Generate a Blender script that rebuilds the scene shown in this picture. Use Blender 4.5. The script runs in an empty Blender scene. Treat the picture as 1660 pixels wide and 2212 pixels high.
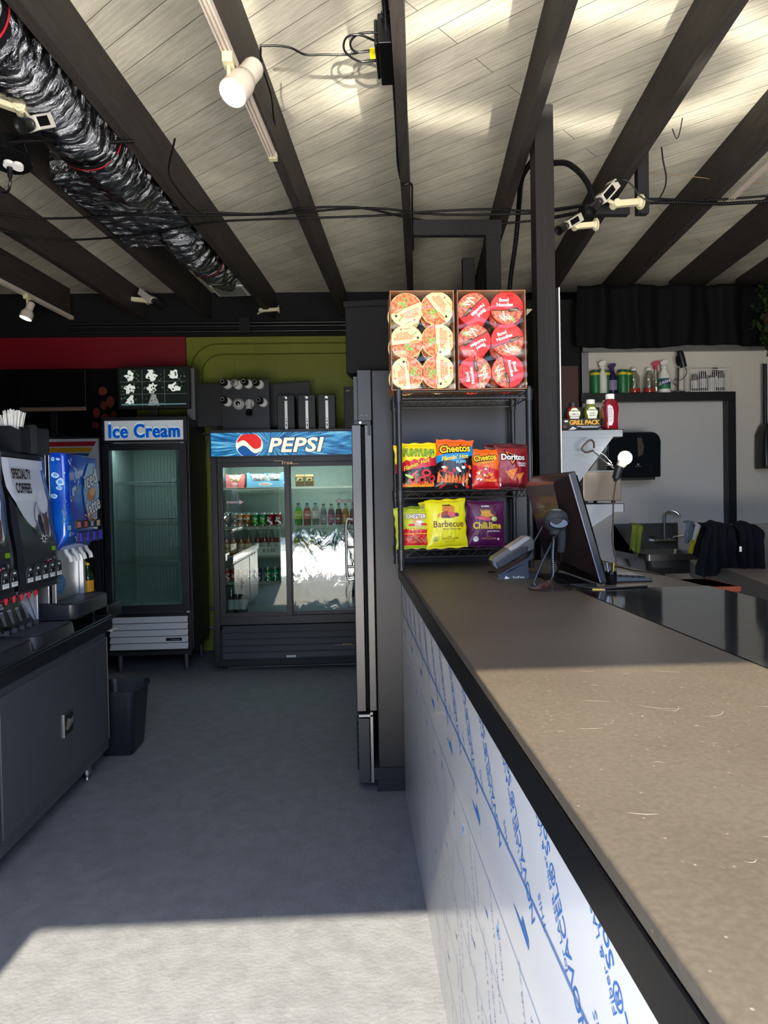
import bpy, math, random
from mathutils import Vector, Matrix, noise
random.seed(7)
SC = bpy.context.scene
COL = SC.collection
PI = math.pi
def RD(a): return math.radians(a)

# ---------------------------------------------------------------- camera
FPX, PCX, PCY = 1560.0, 830.0, 1106.0
EYE = Vector((0, 0, 1.44))
YAW, PITCH, ROLL = math.atan(70/1560), math.atan(32.3/1560), 0.019
FW = Vector((math.sin(YAW)*math.cos(PITCH), math.cos(YAW)*math.cos(PITCH), -math.sin(PITCH)))
R0 = Vector((math.cos(YAW), -math.sin(YAW), 0))
U0 = R0.cross(FW)
RT = (math.cos(ROLL)*R0 - math.sin(ROLL)*U0)
UP = (math.cos(ROLL)*U0 + math.sin(ROLL)*R0)
def ray(px, py): return FW + RT*((px-PCX)/FPX) + UP*((PCY-py)/FPX)
def PY(px, py, y):
    d = ray(px, py); return EYE + d*((y-EYE.y)/d.y)
def PZ(px, py, z):
    d = ray(px, py); return EYE + d*((z-EYE.z)/d.z)
def PX(px, py, x):
    d = ray(px, py); return EYE + d*((x-EYE.x)/d.x)
def add_camera():
    cd = bpy.data.cameras.new('camera'); co = bpy.data.objects.new('camera', cd); COL.objects.link(co)
    m = Matrix((RT, UP, -FW)).transposed().to_4x4(); m.translation = EYE
    co.matrix_world = m
    cd.sensor_fit = 'VERTICAL'; cd.sensor_height = 24.0; cd.lens = 24.0*FPX/2212.0
    cd.clip_start = 0.02; cd.clip_end = 200
    SC.camera = co
add_camera()

# ---------------------------------------------------------------- materials
def lin(c):
    def f(v):
        v = v/255.0
        return v/12.92 if v <= 0.04045 else ((v+0.055)/1.055)**2.4
    return (f(c[0]), f(c[1]), f(c[2]), 1)
MATS = {}
def mat(name, col=(128,128,128), rough=0.5, metal=0.0, emit=None, estr=1.0, var=0.0, vscale=8.0, bump=0.0, bscale=30.0,
        stretch=None, coat=0.0, spec=0.5, col2=None, alpha=1.0, trans=0.0, detail=4.0, ior=1.45):
    if name in MATS: return MATS[name]
    if max(col) < 62 and rough >= .5 and spec == .5: spec = .15
    m = bpy.data.materials.new(name); m.use_nodes = True; MATS[name] = m
    nt = m.node_tree; b = nt.nodes['Principled BSDF']
    b.inputs['Base Color'].default_value = lin(col)
    b.inputs['Roughness'].default_value = rough; b.inputs['Metallic'].default_value = metal
    b.inputs['Specular IOR Level'].default_value = spec; b.inputs['Coat Weight'].default_value = coat
    b.inputs['Coat Roughness'].default_value = 0.08; b.inputs['IOR'].default_value = ior
    if trans: b.inputs['Transmission Weight'].default_value = trans
    if alpha < 1: b.inputs['Alpha'].default_value = alpha
    if emit: b.inputs['Emission Color'].default_value = lin(emit); b.inputs['Emission Strength'].default_value = estr
    if var or bump or col2:
        tc = nt.nodes.new('ShaderNodeTexCoord'); mp = nt.nodes.new('ShaderNodeMapping')
        nt.links.new(tc.outputs['Object'], mp.inputs[0])
        if stretch: mp.inputs['Scale'].default_value = stretch
    if var or col2:
        n = nt.nodes.new('ShaderNodeTexNoise'); n.inputs['Scale'].default_value = vscale; n.inputs['Detail'].default_value = detail
        nt.links.new(mp.outputs[0], n.inputs[0])
        r = nt.nodes.new('ShaderNodeValToRGB'); nt.links.new(n.outputs[0], r.inputs[0])
        c = lin(col); c2 = lin(col2) if col2 else c
        k = 1-var
        r.color_ramp.elements[0].position = 0.35; r.color_ramp.elements[1].position = 0.65
        r.color_ramp.elements[0].color = (c[0]*k, c[1]*k, c[2]*k, 1)
        r.color_ramp.elements[1].color = (c2[0]*(1+var), c2[1]*(1+var), c2[2]*(1+var), 1)
        nt.links.new(r.outputs[0], b.inputs['Base Color'])
    if bump:
        n2 = nt.nodes.new('ShaderNodeTexNoise'); n2.inputs['Scale'].default_value = bscale; n2.inputs['Detail'].default_value = 5
        nt.links.new(mp.outputs[0], n2.inputs[0])
        bp = nt.nodes.new('ShaderNodeBump'); bp.inputs['Strength'].default_value = bump; bp.inputs['Distance'].default_value = 0.02
        nt.links.new(n2.outputs[0], bp.inputs['Height']); nt.links.new(bp.outputs[0], b.inputs['Normal'])
    return m
def glass_mat(name, tint=(235,240,240), fac=0.12, rough=0.0, wave=0.0, cloud=0.0):
    if name in MATS: return MATS[name]
    m = bpy.data.materials.new(name); m.use_nodes = True; MATS[name] = m
    nt = m.node_tree; nt.nodes.clear()
    o = nt.nodes.new('ShaderNodeOutputMaterial'); t = nt.nodes.new('ShaderNodeBsdfTransparent'); g = nt.nodes.new('ShaderNodeBsdfGlossy')
    mx = nt.nodes.new('ShaderNodeMixShader'); lw = nt.nodes.new('ShaderNodeLayerWeight'); ma = nt.nodes.new('ShaderNodeMath')
    t.inputs[0].default_value = lin(tint); g.inputs['Roughness'].default_value = rough; lw.inputs[0].default_value = 0.35
    ma.operation = 'MULTIPLY_ADD'; ma.inputs[1].default_value = 1-fac; ma.inputs[2].default_value = fac; ma.use_clamp = True
    pw = nt.nodes.new('ShaderNodeMath'); pw.operation = 'POWER'; pw.inputs[1].default_value = 2.5
    nt.links.new(lw.outputs['Facing'], pw.inputs[0]); nt.links.new(pw.outputs[0], ma.inputs[0])
    nt.links.new(ma.outputs[0], mx.inputs[0]); nt.links.new(t.outputs[0], mx.inputs[1]); nt.links.new(g.outputs[0], mx.inputs[2])
    if wave:
        tc = nt.nodes.new('ShaderNodeTexCoord'); mp = nt.nodes.new('ShaderNodeMapping'); mp.inputs['Scale'].default_value = (1, 1, 0.35)
        n = nt.nodes.new('ShaderNodeTexNoise'); n.inputs['Scale'].default_value = 9; n.inputs['Detail'].default_value = 3; n.inputs['Distortion'].default_value = 1.5
        bp = nt.nodes.new('ShaderNodeBump'); bp.inputs['Strength'].default_value = wave; bp.inputs['Distance'].default_value = 0.01
        nt.links.new(tc.outputs['Object'], mp.inputs[0]); nt.links.new(mp.outputs[0], n.inputs[0])
        nt.links.new(n.outputs[0], bp.inputs['Height']); nt.links.new(bp.outputs[0], g.inputs['Normal'])
    nt.links.new(mx.outputs[0], o.inputs[0])
    return m

# ---------------------------------------------------------------- mesh builder
def TR(x=0, y=0, z=0): return Matrix.Translation((x, y, z))
def RX(a): return Matrix.Rotation(RD(a), 4, 'X')
def RY(a): return Matrix.Rotation(RD(a), 4, 'Y')
def RZ(a): return Matrix.Rotation(RD(a), 4, 'Z')
def SCL(x, y, z): return Matrix.Diagonal((x, y, z, 1))
_fc = {}
def text_geo(s, size=1.0, shear=0.0, bold=0.0, align='CENTER', space=1.0, res=3):
    key = (s, shear, bold, align, space, res)
    if key not in _fc:
        cu = bpy.data.curves.new('t', 'FONT'); cu.body = s; cu.size = 1; cu.shear = shear; cu.offset = bold
        cu.align_x = align; cu.align_y = 'CENTER'; cu.space_character = space; cu.resolution_u = res
        ob = bpy.data.objects.new('t', cu); me = ob.to_mesh()
        _fc[key] = ([v.co.copy() for v in me.vertices], [tuple(p.vertices) for p in me.polygons])
        ob.to_mesh_clear(); bpy.data.objects.remove(ob); bpy.data.curves.remove(cu)
    vs, fs = _fc[key]
    return [v*size for v in vs], fs
FRONT = RX(90)     # local xy plane -> x,z plane facing -y
class G:
    def __init__(s, m=None):
        s.v = []; s.f = []; s.m = []; s.ml = []; s.cur = m; s.X = Matrix.Identity(4)
    def mi(s, m):
        m = m or s.cur
        if m not in s.ml: s.ml.append(m)
        return s.ml.index(m)
    def add(s, vs, fs, m=None, X=None):
        b = len(s.v); M = s.X @ X if X is not None else s.X
        s.v += [M @ Vector(v) for v in vs]; i = s.mi(m)
        flip = M.to_3x3().determinant() < 0
        for f in fs:
            f = tuple(b+k for k in f)
            s.f.append(f[::-1] if flip else f); s.m.append(i)
        return s
    def box(s, lo, hi, m=None, X=None):
        x0, y0, z0 = lo; x1, y1, z1 = hi
        if x0 > x1: x0, x1 = x1, x0
        if y0 > y1: y0, y1 = y1, y0
        if z0 > z1: z0, z1 = z1, z0
        vs = [(x0,y0,z0),(x1,y0,z0),(x1,y1,z0),(x0,y1,z0),(x0,y0,z1),(x1,y0,z1),(x1,y1,z1),(x0,y1,z1)]
        return s.add(vs, [(0,3,2,1),(4,5,6,7),(0,1,5,4),(1,2,6,5),(2,3,7,6),(3,0,4,7)], m, X)
    def bc(s, c, d, m=None, X=None):
        return s.box((c[0]-d[0]/2, c[1]-d[1]/2, c[2]-d[2]/2), (c[0]+d[0]/2, c[1]+d[1]/2, c[2]+d[2]/2), m, X)
    def cyl(s, p0, p1, r0, r1=None, n=16, m=None, caps=True, X=None):
        r1 = r0 if r1 is None else r1
        p0 = Vector(p0); p1 = Vector(p1); d = (p1-p0).normalized()
        a = d.orthogonal().normalized(); b = d.cross(a)
        vs = []
        for p, r in ((p0, r0), (p1, r1)):
            for i in range(n):
                t = 2*PI*i/n; vs.append(p + a*math.cos(t)*r + b*math.sin(t)*r)
        fs = [(i, (i+1) % n, n+(i+1) % n, n+i) for i in range(n)]
        if caps: fs += [tuple(range(n))[::-1], tuple(range(n, 2*n))]
        return s.add(vs, fs, m, X)
    def lathe(s, prof, n=20, m=None, X=None, mats=None, cap=True):
        vs = []; k = len(prof)
        for r, z in prof:
            for i in range(n):
                t = 2*PI*i/n; vs.append((r*math.cos(t), r*math.sin(t), z))
        for j in range(k-1):
            fs = [(j*n+i, j*n+(i+1) % n, (j+1)*n+(i+1) % n, (j+1)*n+i) for i in range(n)]
            if j == 0: base = len(s.v); s.add(vs, [], m, X)
            mm = mats[j] if mats else m
            idx = s.mi(mm)
            for f in fs: s.f.append(tuple(base+q for q in f)); s.m.append(idx)
        if cap:
            s.f.append(tuple(base+q for q in range(n))[::-1]); s.m.append(s.mi(mats[0] if mats else m))
            s.f.append(tuple(base+(k-1)*n+q for q in range(n))); s.m.append(s.mi(mats[-1] if mats else m))
        return s
    def prism(s, poly, z0, z1, m=None, X=None):
        n = len(poly)
        a = sum(poly[i][0]*poly[(i+1) % n][1]-poly[(i+1) % n][0]*poly[i][1] for i in range(n))
        if a < 0: poly = poly[::-1]
        vs = [(p[0], p[1], z0) for p in poly]+[(p[0], p[1], z1) for p in poly]
        fs = [tuple(range(n))[::-1], tuple(range(n, 2*n))]+[(i, (i+1) % n, n+(i+1) % n, n+i) for i in range(n)]
        return s.add(vs, fs, m, X)
    def flat(s, poly, m=None, X=None):
        n = len(poly)
        a = sum(poly[i][0]*poly[(i+1) % n][1]-poly[(i+1) % n][0]*poly[i][1] for i in range(n))
        if a < 0: poly = poly[::-1]
        return s.add([(p[0], p[1], p[2] if len(p) > 2 else 0) for p in poly], [tuple(range(n))], m, X)
    def text(s, t, size, m=None, X=None, **kw):
        vs, fs = text_geo(t, size, **kw); return s.add(vs, fs, m, X)
    def tube(s, pts, r, n=8, m=None, sub=6, closed=False, rib=0.0, X=None):
        P = [Vector(p) for p in pts]
        if sub > 1 and len(P) > 2:
            Q = []; L = len(P); rng = range(L if closed else L-1)
            for i in rng:
                p0 = P[(i-1) % L] if closed or i > 0 else P[0]*2-P[1]
                p1 = P[i]; p2 = P[(i+1) % L]
                p3 = P[(i+2) % L] if closed or i+2 < L else P[-1]*2-P[-2]
                for k in range(sub):
                    t = k/sub
                    Q.append(0.5*((2*p1)+(p2-p0)*t+(2*p0-5*p1+4*p2-p3)*t*t+(3*p1-p0-3*p2+p3)*t**3))
            if not closed: Q.append(P[-1])
            P = Q
        L = len(P); vs = []; fs = []; a = None
        for i, p in enumerate(P):
            if closed: d = P[(i+1) % L]-P[i-1]
            else: d = P[min(i+1, L-1)]-P[max(i-1, 0)]
            if d.length < 1e-9: d = Vector((0, 0, 1))
            d.normalize()
            if a is None: a = d.orthogonal().normalized()
            a = (a-d*a.dot(d)); a = a.normalized() if a.length > 1e-6 else d.orthogonal().normalized()
            b = d.cross(a); rr = r(i/(L-1)) if callable(r) else r
            if rib: rr *= (1+rib*(i % 2))
            for k in range(n):
                t = 2*PI*k/n; vs.append(p+a*math.cos(t)*rr+b*math.sin(t)*rr)
        for i in range(L if closed else L-1):
            j = (i+1) % L
            fs += [(i*n+k, i*n+(k+1) % n, j*n+(k+1) % n, j*n+k) for k in range(n)]
        if not closed: fs += [tuple(range(n))[::-1], tuple(range((L-1)*n, L*n))]
        return s.add(vs, fs, m, X)
    def grid(s, fn, nu, nv, m=None, X=None, mfn=None):
        vs = [fn(i/nu, j/nv) for j in range(nv+1) for i in range(nu+1)]
        b = len(s.v); s.add(vs, [], m, X)
        for j in range(nv):
            for i in range(nu):
                q = (b+j*(nu+1)+i, b+j*(nu+1)+i+1, b+(j+1)*(nu+1)+i+1, b+(j+1)*(nu+1)+i)
                s.f.append(q); s.m.append(s.mi(mfn((i+.5)/nu, (j+.5)/nv) if mfn else m))
        return s
    def sphere(s, c, r, m=None, n=16, k=10, X=None, sc=(1, 1, 1)):
        prof = [(max(1e-4, r*math.sin(PI*i/k)), -r*math.cos(PI*i/k)) for i in range(k+1)]
        M = TR(*c) @ SCL(*sc)
        return s.lathe(prof, n, m, (X @ M) if X is not None else M)
    def build(s, name, parent=None, world=False, bevel=0.0, smooth=38, seg=2):
        me = bpy.data.meshes.new(name)
        vs = s.v
        loc = Vector((0, 0, 0))
        if world and parent is not None:
            Mi = PARENT_INV[parent.name]
            vs = [Mi @ v for v in vs]
        elif parent is None:
            xs = [v.x for v in vs]; ys = [v.y for v in vs]; zs = [v.z for v in vs]
            loc = Vector(((min(xs)+max(xs))/2, (min(ys)+max(ys))/2, min(zs)))
            vs = [v-loc for v in vs]
        me.from_pydata([tuple(v) for v in vs], [], s.f)
        for m in s.ml: me.materials.append(m)
        me.polygons.foreach_set('material_index', s.m)
        me.update()
        o = bpy.data.objects.new(name, me); COL.objects.link(o); o.location = loc
        if parent is not None:
            o.parent = parent; PARENT_INV[o.name] = PARENT_INV.get(parent.name, Matrix.Identity(4))
        if smooth:
            me.polygons.foreach_set('use_smooth', [True]*len(me.polygons))
            try: me.set_sharp_from_angle(angle=RD(smooth))
            except Exception: pass
        if bevel:
            b = o.modifiers.new('bevel', 'BEVEL'); b.width = bevel; b.segments = seg; b.limit_method = 'ANGLE'; b.angle_limit = RD(40)
            b.harden_normals = True
        return o
PARENT_INV = {}
def tag(o, label=None, cat=None, group=None, kind=None):
    if label: o['label'] = label
    if cat: o['category'] = cat
    if group: o['group'] = group
    if kind: o['kind'] = kind
    return o
def thing(name, label, cat, loc=(0, 0, 0), rz=0, group=None):
    o = bpy.data.objects.new(name, None); COL.objects.link(o); o.empty_display_size = 0.05
    o.location = loc; o.rotation_euler = (0, 0, RD(rz))
    PARENT_INV[o.name] = (TR(*loc) @ RZ(rz)).inverted()
    return tag(o, label, cat, group)
def struct(name, g, label=None, **kw):
    o = g.build(name, **kw); o['kind'] = 'structure'
    if label: o['label'] = label
    return o
KIDS = {}
def dup(root, loc, rz=None, label=None, group=None, mats=None, rot=None):
    r = root.copy(); COL.objects.link(r); r.location = loc
    if rz is not None: r.rotation_euler = (0, 0, RD(rz))
    if rot is not None: r.rotation_euler = rot
    if label: r['label'] = label
    if group: r['group'] = group
    def sw(o):
        if mats and o.type == 'MESH' and any(m.name in mats for m in o.data.materials):
            o.data = o.data.copy()
            for i, m in enumerate(o.data.materials):
                if m.name in mats: o.data.materials[i] = mats[m.name]
    sw(r)
    for ch in kids(root):
        c = ch.copy(); COL.objects.link(c); c.parent = r; sw(c)
        for g in kids(ch):
            d = g.copy(); COL.objects.link(d); d.parent = c; sw(d)
    return r
def kids(o): return [c for c in bpy.data.objects if c.parent == o]

# common materials
BLACK = mat('black paint', (26,27,29), 0.55, bump=0.05)
BLKP = mat('black plastic', (22,23,25), 0.4)
BLKG = mat('glossy black', (14,15,17), 0.15)
BLKM = mat('black powder coated metal', (36,37,40), 0.38, spec=0.6)
DKGREY = mat('dark grey plastic', (52,54,58), 0.45)
STEEL = mat('brushed steel', (190,192,195), 0.32, 1.0, bump=0.08, bscale=12, stretch=(1,1,30))
CHROME = mat('chrome', (225,227,230), 0.12, 1.0)
WHITEP = mat('white plastic', (225,222,214), 0.45)
CREAM = mat('cream painted metal', (222,212,178), 0.45)
WHITE = mat('white print', (240,240,238), 0.5)
RUBBER = mat('black rubber', (15,15,16), 0.7)
INK = mat('black ink', (12,12,14), 0.5)
# ---------------------------------------------------------------- room shell
CEIL, BBOT = 3.40, 3.15
def floor_mat():
    m = mat('painted concrete floor', (108,112,121), 0.6, var=0.10, vscale=16, detail=10, bump=0.2, bscale=70)
    nt = m.node_tree; b = nt.nodes['Principled BSDF']
    tc = nt.nodes.new('ShaderNodeTexCoord')
    ramp = [n for n in nt.nodes if n.type == 'VALTORGB'][0]
    vo = nt.nodes.new('ShaderNodeTexVoronoi'); vo.inputs['Scale'].default_value = 75
    n = nt.nodes.new('ShaderNodeTexNoise'); n.inputs['Scale'].default_value = 10; n.inputs['Detail'].default_value = 8
    r = nt.nodes.new('ShaderNodeValToRGB'); r.color_ramp.elements[0].position = 0.05; r.color_ramp.elements[1].position = 0.13
    r.color_ramp.elements[0].color = (0.32, 0.31, 0.30, 1)
    mx = nt.nodes.new('ShaderNodeMath'); mx.operation = 'MULTIPLY'
    ad = nt.nodes.new('ShaderNodeMath'); ad.operation = 'MULTIPLY_ADD'; ad.inputs[1].default_value = 1.6; ad.inputs[2].default_value = 0.0
    nt.links.new(tc.outputs['Object'], vo.inputs['Vector']); nt.links.new(tc.outputs['Object'], n.inputs['Vector'])
    nt.links.new(n.outputs[0], ad.inputs[0]); nt.links.new(vo.outputs['Distance'], mx.inputs[0]); nt.links.new(ad.outputs[0], mx.inputs[1])
    nt.links.new(mx.outputs[0], r.inputs[0])
    mm = nt.nodes.new('ShaderNodeMixRGB'); mm.blend_type = 'MULTIPLY'; mm.inputs[0].default_value = 0.5
    nt.links.new(ramp.outputs[0], mm.inputs[1]); nt.links.new(r.outputs[0], mm.inputs[2]); nt.links.new(mm.outputs[0], b.inputs['Base Color'])
    return m
FLOORM = floor_mat()
struct('floor', G(FLOORM).box((-3.7,-1.0,-0.1), (4.7,7.1,0)), smooth=0)
struct('ground', G(mat('concrete forecourt', (214,208,194), 0.8, var=0.04, vscale=1.5, bump=0.2)).box((-16,-26,-0.1), (16,-1.0,-0.005)), smooth=0)
def plank_mat():
    m = bpy.data.materials.new('whitewashed ceiling planks'); m.use_nodes = True; nt = m.node_tree; b = nt.nodes['Principled BSDF']
    L = nt.links.new; N = nt.nodes.new
    tc = N('ShaderNodeTexCoord'); mp = N('ShaderNodeMapping'); mp.inputs['Rotation'].default_value = (0, 0, RD(43))
    L(tc.outputs['Object'], mp.inputs[0])
    br = N('ShaderNodeTexBrick'); br.inputs['Scale'].default_value = 1; br.inputs['Brick Width'].default_value = 6.5
    br.inputs['Row Height'].default_value = 0.142; br.inputs['Mortar Size'].default_value = 0.0016; br.inputs['Mortar Smooth'].default_value = 0.3
    br.inputs['Color1'].default_value = lin((238,231,212)); br.inputs['Color2'].default_value = lin((222,216,200)); br.inputs['Mortar'].default_value = lin((52,49,46))
    br.offset = 0.37
    L(mp.outputs[0], br.inputs[0])
    m2 = N('ShaderNodeMapping'); m2.inputs['Scale'].default_value = (1.5, 22, 1); L(mp.outputs[0], m2.inputs[0])
    n = N('ShaderNodeTexNoise'); n.inputs['Scale'].default_value = 3; n.inputs['Detail'].default_value = 8; n.inputs['Roughness'].default_value = 0.65
    L(m2.outputs[0], n.inputs[0])
    n2 = N('ShaderNodeTexNoise'); n2.inputs['Scale'].default_value = 2.5; n2.inputs['Detail'].default_value = 6; L(mp.outputs[0], n2.inputs[0])
    r = N('ShaderNodeValToRGB'); r.color_ramp.elements[0].position = 0.3; r.color_ramp.elements[1].position = 0.62
    r.color_ramp.elements[0].color = (0.62, 0.61, 0.59, 1); r.color_ramp.elements[1].color = (1, 1, 1, 1); L(n.outputs[0], r.inputs[0])
    r2 = N('ShaderNodeValToRGB'); r2.color_ramp.elements[0].position = 0.35; r2.color_ramp.elements[1].position = 0.6
    r2.color_ramp.elements[0].color = (0.72, 0.72, 0.72, 1); L(n2.outputs[0], r2.inputs[0])
    a = N('ShaderNodeMixRGB'); a.blend_type = 'MULTIPLY'; a.inputs[0].default_value = 0.7; L(br.outputs[0], a.inputs[1]); L(r.outputs[0], a.inputs[2])
    c = N('ShaderNodeMixRGB'); c.blend_type = 'MULTIPLY'; c.inputs[0].default_value = 0.8; L(a.outputs[0], c.inputs[1]); L(r2.outputs[0], c.inputs[2])
    L(c.outputs[0], b.inputs['Base Color']); b.inputs['Roughness'].default_value = 0.75
    bp = N('ShaderNodeBump'); bp.inputs['Strength'].default_value = 0.5; bp.inputs['Distance'].default_value = 0.006
    h = N('ShaderNodeMath'); h.operation = 'MULTIPLY_ADD'; h.inputs[1].default_value = -2.5; L(br.outputs['Fac'], h.inputs[0]); L(n.outputs[0], h.inputs[2])
    L(h.outputs[0], bp.inputs['Height']); L(bp.outputs[0], b.inputs['Normal'])
    return m
struct('ceiling', G(plank_mat()).box((-3.7,-.79,CEIL), (4.7,7.1,CEIL+.1)), smooth=0)

WALLB = mat('black painted wall', (20,21,23), 0.6, bump=0.06, bscale=20)
def block_mat():
    m = mat('olive painted block wall', (122,130,34), 0.5, var=0.06, vscale=3, bump=0.1, bscale=40)
    nt = m.node_tree; b = nt.nodes['Principled BSDF']; N = nt.nodes.new; L = nt.links.new
    tc = N('ShaderNodeTexCoord'); mp = N('ShaderNodeMapping'); mp.inputs['Rotation'].default_value = (RD(90), 0, 0)
    br = N('ShaderNodeTexBrick'); br.inputs['Scale'].default_value = 1; br.inputs['Brick Width'].default_value = 0.4; br.inputs['Row Height'].default_value = 0.2
    br.inputs['Mortar Size'].default_value = 0.006; L(tc.outputs['Object'], mp.inputs[0]); L(mp.outputs[0], br.inputs[0])
    bp = N('ShaderNodeBump'); bp.invert = True; bp.inputs['Strength'].default_value = 0.6; bp.inputs['Distance'].default_value = 0.004; L(br.outputs['Fac'], bp.inputs['Height'])
    L(bp.outputs[0], b.inputs['Normal'])
    return m
YB = 6.98
struct('wall_back', G(block_mat()).box((-3.6, YB, 0), (1.03, YB+.12, CEIL)), smooth=0)
struct('wall_left', G(WALLB).box((-3.7,-1,0), (-3.6,7.1,CEIL)), smooth=0)
struct('wall_right', G(WALLB).box((4.6,-1,0), (4.7,7.1,CEIL)), smooth=0)
YR = 5.7
WALLG = mat('grey washable wall', (150,152,150), 0.5, bump=0.03)
struct('wall_rear', G(WALLB).box((1.03,YR,0), (4.6,YR+.1,2.98)), smooth=0)
struct('wall_front', G(WALLB).box((-3.6,-0.15,0), (-1.23,0,CEIL)), smooth=0)
struct('wall_front', G(WALLB).box((2.6,-0.15,0), (4.6,0,CEIL)), smooth=0)
struct('wall_back', G(WALLB).box((1.031,YB,0),(4.6,YB+.12,CEIL)), smooth=0)
# dark header over the back wall and the red sign band
zt = 3.0
struct('trim_1', G(BLACK).box((-3.6,6.93,2.995), (1.03,YB,CEIL)), smooth=0)
RED = mat('dark red painted board', (128,8,30), 0.45, bump=0.03)
a = PY(400,728,6.93); b = PY(400,794,6.93)
tag(G(RED).box((-3.55,6.93,b.z), (a.x,YB-.002,2.993)).build('fascia_board', smooth=0, bevel=.003), 'dark red fascia board across the top of the green rear wall', 'fascia board')
BLKWALL = mat('matte black board', (15,16,18), 0.6)
tag(G(BLKWALL).box((-3.55,6.94,0.05), (-2.02,YB,b.z-.003)).build('wall_board', smooth=0), 'black board covering the rear wall below the red fascia', 'wall board')
# routed frame lines on the green wall
g = G(mat('olive trim', (96,104,30), 0.45))
for k, off in enumerate((0.0, 0.1)):
    x0 = -1.50+off; z1 = 2.93-off; r = 0.25-off*.6; pts = [(x0,YB,0.1),(x0,YB,z1-r)]
    for i in range(7):
        t = PI-i*PI/12; pts.append((x0+r+r*math.cos(t), YB, z1-r+r*math.sin(t)))
    pts += [(0.9,YB,z1)]
    g.tube(pts, 0.008, 6, sub=1)
struct('trim_2', g)
# rafters
ax = Vector((math.sin(RD(5.43)), math.cos(RD(5.43)), 0)); nx = Vector((ax.y, -ax.x, 0))
BEAM = mat('black painted rafter', (58,54,52), 0.6, bump=0.35, bscale=9, stretch=(8,0.6,8), var=0.15, vscale=4)
struct('shadow_lintel', G(WALLB).box((-3.7,-.79,3.15),(4.7,-.74,CEIL)), smooth=0)  # unseen beam added at the roof edge to set a straight sun shadow line
def rafter(off, t0=-.72, t1=6.95, w=0.05):
    th = math.degrees(math.atan2(-ax.x, ax.y)); g = G(BEAM)
    n = 24; X = RZ(th)
    # slightly wavering sawn timber
    vs = []; 
    for i in range(n+1):
        t = t0+(t1-t0)*i/n; w1 = noise.noise(Vector((off*7, t*1.3, 0)))*0.004; w2 = noise.noise(Vector((off*9, t*1.3, 5)))*0.004
        vs += [(off-w/2+w1, t, BBOT+w2), (off+w/2+w1, t, BBOT+w2*.5), (off+w/2+w1, t, CEIL), (off-w/2+w1, t, CEIL)]
    fs = [(0,1,2,3), tuple(4*n+k for k in (3,2,1,0))]
    for i in range(n):
        for k in range(4): fs.append((4*i+k, 4*i+4+k, 4*i+4+(k+1) % 4, 4*i+(k+1) % 4))
    g.add(vs, fs, None, X)
    return g.build('ceiling_beam', smooth=30)
for off, t1 in ((-3.80,6.3),(-3.19,6.5),(-2.57,6.7),(-1.955,6.95),(-1.355,6.98),(-0.69,6.98),(0.05-.1,6.9),(0.555,6.9),(1.155,6.9),(1.765,6.9),(2.38,6.9),(2.99,6.9),(3.6,6.9),(4.0,6.9)):
    o = rafter(off, t1=min(t1, 6.9)); o['kind'] = 'structure'
# light timber plate where the ceiling meets the back wall
# rear right wall: washable board, top rail, black frame with a ledge
LT = mat('off white wall board', (196,190,178), 0.5, bump=0.02)
def qy(px0, py0, px1, py1, y): # lo/hi x and z on plane y from two pixels
    a = PY(px0, py0, y); b = PY(px1, py1, y); return min(a.x,b.x), max(a.x,b.x), min(a.z,b.z), max(a.z,b.z)
x0,x1,z0,z1 = qy(1258,762,1660,1330,YR-.02)
struct('wall_panel', G(LT).box((x0,YR-.02,0.1), (4.55,YR-.001,z1)), smooth=0)
g = G(mat('aluminium rail', (128,128,128), 0.4, 0.6))
g.box((x0-.01,YR-.07,z1), (4.55,YR-.02,z1+.045)).box((x0-.01,YR-.045,z1+.015),(4.55,YR-.02,z1+.06)).box((x0-.01,YR-.04,0.6),(x0+.045,YR-.02,z1-.001))
struct('trim_3', g, bevel=.003)
lx0,lx1,lz0,lz1 = qy(1335,848,1592,1300,YR-.1)
LEDGE_Z = PY(1470,847,YR-.12).z
g = G(BLKP); fy = YR-.12
xi = PY(1573,1000,fy).x; xo = PY(1592,1000,fy).x; xl = PY(1256,860,fy).x
g.box((xl,fy,LEDGE_Z-.068),(xo,YR-.02,LEDGE_Z)).box((xi,fy,0.12),(xo,YR-.02,LEDGE_Z-.068))
struct('trim_4', g, bevel=.004)
fr_in = G(mat('grey white inner panel', (186,184,180), 0.45)).box((x0+.02,YR-.05,0.12),(xi,YR-.02,LEDGE_Z-.068))
struct('wall_panel', fr_in, smooth=0)
# black curtain over the rear right wall
CUR = mat('black curtain cloth', (7,8,12), 0.75, bump=0.1, bscale=50)
def curtain():
    x0 = PY(1252,700,5.5).x; x1 = 4.5; zt = 3.05; zb = PY(1400,748,5.5).z+.005
    def f(u, v):
        x = x0+(x1-x0)*u; s = math.sin(x*21+1.3*math.sin(x*3.7))*0.028*(0.55+.45*v)+math.sin(x*47)*0.008
        return (x+0.01*math.sin(v*4+x*9), 5.55+s, zb+(zt-zb)*v + (1-v)*0.012*math.sin(x*5))
    g = G(CUR).grid(f, 260, 14)
    return g.build('curtain', smooth=80)
o = curtain(); sm = o.modifiers.new('s', 'SOLIDIFY'); sm.thickness = 0.004
tag(o, 'black gathered curtain hanging under the rafters above the rear counter wall', 'curtain')
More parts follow.
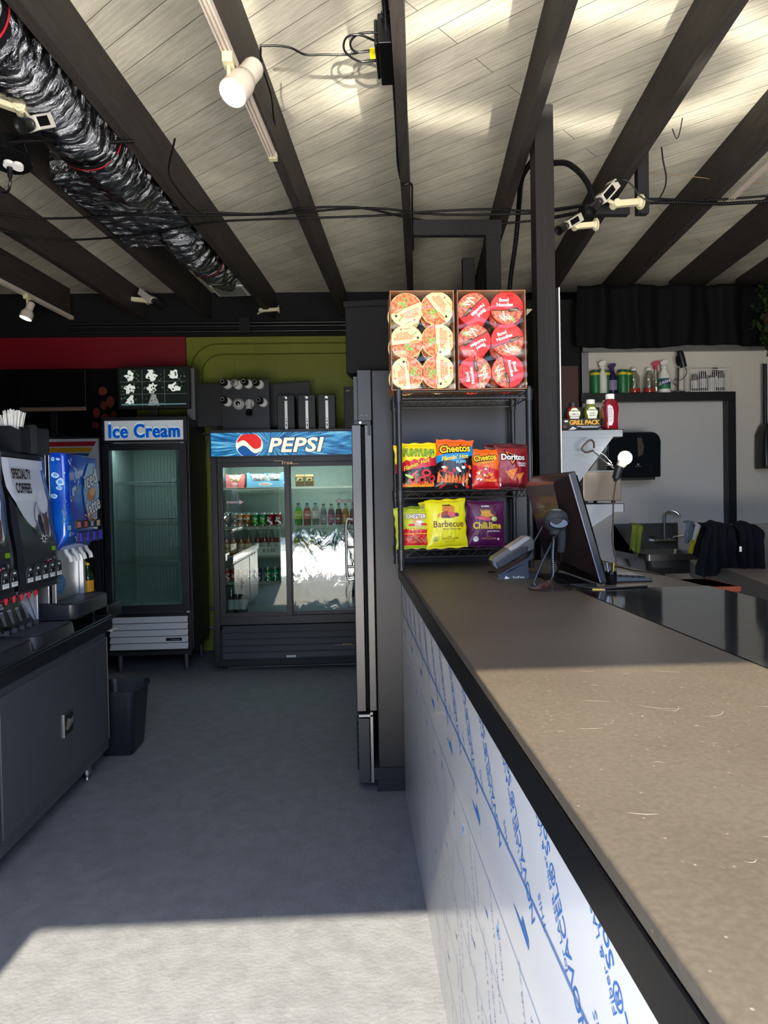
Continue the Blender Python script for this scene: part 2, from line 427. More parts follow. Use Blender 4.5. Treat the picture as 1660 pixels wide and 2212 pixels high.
# partition behind the fridge, post and braces
WP = mat('dark stained timber', (40,38,38), 0.5, bump=0.15, bscale=10, stretch=(6,6,.6))
pa = PY(1199,800,3.55).x; pb = PY(1213,800,3.55).x
g = G(BLACK).box((pa,3.56,0),(pb-.006,5.6,2.46)).box((pa,5.6,0),(pb-.006,6.9,2.46)); g.box((pb-.006,3.555,0),(pb,5.6,2.462), WHITEP)
struct('wall_partition', g, smooth=0)
p0 = PY(1157,400,3.5).x; p1 = PY(1198,400,3.5).x
struct('post', G(WP).box((p0,3.5,0),(p1,3.55,3.33)).box((p0,3.55,0),(p0+.05,3.6,3.33)), bevel=.004)
WT = mat('black painted timber', (38,38,40), 0.55, bump=0.1)
def lumber(px0, py0, px1, py1, y, d, nm='brace'):
    x0,x1,z0,z1 = qy(px0,py0,px1,py1,y); o = struct(nm, G(WT).box((x0,y,z0),(x1,y+d,z1)), bevel=.003); return o
lumber(893,474,1085,507,4.3,.05,'crossbeam')
lumber(1050,507,1084,640,4.3,.09,'post'); lumber(1000,556,1028,660,4.45,.05,'post')
x0,x1,z0,z1 = qy(1378,330,1404,460,3.85)
struct('brace', G(WT).box((x0,3.85,z0),(x1,3.9,z1+.25)), bevel=.003)
x0,x1,z0,z1 = qy(1265,442,1362,462,3.9)
struct('brace', G(WT).box((x0,3.9,z0),(x1,3.95,z1)), bevel=.003)
# conduits along the back wall header
g = G(mat('black conduit', (30,30,33), 0.35))
for z, y in ((3.11,6.9),(3.075,6.885),(3.03,6.9)): g.cyl((-2.6,y,z),(0.6,y,z),0.013,n=10)
g.box((-1.02,6.86,3.01),(-.92,6.93,3.15)).box((.2,6.86,3.01),(.3,6.93,3.15))
tag(g.build('wall_conduit'), 'run of thin black conduits along the header above the green rear wall', 'conduit')
g = G(mat('galvanised conduit', (110,112,114), 0.4, 0.7))
X = PY(446,1300,6.9); xx = X.x
g.tube([(xx+.12,6.93,PY(446,1316,6.9).z),(xx+.02,6.9,PY(446,1316,6.9).z),(xx,6.9,PY(446,1325,6.9).z),(xx,6.9,PY(446,1350,6.9).z),(xx+.03,6.9,PY(446,1356,6.9).z),(xx+.07,6.9,PY(446,1358,6.9).z),(xx+.07,6.9,PY(446,1380,6.9).z),(xx+.07,6.9,0)],.011,8,sub=3)
tag(g.build('conduit_pipe'), 'bent grey metal pipe on the green wall between the two upright coolers', 'pipe')
# outdoors, seen only in reflections and as the source of bounce light
struct('hedge', G(mat('hedge leaves', (46,60,34), 0.8, var=.5, vscale=6, bump=.8)).grid(lambda u,v:(-14+28*u, -15+1.2*noise.noise(Vector((u*30,v*12,1))), v*3.8), 60, 14), smooth=80)

# ---------------------------------------------------------------- light
w = bpy.data.worlds.new('sky'); SC.world = w; w.use_nodes = True
bg = w.node_tree.nodes['Background']; bg.inputs[0].default_value = (0.50, 0.66, 1.0, 1); bg.inputs[1].default_value = 5.5
sd = bpy.data.lights.new('sun', 'SUN'); so = bpy.data.objects.new('sun', sd); COL.objects.link(so)
so.rotation_euler = Vector((0.055, 1.03, -1)).to_track_quat('-Z', 'Y').to_euler(); sd.energy = 11.6; sd.angle = RD(0.6); sd.color = (1, .86, .61)
SC.view_settings.view_transform = 'Standard'; SC.view_settings.look = 'None'; SC.view_settings.gamma = 1; SC.view_settings.exposure = 0.0
SC.view_settings.use_curve_mapping = False
cy = SC.cycles; cy.max_bounces = 8; cy.diffuse_bounces = 5; cy.glossy_bounces = 4; cy.transparent_max_bounces = 12; cy.transmission_bounces = 6
cy.use_denoising = True; cy.sample_clamp_indirect = 6; cy.caustics_reflective = False; cy.caustics_refractive = False
# ---------------------------------------------------------------- service counter
CT = 1.12
def counter_mat():
    m = mat('worn dark laminate', (75,70,64), 0.5, var=0.10, vscale=140, bump=0.03, bscale=300, spec=0.18)
    nt = m.node_tree; N = nt.nodes.new; L = nt.links.new; b = nt.nodes['Principled BSDF']
    ramp = [n for n in nt.nodes if n.type == 'VALTORGB'][0]
    tc = N('ShaderNodeTexCoord')
    n = N('ShaderNodeTexNoise'); n.inputs['Scale'].default_value = 2.3; n.inputs['Detail'].default_value = 5; L(tc.outputs['Object'], n.inputs[0])
    r = N('ShaderNodeValToRGB'); r.color_ramp.elements[0].position = .4; r.color_ramp.elements[1].position = .65
    r.color_ramp.elements[0].color = (.9,.88,.86,1); r.color_ramp.elements[1].color = (1.08,1.08,1.06,1); L(n.outputs[0], r.inputs[0])
    mm = N('ShaderNodeMixRGB'); mm.blend_type = 'MULTIPLY'; mm.inputs[0].default_value = 1; L(ramp.outputs[0], mm.inputs[1]); L(r.outputs[0], mm.inputs[2])
    v = N('ShaderNodeTexVoronoi'); v.inputs['Scale'].default_value = 55; L(tc.outputs['Object'], v.inputs[0])
    r2 = N('ShaderNodeValToRGB'); r2.color_ramp.elements[0].position = 0.04; r2.color_ramp.elements[1].position = 0.10
    r2.color_ramp.elements[0].color = (.55,.53,.48,1); r2.color_ramp.elements[1].color = (0,0,0,1); L(v.outputs['Distance'], r2.inputs[0])
    ad = N('ShaderNodeMixRGB'); ad.blend_type = 'ADD'; ad.inputs[0].default_value = .16; L(mm.outputs[0], ad.inputs[1]); L(r2.outputs[0], ad.inputs[2])
    L(ad.outputs[0], b.inputs['Base Color'])
    return m
LAM = counter_mat()
SCR = mat('pale scratch', (176,170,158), 0.5)
APR = mat('black satin edge band', (13,13,15), 0.32, spec=0.08)
CX, CXR = 0.220, 1.19
counter = thing('service_counter', 'long service counter with worn dark top, black edge band and film-covered front', 'counter', (0.7, 1.2, 0))
g = G(LAM); g.box((CX,-.75,CT-.02),(CXR,3.47,CT))
g.build('counter_top', counter, world=True, bevel=.004, seg=3)
# scratches: thin curved marks
g = G(SCR); rs = random.Random(3)
for i in range(72):
    x = rs.uniform(.27,.74); y = rs.uniform(-.2,1.35)**1.0 if i < 56 else rs.uniform(.4,1.3); L = rs.choice((.006,.01,.015,.03,.05))*rs.uniform(.6,1.4); a = rs.uniform(-.5,.9); c = rs.uniform(-2,2)
    w = rs.uniform(.00018,.0005); k = 5; up = []; dn = []
    for j in range(k+1):
        t = j/k-.5; xx = x+math.cos(a)*L*t-math.sin(a)*c*L*t*t; yy = y+math.sin(a)*L*t+math.cos(a)*c*L*t*t; ww = w*(1-abs(t)*1.4)
        up.append((xx-math.sin(a)*ww, yy+math.cos(a)*ww, CT+.0004)); dn.append((xx+math.sin(a)*ww, yy-math.cos(a)*ww, CT+.0004))
    vs = up+dn; g.add(vs, [(j,k+1+j,k+2+j,j+1)[::-1] for j in range(k)])
g.build('scratch_marks', counter, world=True, smooth=0)['kind'] = 'stuff'
G(APR).box((CX-.001,-.75,CT-.075),(CX+.022,3.466,CT-.0205)).build('edge_band', counter, world=True, bevel=.003)
PLT = mat('polished dark plate', (30,31,33), 0.07, spec=0.7, bump=0.02, bscale=5)
G(PLT).box((.737,-.75,CT+.0005),(CXR,2.36,CT+.0025)).build('polished_plate', counter, world=True)
FILM = mat('protective film over steel', (210,212,218), 0.3, 0.0, spec=0.5, coat=.6, bump=0.05, bscale=6)
PX0 = 0.234
g = G(FILM).box((PX0,-.74,.0),(PX0+.02,3.47,CT-.08))
g.build('front_panel', counter, world=True, smooth=0)
G(mat('counter carcass', (60,62,66), .6)).box((PX0+.021,-.74,.02),(CXR-.02,3.46,CT-.022)).build('carcass', counter, world=True, smooth=0)
BLUE = mat('blue film print', (38,104,176), 0.5)
BLUE2 = mat('faint blue film print', (98,126,168), 0.5)
# film print; local frame seen from the aisle: u = toward the front (-y), v = up
def film_X(y, z, rot=0): return Matrix.Translation((PX0-.0006, y, z)) @ Matrix(((0,0,-1,0),(-1,0,0,0),(0,1,0,0),(0,0,0,1))) @ RZ(rot)
g = G(BLUE)
for z in (.888, .8915, .745, .60, .455, .31, .16):
    w_ = .0011 if z > .8 else .0009; g.add([(PX0-.0009,3.46,z-w_),(PX0-.0009,-.74,z-w_),(PX0-.0009,-.74,z+w_),(PX0-.0009,3.46,z+w_)], [(0,1,2,3)], BLUE if z > .7 else BLUE2)
k = 0; y = 3.3
while y > -.6:
    g.flat([(-.052,.004),(.036,-.008),(.040,-.008),(.040,.006),(-.052,.006)], None, film_X(y,.815))
    g.flat([(.040,.006),(.004,.020),(-.002,.006)], None, film_X(y,.815))
    y -= .38
y = 3.1
while y > -.6:
    for a in range(0,180,30): g.box((-.012,-.0006,0),(.012,.0006,.0002), None, film_X(y,.70) @ RZ(a))
    y -= .38
y = 3.35
while y > -.6:
    g.text('NOVACEL\u00ae Solutions', .034, BLUE, film_X(y+.075,.975,135), bold=.008, res=3)
    g.text('for LASER Fiber & LASER CO2', .0195, BLUE, film_X(y+.115,.985,135), res=2)
    g.text('THIS', .022, BLUE, film_X(y-.08,.905,135), res=1)
    y -= .215
for zz, sz, st in ((.66,.016,.23),(.53,.016,.25),(.385,.016,.27),(.235,.016,.27),(.08,.014,.3)):
    y = 3.3
    while y > -.5:
        g.text('for LASER Fiber & LASER CO2', sz, BLUE2, film_X(y,zz,115), res=1); g.text('THIS SIDE UP', sz, BLUE2, film_X(y-.05,zz+.02,115), res=1)
        y -= st
for z in (.67,.52,.37,.22):
    y = 3.2-(z*3 % .3)
    while y > -.5:
        g.flat([(-.03,.001),(.022,-.004),(.008,.008),(.004,.002)], None, film_X(y,z)); y -= .42
g.build('film_print', counter, world=True, smooth=0)

# ---------------------------------------------------------------- tall black refrigerator
FRM = mat('charcoal fridge side', (46,44,45), 0.4, 0.2, var=0.08, vscale=2.5, bump=0.04, bscale=4)
FRD = mat('dark grey door edge', (88,86,86), 0.35, 0.5, bump=.03)
fr = thing('refrigerator', 'tall charcoal upright refrigerator at the end of the counter, doors facing the aisle', 'refrigerator', (.48,3.9,0))
FT = 2.052
g = G(FRM).box((.108,3.49,.12),(.86,4.62,FT))
g.build('cabinet_body', fr, world=True, bevel=.006)
g = G(mat('fridge base', (46,48,52), .5)).box((.10,3.50,.0),(.855,4.6,.06)).box((.085,3.495,.06),(.855,4.61,.12)); g.build('base', fr, world=True, bevel=.003)
g = G(DKGREY).box((.04,3.488,1.81),(.104,4.62,FT)).box((.02,3.492,1.81),(.038,4.6,FT-.03)); 
for x in (.058,.082): g.cyl((x,3.486,1.835),(x,3.489,1.835),.0018,n=8,m=STEEL)
g.build('top_grille', fr, world=True, bevel=.003)
for k,(ya,yb) in enumerate(((3.49,4.045),(4.06,4.618))):
    d = G(FRD).box((.008,ya,.40),(.052,yb,1.79)).box((.054,ya+.012,.41),(.068,yb-.012,1.785), RUBBER).box((.070,ya+.004,.40),(.104,yb-.004,1.79), FRD)
    dd = d.build('door', fr, world=True, bevel=.003)
    hy = 4.0 if k == 0 else 4.10
    h = G(STEEL); h.tube([(.006,hy,1.32),(-.03,hy,1.31),(-.034,hy,1.15),(-.03,hy,1.0),(.006,hy,.99)],.008,8)
    for z in (1.26,1.16,1.05): h.box((-.028,hy-.01,z),(.007,hy+.01,z+.006), BLKP)
    h.build('handle', dd, world=True)
g = G(BLKP).box((.02,3.489,1.792),(.10,3.56,1.808)).box((.085,3.486,1.74),(.10,3.52,1.80)); g.cyl((.05,3.484,1.8),(.05,3.53,1.8),.006,n=10,m=STEEL)
g.build('hinge', fr, world=True)
g = G(DKGREY).box((.012,3.49,.05),(.066,4.6,.365)).box((.07,3.488,.05),(.085,3.51,.395), mat('light metal strip',(150,150,150),.35,.8)).box((.015,3.488,.372),(.085,3.51,.385), mat('light metal strip'))
for i in range(9): g.box((.004,3.56,.09+i*.03),(.012,4.55,.102+i*.03), BLKP)
g.build('bottom_grille', fr, world=True, bevel=.002)
# black carton on top
bx = thing('black_storage_box', 'large plain black box lying on top of the tall refrigerator', 'box', (.26,3.74,FT+.001), rz=-9)
g = G(mat('matte black card', (26,25,26), .7)).box((-.25,-.17,0.004),(.28,.17,.355)); g.box((-.258,-.178,.33),(.288,.178,.362)); g.build('carton', bx, bevel=.006)

# ---------------------------------------------------------------- wire rack on the counter
rack = thing('wire_shelf_rack', 'black wire shelving rack standing on the counter against the refrigerator side', 'shelf rack', (.495,3.285,CT))
RX0, RX1, RY0, RY1 = .212, .782, 3.125, 3.445
for x in (RX0,RX1):
    for y in (RY0,RY1):
        g = G(BLKM); ztop = 1.905
        prof = [(.0125,0),(.0125,.02),(.0135,.021)]
        g.cyl((x,y,CT+.004),(x,y,ztop),.0118,n=14)
        g.cyl((x,y,CT),(x,y,CT+.012),.015,n=14)
        z = CT+.03
        while z < ztop-.02: g.cyl((x,y,z),(x,y,z+.0018),.0126,n=12); z += .0254
        g.cyl((x,y,ztop),(x,y,ztop+.006),.013,.009,n=14,m=DKGREY)
        g.build('post', rack, world=True)
        for z in (1.19,1.46,1.895):
            pass
for z in (1.205,1.462,1.893):
    g = G(BLKM)
    for x in (RX0,RX1):
        for y in (RY0,RY1): g.cyl((x,y,z-.045),(x,y,z+.005),.0155,.0175,n=14)
    for zz in (z, z-.03):
        for y in (RY0,RY1): g.cyl((RX0,y,zz),(RX1,y,zz),.0030,n=6)
        for x in (RX0,RX1): g.cyl((x,RY0,zz),(x,RY1,zz),.0030,n=6)
    n = 15; w = (RX1-RX0-.04)/n
    for y in (RY0,RY1):
        pts = []
        for i in range(n+1): pts.append((RX0+.02+i*w, y, z if i % 2 else z-.03))
        g.tube(pts, .0018, 5, sub=1)
    for x in (RX0,RX1):
        g.tube([(x,RY0+.02+i*.0467,z if i % 2 else z-.03) for i in range(7)], .0018, 5, sub=1)
    for i in range(1,28): xx = RX0+(RX1-RX0)*i/28; g.cyl((xx,RY0,z+.001),(xx,RY1,z+.001),.0014,n=5,caps=False)
    for yy in (RY0+.1,RY0+.22): g.cyl((RX0,yy,z-.004),(RX1,yy,z-.004),.0022,n=5)
    g.build('shelf', rack, world=True)

# ---------------------------------------------------------------- instant noodle bowls in open trays
CARD = mat('brown cardboard', (150,104,74), .75, var=.06, vscale=20); CARDIN = mat('cardboard printed inside', (58,46,40), .7)
CREAMLID = mat('cream paper lid', (238,222,158), .4, spec=.5); REDLID = mat('red paper lid', (232,28,14), .38, spec=.5)
NOOD = mat('noodle photo print', (236,150,86), .4, col2=(170,62,30), vscale=95, detail=2); 
NOODR = mat('red noodle photo print', (232,130,92), .4, col2=(150,48,28), vscale=90, detail=2)
SCAL = mat('scallion green print', (70,128,48), .45, col2=(200,214,130), vscale=260); REDP = mat('red print', (226,52,38), .45); ORP = mat('orange print', (236,110,34), .45)
GRP = mat('lime green print', (110,172,52), .45); BRNP = mat('dark brown print', (44,26,18), .45); CHK = mat('pale meat print', (244,208,186), .45)
TUBC = mat('cream foam bowl', (236,222,176), .5); TUBR = mat('red foam bowl', (206,60,52), .5)
def chord(r, a0, a1, n=28): return [(r*math.cos(a0+(a1-a0)*i/n), r*math.sin(a0+(a1-a0)*i/n)) for i in range(n+1)]
def make_bowl(kind):
    cream = kind == 'c'
    t = thing('noodle_bowl', 'noodle bowl', 'noodle bowl')
    g = G(TUBC if cream else TUBR); g.lathe([(.052,-.075),(.056,-.07),(.068,-.012),(.0705,-.006),(.0705,0)], 36, X=RX(90))
    g.build('bowl', t)
    L = CREAMLID if cream else REDLID; g = G(L)
    g.lathe([(.0725,-.003),(.0730,0),(.0715,.0018),(.001,.0022)], 44, X=RX(90), cap=False)
    def P(poly, m, d=.003): g.flat(poly, m, FRONT @ TR(0,0,d))
    # lower part: photo of noodles, cut by a straight line; upper part plain with writing
    P([(x,y) for x,y in chord(.070, PI+.12, 2*PI-.12)], NOOD if cream else NOODR, .0026)
    g.box((-.0705,.004-.012,-.0020),(.0705,.0095-.012,-.0030), None) if False else None
    def T(s, size, x, y, m, d=.0034, **k): g.text(s, size, m, FRONT @ TR(x,y,d), **k)
    P([(-.0712,-.0115),(.0712,-.0115),(.0714,-.0075),(-.0714,-.0075)], REDP if cream else BRNP, .0030)
    if cream:
        rr = random.Random(5)
        for i in range(20):
            a = rr.uniform(0,2*PI); q = rr.uniform(0,.020); s = rr.uniform(.004,.008)
            P([(q*math.cos(a)*1.2+s*math.cos(b+a), -.032+q*math.sin(a)+s*.7*math.sin(b+a)) for b in (0,1,2,3,4,5)], SCAL if i%3 else GRP, .0031+i*.00002)
        P([(.012,-.019),(.052,-.015),(.053,.000),(.014,-.003)], ORP, .0036)
        T('CHICKEN', .0095, .033, -.0095, CREAMLID, .0040, bold=.02)
        T('BOWL', .020, -.012, .033, CREAMLID, .0036, bold=.07); T('BOWL', .020, -.012, .033, REDP, .0033, bold=.12); T('BOWL', .020, -.012, .033, REDP, .0040, bold=.0)
        T('NOODLES', .0185, -.010, .016, REDP, .0033, bold=.1); T('NOODLES', .0185, -.010, .016, CREAMLID, .0036, bold=.055); T('NOODLES', .0185, -.010, .016, REDP, .0040)
        P([(.026,.020),(.048,.030),(.046,.040),(.040,.030),(.026,.026)], GRP, .0034)
        T('nongshim', .0085, .010, .055, BRNP); P(chord(.004,0,2*PI,10)[:-1], REDP, .0034) if False else g.flat([(-.016+x,.055+y) for x,y in chord(.0045,0,2*PI,10)[:-1]], REDP, FRONT @ TR(0,0,.0034))
        g.flat([(.046,.004),(.056,.004),(.056,.014),(.046,.014)], BRNP, FRONT @ TR(0,0,.0034))
    else:
        rr = random.Random(8)
        for i in range(9):
            a = rr.uniform(-.8,.8)-.6; cx = rr.uniform(-.03,.03); cyy = rr.uniform(-.05,-.026)
            w, h = rr.uniform(.012,.02), .0035
            P([(cx+w*math.cos(a)*c-h*math.sin(a)*s_, cyy+w*math.sin(a)*c+h*math.cos(a)*s_) for c,s_ in ((-1,-.6),(0,-1),(1,-.5),(1,.5),(0,1),(-1,.6))], CHK if i%3 else SCAL, .0031+i*.00002)
        T('Bowl', .021, -.014, .034, INK, .0033, bold=.09); T('Bowl', .021, -.014, .034, WHITE, .0038, bold=.035)
        T('Noodles', .021, -.010, .014, INK, .0033, bold=.09); T('Noodles', .021, -.010, .014, WHITE, .0038, bold=.035)
        P([(.004,-.018),(.050,-.013),(.052,-.004),(.048,.002),(.008,-.001),(.005,-.008)], BRNP, .0036)
        T('Chicken', .011, .029, -.008, mat('gold print',(206,160,84),.45), .0042, bold=.01)
        P([(.024,.026),(.034,.036),(.038,.044),(.030,.042),(.023,.034)], mat('pepper red print',(196,20,30),.4), .0034)
        T('nongshim', .008, .012, .055, INK); g.flat([(-.012+x,.055+y) for x,y in chord(.004,0,2*PI,10)[:-1]], mat('pepper red print'), FRONT @ TR(0,0,.0034))
    g.build('lid', t)
    return t
def tray(px0, px1, kind, tilts, name, label, word):
    a = PY(px0, 848, 3.115); b = PY(px1, 838, 3.115); w = b.x-a.x-.006; h = .428; z0 = 1.8985
    cx = (a.x+b.x)/2; t = thing('cardboard_tray', label, 'cardboard tray', (cx,3.115,z0), rz=0)
    g = G(CARD); e = .004; D = .17
    g.box((-w/2,0,.0),(-w/2+e,D,h)); g.box((w/2-e,0,0),(w/2,D,h)); g.box((-w/2+e,0,0),(w/2-e,D,e)); g.box((-w/2+e,0.004,h-e),(w/2-e,D,h))
    g.box((-w/2+e,D-e,e),(w/2-e,D,h-e), CARDIN)
    g.build('tray', t, smooth=0)
    g = G(glass_mat('clear shrink film', (255,255,255), .03, .08, wave=.22))
    g.grid(lambda u,v: (-w/2+w*u, -.012+.006*math.sin(u*9+v*5)-.004*math.sin(v*17), .004+(h-.01)*v), 20, 26)
    g.build('shrink_film', t, smooth=80)
    rows = [(0,2),(1,2),(0,1),(1,1),(0,0),(1,0)]
    names = {(0,2):'top left',(1,2):'top right',(0,1):'middle left',(1,1):'middle right',(0,0):'bottom left',(1,0):'bottom right'}
    for i, rc in enumerate(rows):
        x = cx+(-1 if rc[0]==0 else 1)*w*.245; z = z0+.076+rc[1]*.1375+(.004 if rc[0] else 0)
        if i == 0 and kind not in PROTO: o = PROTO[kind] = make_bowl(kind); o.location = (x,3.14,z); o.rotation_euler = (0,RD(-tilts[i]),0)
        else: o = dup(PROTO[kind], (x,3.14,z), rot=(0,RD(-tilts[i]),0))
        o['label'] = f'{names[rc]} {word} instant noodle bowl in the wrapped tray'; o['group'] = word+' noodle bowls'
        # the second layer behind
        o2 = dup(PROTO[kind], (x+(.006 if i%2 else -.004), 3.218, z-.012), rot=(0,RD(-tilts[i]+40),0))
        o2['label'] = f'{word} noodle bowl mostly hidden behind the {names[rc]} one in its tray'; o2['group'] = word+' noodle bowls, second layer'
PROTO = {}
tray(845, 986, 'c', [202-0,-52,8,-88,96,-89], 'a', 'open cardboard tray of cream-lidded noodle bowls on top of the wire rack', 'cream-lidded')
tray(990, 1140, 'r', [222,0,207,20,98,-78], 'b', 'open cardboard tray of red-lidded noodle bowls beside the cream ones on the rack', 'red-lidded')

# ---------------------------------------------------------------- bags of snacks
def bagm(n, c, **k): return mat(n, c, .3, spec=.6, bump=.25, bscale=14, stretch=(1,1,.5), **k)
YEL = bagm('yellow bag foil',(246,222,20)); RDB = bagm('red bag foil',(206,22,32)); BKB = bagm('black bag foil',(24,20,22)); ORB = bagm('orange bag foil',(238,106,24))
BLB = bagm('blue bag foil',(20,140,210)); DRB = bagm('dark red bag foil',(140,22,36)); PUR = bagm('purple bag foil',(92,26,78)); LIM = bagm('lime bag foil',(196,206,58)); YBQ = bagm('lemon bag foil',(240,228,28))
MRN = bagm('maroon bag foil',(96,20,30)); SIL = bagm('silver bag back',(190,188,182))
YI = mat('yellow ink', (248,214,40), .4); OI = mat('orange ink', (240,120,40), .4); RI = mat('red ink', (214,30,34), .4); BI = mat('brown ink', (112,40,28), .4); DRI = mat('dark red ink',(120,14,24),.4)
GI = mat('green ink', (60,130,50), .4); PI_ = mat('pink ink', (226,84,100), .4); LG = mat('light green ink', (170,214,90), .4); CHI = mat('chip print', (224,140,60), .5, col2=(196,84,30), vscale=150); LBL = mat('light blue ink',(170,220,240),.4)
def surf(w, h, t, sd):
    def d(u, v):
        u = min(1, max(0, u)); v = min(1, max(0, v))
        vv = min(1, max(0, (v-.045)/.91)); e = (max(0, math.sin(PI*u))**.55)*(max(0, math.sin(PI*vv))**.5)
        wr = noise.noise(Vector((u*5+sd, v*4, sd)))*.1+noise.noise(Vector((u*14+sd, v*9, sd)))*.04*(1+2*abs(v-.5))
        return t/2*e*(1+wr)
    return d
def make_bag(name, label, w, h, t, cf, art, loc, rz=0, ry=0, lean=-6, sd=1, group=None):
    o = thing(name, label, 'snack bag', loc, 0, group); o.rotation_euler = (RD(lean), RD(ry), RD(rz))
    d = surf(w, h, t, sd); g = G(SIL)
    def xz(u, v):
        pin = .035*(1-abs(2*v-1)**6)   # sides drawn in where the bag is full
        x = (u-.5)*w*(1-pin)+.0018*math.sin(v*23+sd)*(abs(u-.5)*2)**4
        return x, v*h+.0022*math.sin(u*17+sd)*(abs(v-.5)*2)**8
    def front(u, v): x, z = xz(u, v); return (x, -d(u, v)-.0004+(.0006*math.sin(v*h*2500) if v<.045 or v>.955 else 0), z)
    def back(u, v): x, z = xz(u, v); return (x, d(u, v)+.0004, z)
    g.grid(front, 96, 116, mfn=cf); g.grid(lambda u, v: back(1-u, v), 28, 32, mfn=lambda u, v: cf(.5, min(.97, max(.03, v))))
    def conf(vs, fs, m, off):   # place flat art (x,z) on the bulging front
        out = []
        for v in vs:
            u = v[0]/w+.5; vv = v[1]/h; out.append((v[0], -d(u, vv)-off-.0009, v[1]))
        g.add(out, fs, m)
    def T(s, size, x, y, m, off=.0012, rot=0, outline=None, ow=.05, sx=1, **k):
        M = TR(x, y, 0) @ RZ(rot) @ SCL(sx, 1, 1)
        if outline:
            kk = dict(k); kk['bold'] = k.get('bold', 0)+ow; vs, fs = text_geo(s, size, **kk); conf([M @ v for v in vs], fs, outline, off)
            off += .0006
        vs, fs = text_geo(s, size, **k); conf([M @ v for v in vs], fs, m, off)
    def Pg(poly, m, off=.001): 
        n = len(poly); cx = sum(p[0] for p in poly)/n; cy_ = sum(p[1] for p in poly)/n
        if sum(poly[i][0]*poly[(i+1)%n][1]-poly[(i+1)%n][0]*poly[i][1] for i in range(n)) < 0: poly = poly[::-1]
        R_ = max(math.hypot(q[0]-cx, q[1]-cy_) for q in poly)
        if R_ > .012:      # refine so that the print follows the bulging bag
            pp = []
            for i in range(n):
                a, b = poly[i], poly[(i+1) % n]; k = max(1, int(math.hypot(b[0]-a[0], b[1]-a[1])/.006)); pp += [(a[0]+(b[0]-a[0])*j/k, a[1]+(b[1]-a[1])*j/k) for j in range(k)]
            poly = pp; n = len(poly); K = max(2, int(R_/.007))
        else: K = 1
        vs = [(cx+(q[0]-cx)*j/K, cy_+(q[1]-cy_)*j/K) for j in range(K, 0, -1) for q in poly]+[(cx, cy_)]
        fs = [(j*n+i, j*n+(i+1) % n, (j+1)*n+(i+1) % n, (j+1)*n+i) for j in range(K-1) for i in range(n)]+[((K-1)*n+i, (K-1)*n+(i+1) % n, K*n) for i in range(n)]
        conf(vs, fs, m, off)
    def Bl(cx, cy_, a, b, m, rot=0, n=14, off=.001, wob=0, sd2=0):
        r = random.Random(sd2); c, s_ = math.cos(RD(rot)), math.sin(RD(rot)); pts = []
        for i in range(n):
            q = 2*PI*i/n; k = 1+r.uniform(-wob, wob); X_, Y_ = a*math.cos(q)*k, b*math.sin(q)*k; pts.append((cx+X_*c-Y_*s_, cy_+X_*s_+Y_*c))
        Pg(pts, m, off)
    if art: art(T, Pg, Bl)
    g.build('bag', o, smooth=80)
    # crimped seals at both ends
    for nm, v0, v1 in (('bottom_seal', 0, .045), ('top_seal', .955, 1)):
        s = G(cf(.5, (v0+v1)/2))
        s.grid(lambda u, v: (lambda q: (q[0]*1.004, -.0014+.0008*math.sin((v0+(v1-v0)*v)*h*3000), q[1]))(xz(u, v0+(v1-v0)*v)), 24, 12)
        s.build(nm, o, smooth=0)
    return o
def flames(T, Pg, Bl, w, h, y1, ms, sd, n=26):
    r = random.Random(sd)
    for i in range(n):
        Bl(r.uniform(-.42,.42)*w, r.uniform(.06,y1)*h, r.uniform(.006,.016), r.uniform(.003,.008), ms[i % len(ms)], r.uniform(0,180), 10, .001+i*.00003, .35, i)
def flame_tongues(Pg, w, x0, x1, y, hh, m, n, sd):
    r = random.Random(sd)
    for i in range(n):
        x = x0+(x1-x0)*i/n; k = r.uniform(.6,1.3)
        Pg([(x-.006,y),(x+.006,y),(x+.007,y+hh*k*.5),(x+r.uniform(-.004,.004),y+hh*k),(x-.004,y+hh*k*.6)], m, .0011+i*.00002)
S2, S3 = 1.4655, 1.2085
# 1 onion rings, yellow and black
def cf1(u, v):
    if v > .60-.02*math.sin(u*30)+.10*u: return YEL
    if v > .40+.12*u: return RDB
    return BKB
def art1(T, Pg, Bl):
    T('FUNYUNS', .042, -.001, .165, mat('leaf green ink',(150,186,44),.4), rot=-2, outline=mat('deep green ink',(24,70,40),.4), ow=.06, bold=.035, sx=.72)
    T("Flamin' Hot", .026, -.014, .113, YI, rot=20, shear=.3, bold=.02, outline=DRI, ow=.03)
    for i,(x,y,r_) in enumerate(((.03,.075,.021),(.01,.045,.018),(.055,.05,.016),(-.03,.05,.02))):
        Bl(x,y,r_,r_*.8,RI,i*30,18,.0012+i*.0002,.08,i); Bl(x,y,r_*.55,r_*.4,INK,i*30,14,.0013+i*.0002,.05,i)
    Bl(-.045,.062,.022,.006,LG,-25,16,.0022,.1,3); Bl(-.02,.075,.02,.004,PI_,40,14,.0022,.1,4)
    flame_tongues(Pg,.165,-.07,.07,.016,.022,OI,12,4)
    T('ONION FLAVORED RINGS', .0095, .0, .018, YI, off=.0026, bold=.01)
make_bag('snack_bag','yellow and black flamin hot onion ring snack bag, leftmost on the middle rack shelf',.168,.212,.055,cf1,art1,(.302,3.185,S2),sd=1)
make_bag('snack_bag','yellow snack bag mostly hidden behind the leftmost bag on the middle shelf',.165,.21,.045,cf1,None,(.288,3.262,S2),sd=2,ry=-3,rz=6,lean=-3)
def cf2(u, v):
    if v > .78-.10*(1-u)+.13*u-.03: return ORB
    if v > .50+.16*u+.035*math.sin(u*8): return BLB
    return BKB
